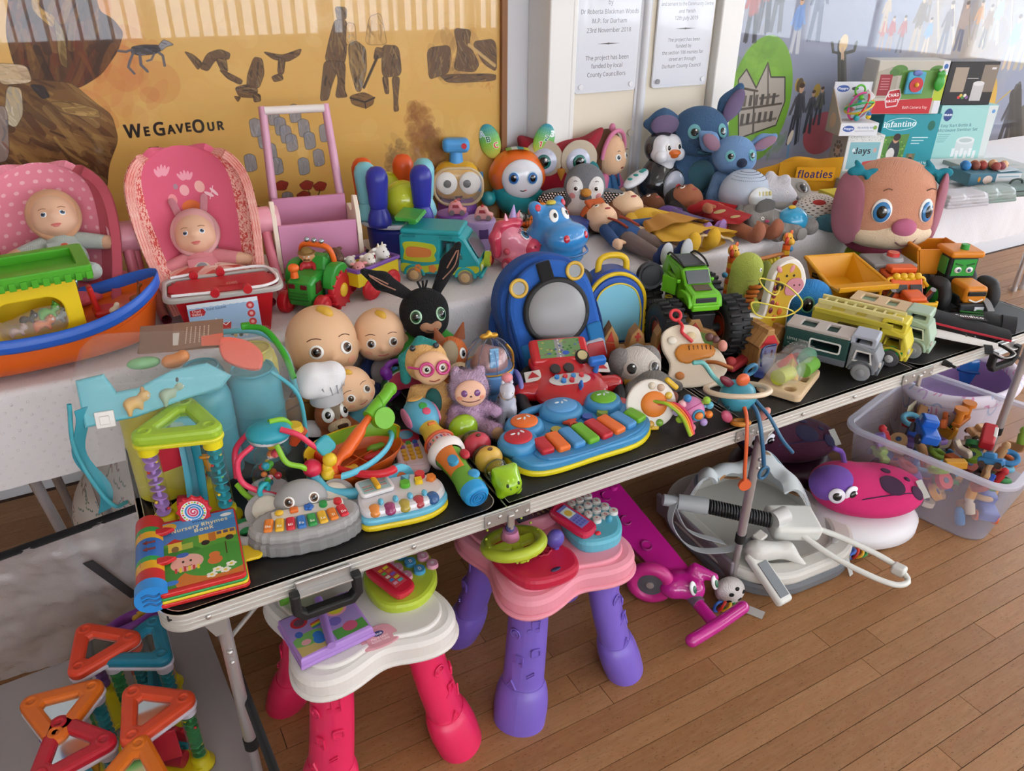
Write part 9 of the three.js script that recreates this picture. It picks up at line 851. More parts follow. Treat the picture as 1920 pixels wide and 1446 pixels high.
{
const x=2.79,y=RY+0.152,z=-2.17,t=T('activity_ball_box','cut-away toy box with a colourful activity ball, standing on the days box','box',x,y,z,-0.42);P(t,'carton_base',at(rb(0.16,0.05,0.12,0.002),0,0.025,0),m(0xe6e6ea,'matte'));P(t,'carton_back',at(rb(0.16,0.19,0.006,0.002),0,0.095,-0.057),m(0xdcdce4,'matte'));P(t,'carton_side',at(ex(sh([[-0.06,0],[0.06,0],[0.06,0.05],[-0.06,0.17]]),0.005,0.001),-0.078,0,0,0,-H).rotateY(0),m(0xb8a698,'matte'));print(t,'front_print',0.156,0.046,2000,(g,W,K)=>{bx(g,0,0,W,K,'#e8e8ec');ov(g,34,20,24,12,'#3a5aa8');txt(g,'Playgro',34,20,11,'#fff','bold sans-serif');txt(g,'My activity ball',104,16,10,'#4a6a9a');ov(g,144,16,8,8,'#8ab04a');bx(g,62,28,80,2,'#9a9aa8');},0,0.025,0.0606);print(t,'back_print',0.15,0.06,1500,(g,W,K)=>{bx(g,0,0,W,K,'#dfe0e8');ov(g,34,24,26,13,'#3a5aa8');txt(g,'Playgro',34,24,12,'#fff','bold sans-serif');ov(g,84,24,14,7,'#4a4a50');},0,0.158,-0.0535);const b=P(t,'baby_picture',at(sp(1,16).scale(0.002,0.03,0.026),-0.081,0.05,-0.01),m(0xd0a890,'matte'));
const q=T('activity_ball','see-through activity ball with coloured rings inside the cut-away box','activity toy',x+0.006,y+0.05,z+0.01,-0.42);P(q,'ball',at(sp(0.05,26),0,0.055,0),m(0x8ad0d8,'film',{opacity:0.25}));[[0xd83a8a,0.2],[0xe8c02c,1.1],[0x3ab05a,2],[0xd83a3a,2.7]].forEach(([c,a])=>P(q,'ring',at(to(0.054,0.004,36,8),0,0.055,0,a,a*1.7),m(c)));for(let i=0;i<12;i++)P(q,'bead',at(sp(rnd(0.008,0.013),10),0.04*Math.cos(i*2.1),0.055+0.04*Math.sin(i*1.7),0.03*Math.sin(i*2.1)+0.012),m([0x2a5ab0,0x5ab82c,0xd83a3a,0xe8c02c,0x2aa0a8,0xe8e8e8][i%6]));P(q,'white_cap',at(cy(0.02,0.024,0.03,22),0.03,0.095,0.0,0.4,0,-0.6),m(0xe8e4e8));P(q,'green_loop',at(to(0.02,0.004,20,8),-0.01,0.115,0),m(0x5ab82c));
}
carton('baby_carrier_box','teal baby carrier box with a photo of a woman',3.1,RY,-2.16,0.25,0.215,0.12,-0.42,0x2a97a2,(g,W,K)=>{bx(g,0,0,W,K,'#2699a6');g.strokeStyle='#e0f0f0';g.lineWidth=2;g.beginPath();g.ellipse(76,38,68,24,-0.05,0,7);g.stroke();txt(g,'infantino',72,38,30,'#f4fafa','bold serif','center',-0.04);ov(g,212,44,16,20,'#1a6a5a');pl(g,[[0,90],[126,76],[114,212],[0,212]],'#5a8a3c');for(let i=0;i<60;i++)ov(g,rnd(4,116),rnd(88,210),5,4,['#7aa848','#4a7430','#98b860'][i%3]);ov(g,70,150,26,54,'#3a3c40');ov(g,60,160,18,26,'#e6e0da');ov(g,72,98,13,17,'#c89478');ov(g,74,90,16,15,'#3a2420');for(let i=0;i<3;i++)bx(g,140,90+i*12,70-i*16,4,'#c8e4e6');bx(g,132,158,40,46,'#6a7a5a');ov(g,152,168,8,10,'#a8785a');ov(g,152,188,12,16,'#2a2c30');txt(g,'3.6-14.5 kg',200,196,12,'#e8f4f4','bold sans-serif');},(g,W,K)=>{bx(g,0,0,W,K,'#238894');});
{const t=carton('bath_toy_box','red and green bath camera toy box with a window, on top of the teal box',3.045,RY+0.217,-2.17,0.3,0.205,0.11,-0.42,0xd8d4cc,null,null);P(t,'window_back',at(rb(0.16,0.13,0.003,0.001),0.02,0.125,0.0562),m(0x4c7a34,'matte'));print(t,'front_print',0.296,0.2,1500,(g,W,K)=>{bx(g,0,0,W,K,'#c8c0b2');pl(g,[[0,40],[60,20],[90,60],[90,140],[0,140]],'#b0a898');for(const[x,y]of[[90,34],[250,36]]){ov(g,x,y,34,20,'#5a8a3a');ov(g,x-20,y+8,20,14,'#4c7a34');}bx(g,104,34,150,110,'#6a9a48');bx(g,268,0,28,200,'#e4e4ea');ov(g,282,20,9,10,'#3a6ab0');pl(g,[[256,70],[296,50],[296,150],[256,150]],'#b8c82c');bx(g,14,50,52,80,'#9a2430');for(let i=0;i<5;i++)bx(g,22,64+i*10,36,4,'#c87a80');pl(g,[[0,152],[258,140],[258,200],[0,200]],'#c8202c');txt(g,'Bath Camera Toy',190,176,14,'#f4e8e0','sans-serif');g.fillStyle='#c8202c';pl(g,[[64,110],[110,102],[122,130],[112,172],[66,178],[54,146]],'#e8e0dc');pl(g,[[68,114],[108,107],[118,131],[109,167],[69,173],[59,146]],'#c8202c');txt(g,'CHAD',88,128,18,'#fff','bold sans-serif','center',-0.1);txt(g,'VALLEY',88,150,15,'#fff','bold sans-serif','center',-0.1);},0,0.1025,0.058);const q=T('bath_camera','pale blue toy bath camera with a red wheel seen in the box window','bath toy',3.02,RY+0.3,-2.097,-0.42);P(q,'camera',at(rb(0.075,0.085,0.012,0.006),0,0.04,0),m(0x4aa8c8));P(q,'wheel',at(cy(0.028,0.028,0.006,26),0.002,0.034,0.008,H),m(0xc82c34));P(q,'hub',at(sp(0.009,14),0.002,0.034,0.012),m(0xe8b02c));P(q,'whale',at(blob([[0,0.078,0.006,0.022,0.012,0.006]],0.01,0.004),0,0,0),m(0x6a78b8));const f=T('bath_frog','green toy frog beside the bath camera in the box window','bath toy',3.115,RY+0.31,-2.055,-0.42);P(f,'frog',blob([[0,0.03,0,0.022,0.032,0.008],[0,0.065,0,0.018,0.014,0.008]],0.008,0.004),m(0x3aa034));for(const s of[-1,1])P(f,'eye',at(sp(0.006,10),s*0.01,0.078,0.004),m(0xe8e8e0));}
carton('steriliser_box','pale aqua steriliser set box standing at the right of the teal box',3.46,RY,-2.15,0.26,0.228,0.12,-0.42,0x8cc8c4,(g,W,K)=>{bx(g,0,0,W,K,'#a4d6d0');ov(g,36,38,20,26,'#2c4a86');txt(g,'mam',36,38,16,'#fff','bold sans-serif');txt(g,'Easy Start Bottle &',86,82,17,'#2a5a78','sans-serif','center',-0.03);txt(g,'Microwave Steriliser Set',98,101,17,'#2a5a78','sans-serif','center',-0.03);for(let i=0;i<5;i++)bx(g,14,118+i*8,56-i*5,3,'#7ab0b0');bx(g,106,146,84,60,'#d4dada');ov(g,148,146,42,16,'#e2e6e6');ov(g,148,146,30,9,'#bcc8c8');for(let i=0;i<6;i++){bx(g,96+i*20,180+(i%2)*10,14,36,'#e8ecec');}pl(g,[[214,0],[260,0],[260,228],[230,228]],'#d8dedc');ov(g,240,24,8,8,'#6a9ad0');},(g,W,K)=>{bx(g,0,0,W,K,'#7fbcb8');});
carton('bottle_machine_box','black bottle maker box on top of the aqua steriliser box',3.43,RY+0.23,-2.16,0.22,0.172,0.12,-0.42,0x1f1c1c,(g,W,K)=>{bx(g,0,0,W,K,'#221e1e');bx(g,24,20,60,120,'#a89684');bx(g,150,10,70,110,'#8a7a6c');bx(g,0,118,W,54,'#1a1616');txt(g,'\u2605',112,34,40,'#e8e4e4');bx(g,88,62,50,3,'#c8c0c0');bx(g,120,80,50,74,'#c8c4c4');ov(g,145,84,25,10,'#dedada');for(let i=0;i<5;i++)ov(g,70+i*9,140-(i%2)*8,7,7,['#c83a3a','#d8b04a','#4a8a3a','#e8e0d0','#8a5a9a'][i]);bx(g,186,20,20,8,'#e0dcdc');},(g,W,K)=>{bx(g,0,0,W,K,'#181515');bx(g,30,60,50,70,'#4a4038');},{top:(g,W,K)=>bx(g,0,0,W,K,'#8a8a8e')});
carton('flat_grey_box','flat grey box lying behind the puppy',2.62,RY,-1.93,0.26,0.05,0.16,-0.25,0xa8a29c,null,null,{top:(g,W,K)=>{bx(g,0,0,W,K,'#98948e');for(let i=0;i<9;i++)bx(g,rnd(0,200),rnd(0,130),40,12,'#87a098');}});
carton('yellow_book_box','yellow printed box lying behind the owl comforter',2.42,RY,-1.83,0.18,0.035,0.12,-0.2,0xc8b42c,(g,W,K)=>{bx(g,0,0,W,K,'#b8a41c');},null,{top:(g,W,K)=>{bx(g,0,0,W,K,'#d8c84a');ov(g,90,60,60,34,'#8ab0c0');ov(g,70,50,20,20,'#e0b090');}});
for(const[x,z,w,d,c,l]of[[2.95,-1.98,0.3,0.2,'#8fa89c','thin flat grey green picture book packet in front of the boxes'],[3.4,-1.92,0.3,0.2,'#b8b6b0','flat pale box lying at the far right of the boxed goods'],[3.35,-1.75,0.26,0.16,'#a0aca8','thin flat packet behind the teal pencil case']])carton('flat_packet',l,x,RY,z,w,0.018,d,-0.3,0xa8aaa4,null,null,{cat:'packet',top:(g,W,K)=>{bx(g,0,0,W,K,c);for(let i=0;i<14;i++){g.globalAlpha=0.3;bx(g,rnd(0,W),rnd(0,K),rnd(20,60),rnd(6,30),['#d8e0dc','#6a8a80','#c8b8a8'][i%3]);}g.globalAlpha=1;}});
{const t=carton('bead_craft_box','open blue craft box full of wooden beads',3.07,RY+0.02,-1.745,0.22,0.045,0.13,-0.35,0x4a7a8a,(g,W,K)=>{bx(g,0,0,W,K,'#44748a');ov(g,76,22,20,16,'#e0c8bc');ov(g,40,20,6,10,'#d8903a');bx(g,110,0,110,45,'#d8d8da');bx(g,118,10,90,4,'#8ab0c0');},null);[[-0.085,0x3a86c8],[-0.07,0x3a86c8],[-0.045,0x8a4a3a],[-0.03,0xb86a44],[-0.015,0x9a3a30],[0.005,0xe0b084],[0.03,0xe4b890],[0.05,0xdca878],[0.075,0xe0b48a],[0.0,0xa04a44],[0.02,0x8a3a44]].forEach(([x,c],i)=>{const b=T('wooden_bead',['blue bead at the left end of the craft box','second blue bead from the left end of the craft box','dark brown bead next to the blue ones in the craft box','rust brown bead in the craft box','dark red bead at the back of the craft box','first pale wooden bead from the left in the craft box','second pale wooden bead from the left in the craft box','third pale wooden bead from the left in the craft box','pale wooden bead at the right end of the craft box','reddish bead in front of the pale ones in the craft box','wine red bead at the front middle of the craft box'][i],'bead',3.07+x*0.94+(i>8?0.015:0),RY+0.065,-1.745+x*0.34+(i>8?0.03:(i%2)*-0.02),0.4);P(b,'bead',at(sp(0.017,16),0,0.015,0),m(c,'wood'));P(b,'hole',at(cy(0.004,0.004,0.0345,10),0,0.015,0,H),m(0x3a2418));});P(t,'inner_card',at(rb(0.08,0.004,0.09,0.001),0.06,0.05,0.01,0,0,0.05),m(0xb8c8d0));}
for(const[x,z,w,d,c,l,s]of[[2.74,-1.62,0.19,0.1,0xd6d2d8,'folded white textile in a clear wrapper beside the puppy',0],[2.9,-1.6,0.16,0.09,0x9ab0a8,'folded grey green textile in a clear wrapper',1]]){const t=T('wrapped_textile',l,'packet',x,RY,z,-0.2);for(let i=0;i<4;i++)P(t,'fold',at(rb(w-i*0.006,0.012,d-i*0.004,0.006,3),0,0.008+i*0.011,0),m(c,'fabric'));P(t,'wrapper',blob([[-w*0.25,0.028,0,w*0.3,0.032,d*0.62],[w*0.25,0.028,0,w*0.3,0.032,d*0.62]],0.03,0.008,0.0015),m(0xffffff,'film',{opacity:0.2}));}
{const t=T('zip_case','grey green zipped case at the front right of the boxed goods','case',3.06,RY,-1.61,-0.25);P(t,'case',at(rb(0.2,0.04,0.1,0.016,4),0,0.021,0),m(0x7f938e,'fabric'));P(t,'zip',at(flat(ex(rr(0.202,0.102,0.016),0.004,0.001)),0,0.026,0),m(0x2c3230));P(t,'handle',at(tu([[-0.03,0,0],[-0.02,0.014,0],[0.02,0.014,0],[0.03,0,0]],0.004,20),0.0,0.04,0),m(0x4a5a56,'fabric'));}
// ---------- on the floor under and beside the folding table ----------
function activityTable(label,x,z,ry,topC,legC,panels){
const t=T('activity_table',label,'activity table',x,0,z,ry),lm=m(legC,'plastic',{roughness:0.32});
const lobe=(k)=>sh([...Array(120)].map((_,i)=>{const a=i/120*2*PI,r=(0.172+0.03*Math.cos(4*(a-PI/4)))*k;return[r*Math.cos(a),r*Math.sin(a)];}));
P(t,'tabletop',at(flat(ex(lobe(1),0.05,0.014)),0,0.325,0),m(topC));P(t,'rim_lip',at(flat(ex(lobe(1.03),0.012,0.005)),0,0.305,0),m(topC));P(t,'raised_deck',at(flat(ex(lobe(0.86),0.012,0.004)),0,0.352,0),m(topC));
const relief1=(g)=>g,emb=[[-0.018,0.25,'n'],[0.02,0.225,'o'],[-0.03,0.185,'s'],[0.012,0.165,'n'],[0.02,0.105,'t'],[-0.022,0.13,'z']];
for(let q=0;q<4;q++){const a=PI/4+q*H,c=Math.cos(a),s=Math.sin(a);const cen=(y)=>0.13+0.075*Math.pow(1-y/0.32,1.5),rad=(y)=>(y<0.09?0.058-0.014*Math.min(1,y/0.09):0.044-0.004*(y-0.09)/0.23);
const L=grid((u,v)=>{const y=v*0.315,b=u*2*PI,r=y<0.09?0.046+0.014*Math.sqrt(Math.max(0,1-Math.pow((y-0.03)/0.062,2)))*(y<0.03?0.95:1):rad(y)+0.002,o=cen(y);return[c*(o+r*0.8*Math.cos(b))-s*r*Math.sin(b),y,s*(o+r*0.8*Math.cos(b))+c*r*Math.sin(b)];},32,40);const g=P(t,'leg',L,lm);
P(g,'foot_seam',tu([...Array(24)].map((_,i)=>{const b=i/24*2*PI,y=0.094,r=0.0465,o=cen(y);return[c*(o+r*0.8*Math.cos(b))-s*r*Math.sin(b),y,s*(o+r*0.8*Math.cos(b))+c*r*Math.sin(b)];}),0.0015,48,true),lm);
const place=(dx,y,geo)=>{const o=cen(y),r=rad(y)+0.0025,b=dx/r,px=c*(o+r*0.8*Math.cos(b))-s*r*Math.sin(b),pz=s*(o+r*0.8*Math.cos(b))+c*r*Math.sin(b);return at(geo,px,y,pz,0,H-a-b*0.9);};
emb.forEach(([dx,y,k])=>P(g,'raised_shape',k==='o'?place(dx,y,mg([to(0.012,0.002,24,6),to(0.006,0.002,16,6)])):k==='s'?place(dx,y,mg([ex(rr(0.024,0.024,0.006),0.005,0.0015,[new THREE.Path(rr(0.014,0.014,0.003).getPoints(3).reverse())])])):k==='t'?place(dx,y,ex(sh([[-0.014,-0.011],[0.014,-0.008],[0,0.014]]),0.005,0.0015,[new THREE.Path([[-0.007,-0.006],[0.007,-0.004],[0,0.007]].map((p)=>new THREE.Vector2(...p)))])):k==='n'?place(dx,y,mg([at(cy(0.006,0.006,0.004,14),-0.006,-0.012,0,H),at(rb(0.003,0.028,0.004,0.001),-0.001,0,0),at(rb(0.016,0.004,0.004,0.001),0.006,0.013,0),at(cy(0.006,0.006,0.004,14),0.01,-0.01,0,H),at(rb(0.003,0.026,0.004,0.001),0.015,0.001,0)])):place(dx,y,mg([at(rb(0.02,0.003,0.004,0.001),0,0.006,0,0,0,0.5),at(rb(0.02,0.003,0.004,0.001),0,0,0,0,0,0.5)])),lm));}
panels(t);return t;
}
const numKeys=(t,x,z,y,cols,s,big)=>{let i=0;for(let j=0;j<4;j++)for(let k=0;k<3;k++){const px=x+(k-1)*s+j*s*0.25,pz=z+(j-1.5)*s-k*s*0.1,kx=P(t,'number_key',at(cy(big,big*1.1,0.009,20),px,y,pz),m(cols[i%cols.length]));const n='123456789*0#'[i];stamp(kx,'key_number',big*1.2,big*1.2,(g,W,K)=>{bx(g,0,0,W,K,hexs(cols[i%cols.length]));txt(g,n,W/2,K/2+1,K*0.95,cols.length>2?'#f0e8e8':'#c8303a','bold sans-serif');},px,y+0.0052,pz,-H);i++;}};
const handset=(t,x,y,z,rx,ry,c,scr)=>{const g=P(t,'phone_handset',at(flat(ex(sh([[-0.02,-0.05],[0.02,-0.05],[0.026,0],[0.02,0.05],[-0.02,0.05],[-0.026,0]],true),0.018,0.006)),x,y,z,rx,ry),m(c,'gloss'));print(g,'phone_print',0.03,0.07,4000,scr,x+Math.sin(rx)*0,y+0.0115,z,-H+rx,ry);};
activityTable('white topped activity table with bright pink legs, nearest the clear storage bag',0.292,-1.14,0.02,0xe4dfda,0xe52a5e,(t)=>{
const b=P(t,'toy_book',[at(flat(ex(sh([[-0.07,-0.055],[0.07,-0.06],[0.076,0.055],[-0.066,0.06]]),0.028,0.006)),-0.085,0.372,0.06,0,0.12),at(flat(ex(sh([[-0.072,-0.058],[0.072,-0.063],[0.078,0.057],[-0.068,0.062]]),0.01,0.003)),-0.085,0.366,0.06,0,0.12)],m(0xae86cf));P(b,'spine',at(cy(0.008,0.008,0.125,18),-0.083,0.39,0.06,H,0,0.12),m(0xa07ac4));print(b,'book_print',0.13,0.105,3500,(g,W,K)=>{bx(g,0,0,W,K,'#a58cc8');bx(g,0,66,64,39,'#c8b070');ov(g,30,70,34,16,'#7ab060');bx(g,68,80,62,25,'#5a9a4a');ov(g,28,24,16,14,'#c8343c');ov(g,28,24,10,9,'#6a4a5a');ov(g,98,30,22,20,'#e89aa8');ov(g,98,30,16,15,'#d8cc3a');ov(g,93,28,2,2,'#3a3a20');ov(g,104,28,2,2,'#3a3a20');for(let i=0;i<5;i++)pl(g,[[44,40+i*3],[76,36+i*3]],null,['#d83a3a','#e8a02a','#e8d83a','#5ab04a','#4a7ac8'][i],3);ov(g,44,82,12,12,'#3a78c8');ov(g,44,70,9,8,'#3a78c8');ov(g,102,86,14,12,'#c85a78');ov(g,20,76,9,7,'#e0a0a8');ov(g,16,52,7,8,'#4a6ab8');ov(g,84,60,12,11,'#7a6ab8');},-0.085,0.3868,0.06,-H,0.12);
P(t,'lime_panel',at(flat(ex(sh([[-0.06,-0.075],[0.0,-0.095],[0.055,-0.06],[0.075,0.0],[0.07,0.06],[0.02,0.085],[-0.045,0.06],[-0.075,0.0]],true),0.026,0.008)),0.095,0.366,-0.01),m(0xb4c83a));numKeys(t,0.108,-0.03,0.383,[0xe0a0b8,0x4a9ac8,0xe0a0b8],0.03,0.0115);handset(t,0.065,0.392,0.016,0.1,0.35,0xc8283c,(g,W,K)=>{bx(g,0,0,W,K,'#c8444c');for(let i=0;i<5;i++){bx(g,4,12+i*11,9,7,['#e8a02a','#5ab04a','#e8d0c0','#4a8ac8','#e0a0b8'][i]);bx(g,16,12+i*11,11,7,['#e8d83a','#e07a3a','#7a5ab8','#d8c03a','#5ab0b8'][i]);}});
P(t,'logo_shield',at(flat(ex(sh([[-0.036,-0.014],[0.036,-0.014],[0.024,0.02],[-0.024,0.02]],true),0.006,0.002)),0.0,0.356,0.115,0.25),m(0xd0929c));print(t,'logo_print',0.05,0.024,5000,(g,W,K)=>{bx(g,0,0,W,K,'#d0929c');ov(g,25,7,11,5.5,'#3a3a70');txt(g,'vtech',25,7,6,'#e8e4e8','bold sans-serif');txt(g,'Play & Learn',25,15,6,'#f0e0e4');txt(g,'Activity Table',25,21,6,'#f0e0e4');},0.0,0.3605,0.115,-H+0.25);
P(t,'drum',[at(la([[0.001,0],[0.05,0],[0.056,0.01],[0.052,0.03],[0.001,0.032]],32),0.02,0.355,-0.1)],m(0xe0dcd8));P(t,'spinner_disc',at(cy(0.045,0.046,0.006,30),0.02,0.389,-0.1),m(0x4aa83a));P(t,'spinner_ring',at(cy(0.03,0.03,0.005,26),0.02,0.393,-0.1),m(0xb84a6a));P(t,'yellow_knob',at(sp(0.018,16),0.05,0.385,-0.07),m(0xd8b82a));P(t,'green_arch',at(to(0.03,0.01,24,10,PI),-0.1,0.355,-0.07,0,0.3),m(0x6ab03a));
});
activityTable('pink topped activity table with purple legs and a lime steering wheel',0.72,-1.13,0.02,0xeb97a8,0x7a62c4,(t)=>{
P(t,'red_dashboard',at(flat(ex(sh([[-0.075,0.075],[-0.02,0.085],[0.04,0.05],[0.075,-0.02],[0.06,-0.065],[0.0,-0.075],[-0.06,-0.05]],true),0.03,0.009)),-0.065,0.368,0.075),m(0xc42344));P(t,'speaker_flower',[...Array(9)].map((_,i)=>at(to(0.008,0.0025,14,6),-0.05+0.017*Math.cos(i*0.7),0.385,0.06+0.017*Math.sin(i*0.7),H)),m(0xa81c38));const w=P(t,'steering_wheel',at(to(0.058,0.013,44,14),-0.105,0.41,0.045,H-0.28),m(0xb6c838));P(w,'wheel_bar',[at(rb(0.1,0.014,0.026,0.006),-0.105,0.408,0.045,0.2),at(rb(0.026,0.014,0.05,0.006),-0.105,0.404,0.07,0.2)],m(0xa8bc30));P(w,'wheel_stud',[...Array(16)].map((_,i)=>at(sp(0.003,8),-0.105+0.058*Math.cos(i*PI/8),0.422+0.016*-Math.sin(i*PI/8),0.045+0.056*Math.sin(i*PI/8))),m(0xb6c838));P(w,'column_cap',at(cy(0.016,0.02,0.02,22),-0.105,0.425,0.03),m(0xd88ab0));P(w,'hub_button',at(sp(1,14).scale(0.01,0.012,0.01),-0.105,0.442,0.03),m(0x5a5a98));P(t,'gear_knob',[at(sp(1,18).scale(0.02,0.022,0.017),-0.018,0.405,0.07),bar([-0.018,0.38,0.075],[-0.018,0.4,0.07],0.007)],m(0x5a4ea8));P(t,'logo_badge',at(sp(1,14).scale(0.012,0.003,0.005),-0.055,0.384,0.13),m(0x242444));
P(t,'teal_panel',at(flat(ex(sh([[-0.055,-0.06],[0.02,-0.075],[0.06,-0.03],[0.065,0.03],[0.02,0.07],[-0.04,0.055],[-0.065,0.0]],true),0.036,0.01)),0.1,0.37,0.035),m(0x62b6cc));numKeys(t,0.112,0.012,0.392,[0xece6e0,0xe8e2dc],0.0245,0.0095);handset(t,0.05,0.402,0.035,0.15,0.35,0xd02c50,(g,W,K)=>{bx(g,0,0,W,K,'#7a7ac0');bx(g,2,8,26,26,'#e0e4d8');ov(g,15,22,9,9,'#e0b84a');for(let i=0;i<9;i++)bx(g,4+(i%3)*8,40+Math.floor(i/3)*9,6,6,'#5a5aa8');});P(t,'heart_button',at(sp(1,12).scale(0.007,0.006,0.006),0.083,0.388,0.085),m(0xd02c40));P(t,'blue_knob',at(sp(1,12).scale(0.008,0.01,0.008),0.13,0.392,0.06),m(0x4aa0bc));
P(t,'dial_tray',at(la([[0.001,0],[0.07,0],[0.078,0.012],[0.072,0.036],[0.064,0.038],[0.001,0.036]],40),0.01,0.355,-0.085),m(0xe590a4));print(t,'dial_letters',0.124,0.124,3000,(g,W,K)=>{ov(g,62,62,80,80,'#6a4a58');ov(g,62,62,46,46,'#5aa8c8');for(let i=0;i<26;i++)txt(g,'abcdefghijklmnopqrstuvwxyz'[i],62+54*Math.cos(i*0.2417),62+54*Math.sin(i*0.2417),11,'#e0c878','bold sans-serif','center',i*0.2417+H);},0.01,0.3935,-0.085,-H);P(t,'dial_knob',[at(cy(0.024,0.03,0.022,24),0.02,0.405,-0.09),at(sp(1,16).scale(0.022,0.012,0.022),0.02,0.416,-0.09)],m(0xc82a44));P(t,'blue_bird',blob([[-0.03,0.405,-0.055,0.016,0.014,0.014],[-0.03,0.422,-0.05,0.01]],0.006,0.004),m(0x62b0cc));P(t,'pink_tower',[at(rb(0.06,0.05,0.05,0.012,3),0.12,0.375,-0.1),at(rb(0.05,0.02,0.04,0.006),0.12,0.405,-0.1,0.2)],m(0xe78ea2));P(t,'red_lid',at(rb(0.045,0.014,0.036,0.005),0.12,0.419,-0.098,0.2),m(0xb81c34));P(t,'green_tree',blob([[0.075,0.41,-0.14,0.026,0.016,0.02]],0.006,0.004,0.002),m(0x2c7a34));
});
{
const t=T('toy_scooter','magenta child scooter with a cartoon-eyed front lying on its side','scooter',1.1,0,-1.15,0),mg1=m(0xc0208a,'gloss');P(t,'deck',sheet((u,v)=>[0.02+(u-0.5)*0.1*(1-0.35*v)+0.05*v,0.17-0.11*v+0.03*(u-0.5),-0.24+0.32*v],10,20,0.03),mg1);P(t,'deck_flower',[...Array(6)].map((_,i)=>at(to(0.014,0.003,16,6),0.02+(i%2)*0.034+i*0.004,0.182-0.012-i*0.0145,-0.2+i*0.042,H+0.35)),m(0x9a1a72));const n=P(t,'nose',blob([[0.055,0.06,0.08,0.05,0.035,0.04],[0.08,0.06,0.115,0.03,0.03,0.03],[0.1,0.1,0.09,0.016,0.13,0.09,0.13,0.012]],0.02,0.005),mg1);for(const[x,z]of[[0.062,0.118],[0.125,0.128]]){P(t,'eye',at(sp(1,16).scale(0.012,0.02,0.006),x,0.083,z+0.012,-0.4,0.2),m(0xe8e8e8,'gloss'));P(t,'pupil',at(sp(1,12).scale(0.006,0.011,0.004),x+0.001,0.083,z+0.018,-0.4,0.2),m(0x2a6a4a,'gloss'));}
const w=P(t,'wheel',at(to(0.046,0.017,36,14),-0.005,0.063,0.045,0,-0.75),m(0xc42a80));P(w,'wheel_hub',[at(cy(0.034,0.034,0.02,24),-0.005,0.063,0.045,H,-0.75)],m(0x55555a));P(w,'bearing',at(cy(0.01,0.01,0.026,16),-0.005,0.063,0.045,H,-0.75),m(0xd0d0d4,'metal'));P(t,'steering_column',bar([0.03,0.045,0.1],[0.025,0.035,0.19],0.016,0.016),mg1);P(t,'column_joint',bar([0.03,0.05,0.08],[0.03,0.045,0.12],0.018),m(0x6a5a68));t.children.forEach((q)=>{if(/^(deck|nose|eye|pupil|wheel)/.test(q.name))q.position.set(-0.04,0,-0.03);});P(t,'handlebar',[...cap([[-0.06,0.035,0.2],[0.02,0.04,0.195],[0.11,0.055,0.19]],0.0165,20,14)],mg1);P(t,'rear_wheel',at(to(0.035,0.014,30,12),0.02,0.12,-0.27,H-0.5),m(0xc42a80));P(t,'support',bar([0.0,0.0,-0.24],[0.01,0.19,-0.24],0.012),mg1);
}
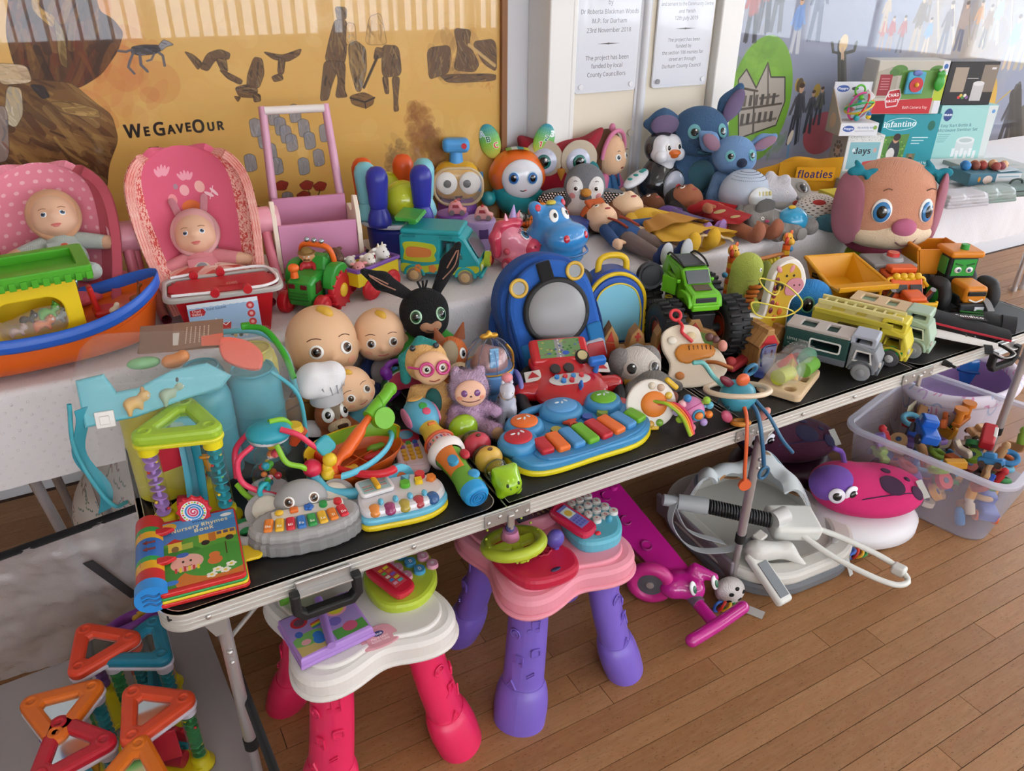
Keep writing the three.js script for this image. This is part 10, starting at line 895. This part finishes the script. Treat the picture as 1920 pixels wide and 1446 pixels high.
{
const t=T('baby_swing','white and grey folded baby swing with straps, printed fabric seat and hanging toys','baby swing',1.41,0,-1.15,-0.05),wh=m(0xdeded8),gy=m(0x6e7278);
P(t,'grey_base',at(flat(ex(rr(0.45,0.5,0.17),0.04,0.012)),0.085,0.02,-0.06),gy);P(t,'white_base',[at(flat(ex(rr(0.44,0.49,0.16),0.04,0.012,[new THREE.Path(rr(0.33,0.38,0.12).getPoints(8).reverse())])),0.085,0.055,-0.06),at(flat(ex(rr(0.42,0.46,0.15),0.012,0.003)),0.085,0.046,-0.06)],m(0xd6d4cd));P(t,'base_side',at(rb(0.014,0.07,0.34,0.006),-0.128,0.055,-0.08,0,0,0.1),m(0x8a8088));P(t,'oval_badge',at(sp(1,14).scale(0.022,0.002,0.009),0.2,0.0765,0.125,0,0.5),m(0xb8b8b4));
const fab=patternM(256,256,(g)=>{bx(g,0,0,256,256,'#dde3e4');for(let i=0;i<14;i++){const x=rnd(0,256),y=rnd(0,256);ov(g,x,y,13,11,['#c08a5a','#9ab0bc','#a8886a'][i%3]);ov(g,x,y-9,9,7,['#8a6a50','#7a98a8','#c8a080'][i%3]);ov(g,x+16,y+8,5,4,'#b8c4c8');}});P(t,'seat_fabric',sheet((u,v)=>{const a=-0.5+u*3.2,r=1-0.45*v;return[0.06+0.19*Math.cos(a)*r,0.08+0.12*Math.sin(v*2.2)*(0.8+0.2*Math.sin(a*3))+0.01*Math.sin(u*22),-0.17*Math.sin(a)*r-0.08];},50,16,0.012),fab);
P(t,'arm',[at(rb(0.14,0.05,0.1,0.014,4),0.09,0.125,0.06,0.15,-0.35,-0.1)],wh);P(t,'footrest',[at(rb(0.05,0.025,0.15,0.01,3),-0.075,0.075,0.16,0.5,0.1)],wh);P(t,'grip_pad',at(rb(0.032,0.004,0.1,0.002),-0.073,0.082,0.175,0.5,0.1),m(0x9aa0a4,'fabric'));P(t,'footrest_arm',blob([[-0.07,0.115,0.1,0.03,0.02,0.1,0.12,0.02],[0.02,0.1,0.12,0.02,0.05,0.07,0.16,0.008]],0.02,0.006),m(0xd2d0ca));P(t,'toy_bar',tu([[0.11,0.13,0.08],[0.2,0.1,0.16],[0.28,0.06,0.26],[0.275,0.05,0.31],[0.235,0.05,0.31],[0.14,0.08,0.2],[0.08,0.12,0.09]],0.008,60,false,10),wh);P(t,'bar_clip',at(rb(0.03,0.03,0.036,0.008),0.28,0.056,0.275,0,0.3),wh);
P(t,'coiled_cable',[...Array(22)].map((_,i)=>at(to(0.017,0.0045,16,8),-0.13+i*0.0065,0.19-i*0.0015,-0.03+i*0.004,0,H-0.5)),m(0x1c1c1e)).userData.kind='stuff';P(t,'connector',[bar([-0.2,0.195,-0.08],[-0.135,0.19,-0.035],0.022,0.024),bar([-0.235,0.2,-0.1],[-0.2,0.195,-0.08],0.016)],m(0xcfd4d6,'plastic',{transmission:0.3}));P(t,'connector',bar([0.015,0.16,0.06],[0.06,0.165,0.06],0.024),m(0xd8d8d6));for(const pts of[[[-0.2,0.21,-0.09],[-0.25,0.17,-0.04],[-0.22,0.12,0.02],[-0.12,0.11,0.06],[-0.02,0.13,0.07]],[[-0.21,0.2,-0.1],[-0.21,0.15,-0.02],[-0.13,0.12,0.04]]])P(t,'strap',sheet((u,v)=>{const p=curve(pts).getPoint(u);return[p.x,p.y,p.z+(v-0.5)*0.022];},30,2,0.003),m(0xbfc3c6,'fabric'));P(t,'buckle',at(rb(0.04,0.014,0.028,0.005),-0.04,0.135,0.075,0.2,0.3),m(0xc8c4bc));
const rings=(o,x,y,z)=>['2f68c8','d83a2c','e8b82a','3a9a4a'].forEach((c,i)=>P(o,'ring',at(to(0.014,0.0042,20,8),x+i*0.009,y,z+i*0.004,0.4*i,0.5*i),m(parseInt(c,16))));const a=T('hanging_toy','turquoise and lime hanging toy with rainbow rings under the swing bar','baby toy',1.585,0,-0.985,0.2);P(a,'toy_body',blob([[0,0.036,0,0.034,0.028,0.026]],0.01,0.005),m(0x8aa8bc,'fabric'));P(a,'lime_end',at(sp(1,16).scale(0.02,0.024,0.022),0.024,0.036,0),m(0xb8c48a,'fabric'));P(a,'care_tag',at(rb(0.018,0.05,0.002,0.001),0.01,0.025,0.034,-0.5),m(0xe6e6e2,'fabric'));P(a,'blue_loop',at(to(0.022,0.004,22,8),0.06,0.028,0,H-0.5),m(0x3a64c0));rings(a,0.075,0.018,0.01);const b=T('cow_toy','white spotted hanging toy with rainbow rings on the floor beside the scooter handlebar','baby toy',1.24,0,-1.035,0);const q=P(b,'toy_body',blob([[0,0.036,0,0.042,0.034,0.034]],0.01,0.005),m(0xdcd6d4,'plush'));for(const[x,y]of[[-0.02,0.05],[0.0,0.06],[0.02,0.045],[0.005,0.03],[-0.025,0.03]])dot(b,q,'spot',x,y,0.007,0.005,m(0x1c1a1c,'fabric'),0.002);P(b,'care_tag',at(rb(0.03,0.001,0.05,0.0005),0.03,0.002,0.065,0,0.5),m(0xd8d4d0,'fabric'));rings(b,-0.05,0.016,0.016);
}
function bugSeat(label,x,z,ry,A,B,C,white){
const t=T('bug_seat',label,'baby seat',x,0,z,ry);t.scale.setScalar(1.1);P(t,'base',at(la([[0.001,0.0],[0.13,0.0],[0.15,0.015],[0.15,0.04],[0.12,0.07],[0.001,0.075]],44).scale(1.05,1,0.78),0,0,0.0),m(white));const c=P(t,'seat_cover',blob([[0.02,0.11,-0.01,0.145,0.05,0.105],[-0.06,0.125,-0.03,0.08,0.05,0.075]],0.04,0.008),m(A,'fabric'));P(t,'head_panel',blob([[-0.085,0.135,-0.02,0.068,0.046,0.062]],0.02,0.006),m(B,'fabric'));P(t,'feeler',cap([[-0.04,0.17,-0.06],[-0.05,0.2,-0.07],[-0.07,0.21,-0.075]],0.007,12),m(B,'fabric'));const hd=t.children[2];for(const[dx,r]of[[-0.115,0.021],[-0.076,0.023]])eye(t,hd,dx,0.13,r,null,{white:0xe8e2ec,k:0.8,dir:[0,-0.7,-1],z:0.02});for(const[dx,dz,r]of[[0.04,0.0,0.034],[0.06,-0.06,0.013],[0.105,0.03,0.02],[0.1,-0.02,0.009]])dot(t,c,'spot',dx,0.12,r,r,m(C,'fabric'),0.003,0,[0,-1,-0.5],dz+0.02);P(t,'seam',tu([...Array(12)].map((_,i)=>{const[p]=hit(c,-0.06+i*0.016,0.12,[0,-1,-0.6],0.02+0.03);return[p.x,p.y+0.001,p.z];}),0.0016,30),m(C,'fabric'));P(t,'label_tag',at(rb(0.022,0.002,0.05,0.001),0.13,0.135,0.045,0.7,0.2),m(0xdcd8d0,'fabric'));return t;}
bugSeat('pink and purple ladybird baby seat with dark spots on a white base',1.8,-1.085,-0.3,0xd22a70,0x7a52b0,0x4a1c48,0xe4e2e6);bugSeat('dark plum patterned baby seat behind the pink ladybird seat',1.8,-1.4,-0.3,0x4a1a34,0x3c2450,0x2a2050,0x3a1a2c);
{
const tx=2.22,tz=-1.11,ry=0.25,t=T('storage_tub','large see-through plastic storage tub full of wooden toys','storage tub',tx,0,tz,ry);const ring=(w,d,r,iw)=>ex(rr(w,d,r),0.014,0.003,[new THREE.Path(rr(w-iw,d-iw,r-iw/2).getPoints(8).reverse())]);P(t,'tub_wall',grid((u,v)=>{const s=rr(0.49+0.05*v,0.41+0.05*v,0.06),p=s.getPoint(Math.min(u,0.9999));return[p.x,0.005+v*0.215,p.y];},120,6),m(0xe2deee,'film',{opacity:0.3,roughness:0.3}));P(t,'tub_floor',at(flat(ex(rr(0.49,0.41,0.06),0.005,0.001)),0,0.004,0),m(0xe6e4ee,'frost'));P(t,'tub_rim',at(flat(ring(0.575,0.495,0.07,0.045)),0,0.222,0),m(0xdcdae8,'film',{opacity:0.55,roughness:0.3}));print(t,'paper_label',0.11,0.07,500,(g,W,K)=>bx(g,0,0,W,K,'#d8d0b0'),0.12,0.15,-0.17);
const c=Math.cos(ry),s=Math.sin(ry),W=(x,z)=>[tx+x*c+z*s,tz-x*s+z*c],cols=[0xc82a30,0x3a86c0,0xc8a070,0xd8a878,0x8ab03a,0xe0a02c,0x6ab4d0,0xb8885a,0x2a5ac0,0xa84a3a,0xd8c8b0,0x3a8a4a,0xd86a2a,0x8a6ab0],cn=['red','blue','tan','pale wood','green','amber','sky blue','brown wood','royal blue','rust','cream','dark green','orange','lilac'];
const spots=['near the left corner of','along the front wall of','in the middle of','towards the far corner of','by the right wall of','at the bottom front of'],kinds=['car','ring','wheel','peg','block','bird'];let n=0;
for(let L=0;L<4;L++)for(let i=0;i<6;i++)for(let j=0;j<4;j++){if(L===3&&rnd()<0.45)continue;const x=-0.185+i*0.074+rnd(-0.015,0.015),z=-0.14+j*0.092+rnd(-0.015,0.015),y=0.012+L*0.043,k=n%6,ci=(n*5+L)%14,col=m(cols[ci],'wood'),o=T('wooden_'+(k===0?'car':k===1?'ring':k===2?'wheel_toy':k===3?'peg':k===4?'block':'bird'),`${cn[ci]} wooden toy ${kinds[k]} in the ${['bottom', 'lower', 'upper', 'top'][L]} layer of the see-through tub, ${['left end', 'left', 'middle left', 'middle right', 'right', 'right end'][i]}`,'wooden toy',...[W(x,z)[0],y,W(x,z)[1]],rnd(0,6),'wooden toys in the tub',rnd(-0.4,0.4),rnd(-0.4,0.4));n++;
if(k===0){P(o,'car_body',[at(rb(0.07,0.02,0.034,0.006),0,0.02,0),at(rb(0.034,0.018,0.03,0.006),-0.004,0.036,0)],col);for(const q of[-0.022,0.022])for(const p of[-0.018,0.018])P(o,'wheel',at(cy(0.01,0.01,0.006,14),q,0.011,p,H),m(0x4a3a34));}else if(k===1)P(o,'ring',at(to(0.024,0.009,24,10),0,0.015,0,H),col);else if(k===2){P(o,'wheel',at(cy(0.026,0.026,0.016,24),0,0.02,0,0.4),col);P(o,'hub',at(cy(0.009,0.009,0.02,16),0,0.02,0,0.4),m(0x4a5a78,'wood'));}else if(k===3)P(o,'peg',la([[0.001,0],[0.014,0],[0.014,0.03],[0.009,0.034],[0.013,0.044],[0.008,0.055],[0.001,0.057]],18),col);else if(k===4)P(o,'block',at(rb(0.06,0.024,0.03,0.004),0,0.015,0),col);else{P(o,'bird',at(ex(sh([[-0.03,0.0],[0.02,0.0],[0.03,0.02],[0.026,0.045],[0.01,0.05],[0.004,0.03],[-0.034,0.024]],true),0.016,0.004),0,0,0),col);P(o,'eye',at(sp(0.003,8),0.018,0.038,0.009),m(0x202020));}}
const big=(l,x,y,z,col,fn)=>{const o=T('toy_vehicle',l,'toy vehicle',...[W(x,z)[0],y,W(x,z)[1]],0.9,undefined,0.15,0.1);P(o,'body',[at(rb(0.1,0.035,0.055,0.008),0,0.03,0),at(rb(0.045,0.03,0.05,0.008),0.02,0.058,0)],m(col));P(o,'window',at(rb(0.02,0.018,0.052,0.003),0.03,0.06,0),m(0x8ab8d8,'gloss'));for(const q of[-0.03,0.032])for(const p of[-0.028,0.028])P(o,'wheel',at(cy(0.016,0.016,0.01,18),q,0.016,p,H),m(fn));};big('bright blue toy car lying on top of the toys in the tub',-0.09,0.175,-0.06,0x1f62c4,0x2a2a2c);big('blue toy truck with orange wheels at the bottom front corner of the tub',-0.1,0.012,0.155,0x3a62b8,0xd8602c);big('lilac blue toy truck at the left corner of the tub',-0.2,0.03,-0.03,0x5a62b0,0x2a2a34);
const r=T('amber_peg_toy','amber double peg toy sticking up at the back of the tub','wooden toy',...[W(0.12,-0.02)[0],0.165,W(0.12,-0.02)[1]],0.2);for(const x of[-0.03,0.03])P(r,'peg',[at(cy(0.012,0.012,0.05,16),x,0.03,0),at(cy(0.021,0.021,0.012,22),x,0.06,0)],m(0xd0761c,'wood'));P(r,'bar',at(rb(0.09,0.014,0.026,0.004),0,0.008,0),m(0xc06a18,'wood'));const h=T('red_hammer_toy','red wooden block toy with a white stripe on top of the tub toys','wooden toy',...[W(0.05,0.08)[0],0.17,W(0.05,0.08)[1]],0.5);P(h,'block',at(rb(0.1,0.035,0.04,0.008),0,0.02,0,0,0,0.2),m(0xb81c28,'wood'));P(h,'stripe',at(rb(0.05,0.036,0.012,0.003),0.01,0.022,0.016,0,0,0.2),m(0xe0d8d4,'wood'));
}
{
const t=T('fabric_basket','lilac quilted fabric doll basket with a white printed rim behind the tub','basket',2.56,0,-1.33,0.1);const rim=patternM(256,64,(g)=>{bx(g,0,0,256,64,'#e2d8e4');for(let i=0;i<22;i++){g.lineWidth=3;g.strokeStyle=['#d890b8','#a8b8d8','#c8a0d0'][i%3];g.beginPath();g.arc(rnd(0,256),rnd(0,64),9,0,4);g.stroke();}});rim.map.repeat.set(3,1);const wall=(k,y0,y1,th,lean)=>sheet((u,v)=>{const a=u*2*PI,y=y0+(y1-y0)*v,r=k+lean*v;return[r*0.24*Math.cos(a),y+0.006*Math.sin(a*7),r*0.17*Math.sin(a)];},70,8,th);P(t,'basket_body',wall(0.9,0.0,0.2,0.016,0.1),rim);P(t,'lining',wall(0.86,0.02,0.19,0.012,0.08),m(0xa98ac4,'fabric'));P(t,'rim_roll',at(to(0.24,0.024,60,12).scale(1,0.7,1),0,0.2,0,H),rim);P(t,'cushion',at(cy(0.2,0.2,0.05,40).scale(1.05,1,0.75),0,0.05,0),m(0xa98ac4,'fabric'));const b=T('blue_dome_toy','shiny blue plastic dome toy lying behind the lilac basket','toy',2.82,0,-1.45,0);P(b,'dome',at(la([[0.001,0.24],[0.04,0.235],[0.08,0.2],[0.09,0.16],[0.09,0],[0.001,0]],30),0,0,0),m(0x1f7ad0,'gloss'));P(b,'band',at(to(0.0905,0.006,36,8),0,0.14,0,H),m(0x1a62b0));
}
{
const t=T('clear_storage_bag','big open clear storage bag with black piping on the floor at the table end','storage bag',-0.19,0,-1.24,0.06),X=0.23,Z=0.4,fm=m(0xe6dee0,'film',{opacity:0.42,roughness:0.25}),film=(fn)=>P(t,'bag_wall',grid(fn,60,44),fm);fm.bumpMap=rep(fuzz,1.5);fm.bumpScale=0.002;P(t,'bag_floor',at(rb(2*X,0.003,2*Z,0.001),0,0.004,0),m(0xb8b0b0,'matte'));const wv=(a,b)=>0.014*noise.noise(a*5,b*5,4)+0.006*noise.noise(a*13,b*11,2)+0.003*noise.noise(a*30,b*34,7);film((u,v)=>[-X+2*X*u,0.01+v*(0.33+0.03*u),-Z+wv(u,v)]);film((u,v)=>[-X+wv(u,v),0.01+v*0.33,-Z+2*Z*u]);film((u,v)=>[X+wv(u,v)+0.02*(1-v),0.01+v*(0.36-0.12*u),-Z+2*Z*u]);film((u,v)=>[-X+2*X*u,0.01+v*0.26,Z+wv(u,v)]);const bk=m(0x17161a,'fabric');P(t,'piping',[tu([[-X,0.34,-Z],[0,0.352,-Z-0.004],[X,0.37,-Z]],0.009),tu([[-X,0.34,-Z],[-X,0.33,0],[-X,0.27,Z]],0.008),tu([[-X,0.27,Z],[0,0.26,Z+0.01],[X,0.25,Z]],0.008),tu([[X,0.25,Z],[X+0.012,0.13,Z],[X+0.02,0.01,Z]],0.008),tu([[X,0.37,-Z],[X,0.31,0],[X,0.25,Z]],0.008),tu([[-X,0.34,-Z],[-X,0.17,-Z],[-X,0.01,-Z]],0.006)],bk);P(t,'handle_strap',sheet((u,v)=>[0.02+0.07*u+0.02*v,0.27-0.14*u,-Z+0.012],10,2,0.004),m(0x3a3438,'fabric'));
const C=(top,inner)=>({top,rim:0xd8d4e0,inner,cap:0xd8d4e0,base:0xe4d21c,spin:[0x2a9aa8,0x8a5ab0,0x3a9a5a]});[['red-orange triangular mirror tower at the back left in the clear storage bag',-0.19,-1.42,0.35,0xe2482a],['teal triangular wire-bead tower beside the table leg in the clear storage bag',-0.11,-1.39,-0.5,0x1f7a94],['orange triangular mirror tower at the left of the clear storage bag',-0.265,-1.285,0.9,0xe2701c],['dark red triangular mirror tower at the front left of the clear storage bag',-0.255,-1.185,0.2,0xc01c30],['red-orange triangular mirror tower at the right of the clear storage bag',-0.115,-1.2,2.5,0xe4502c],['orange triangular tower at the front of the clear storage bag',-0.16,-1.07,-0.3,0xe8781c]].forEach(([l,x,z,r,c],i)=>triTower(l,x,0.012-(i===1?0.03:0)+(i===1?0.02:0),z,r,C(c,0xa8202c),0.98,0,0,i>2||i===1));
const p=T('purple_ring_toy','purple ring-shaped bead toy lying at the back of the clear storage bag','activity toy',-0.12,0.12,-1.5,0.3,undefined,-0.5);P(p,'ring',at(to(0.055,0.014,40,12),0,0.04,0,H),m(0x8a3aa4));P(p,'inner_plate',at(cy(0.04,0.04,0.006,28),0,0.03,0),m(0x7a9a2a));P(p,'bead',[at(cy(0.01,0.01,0.016,14),0.02,0.05,0.02,0,0,H),at(sp(0.009,12),0.005,0.05,0.03)],m(0xd8a82c));P(p,'wire',tu([[-0.02,0.04,0.03],[0.02,0.05,0.02],[0.05,0.06,-0.01]],0.003,14),m(0x2a8aa0));P(p,'stand',at(cy(0.03,0.04,0.12,20),0,-0.06,0),m(0xc8b42a));
const f=T('floral_cushion','round white floral fabric cushion on the floor behind the storage bag','cushion',-0.02,0,-1.93,0.2);P(f,'cushion',blob([[0,0.19,0,0.2,0.19,0.13]],0.02,0.012),patternM(512,512,(g)=>{bx(g,0,0,512,512,'#d8cdc4');for(let i=0;i<240;i++){const x=rnd(0,512),y=rnd(0,512),a=rnd(0,6);for(let k=0;k<4;k++)ov(g,x+9*k*Math.cos(a),y+9*k*Math.sin(a),5,2.4,['#7a8a7a','#a07a78','#8a98a0','#9a8a74'][i%4],a+(k%2?0.8:-0.8));}},{},'fabric'));f.children[0].material.map.repeat.set(3,3);P(f,'piping',at(to(0.19,0.005,60,8).scale(1.02,0.98,1),0,0.19,0),m(0xcfc4ba,'fabric'));
}
renderer.render(scene,camera);
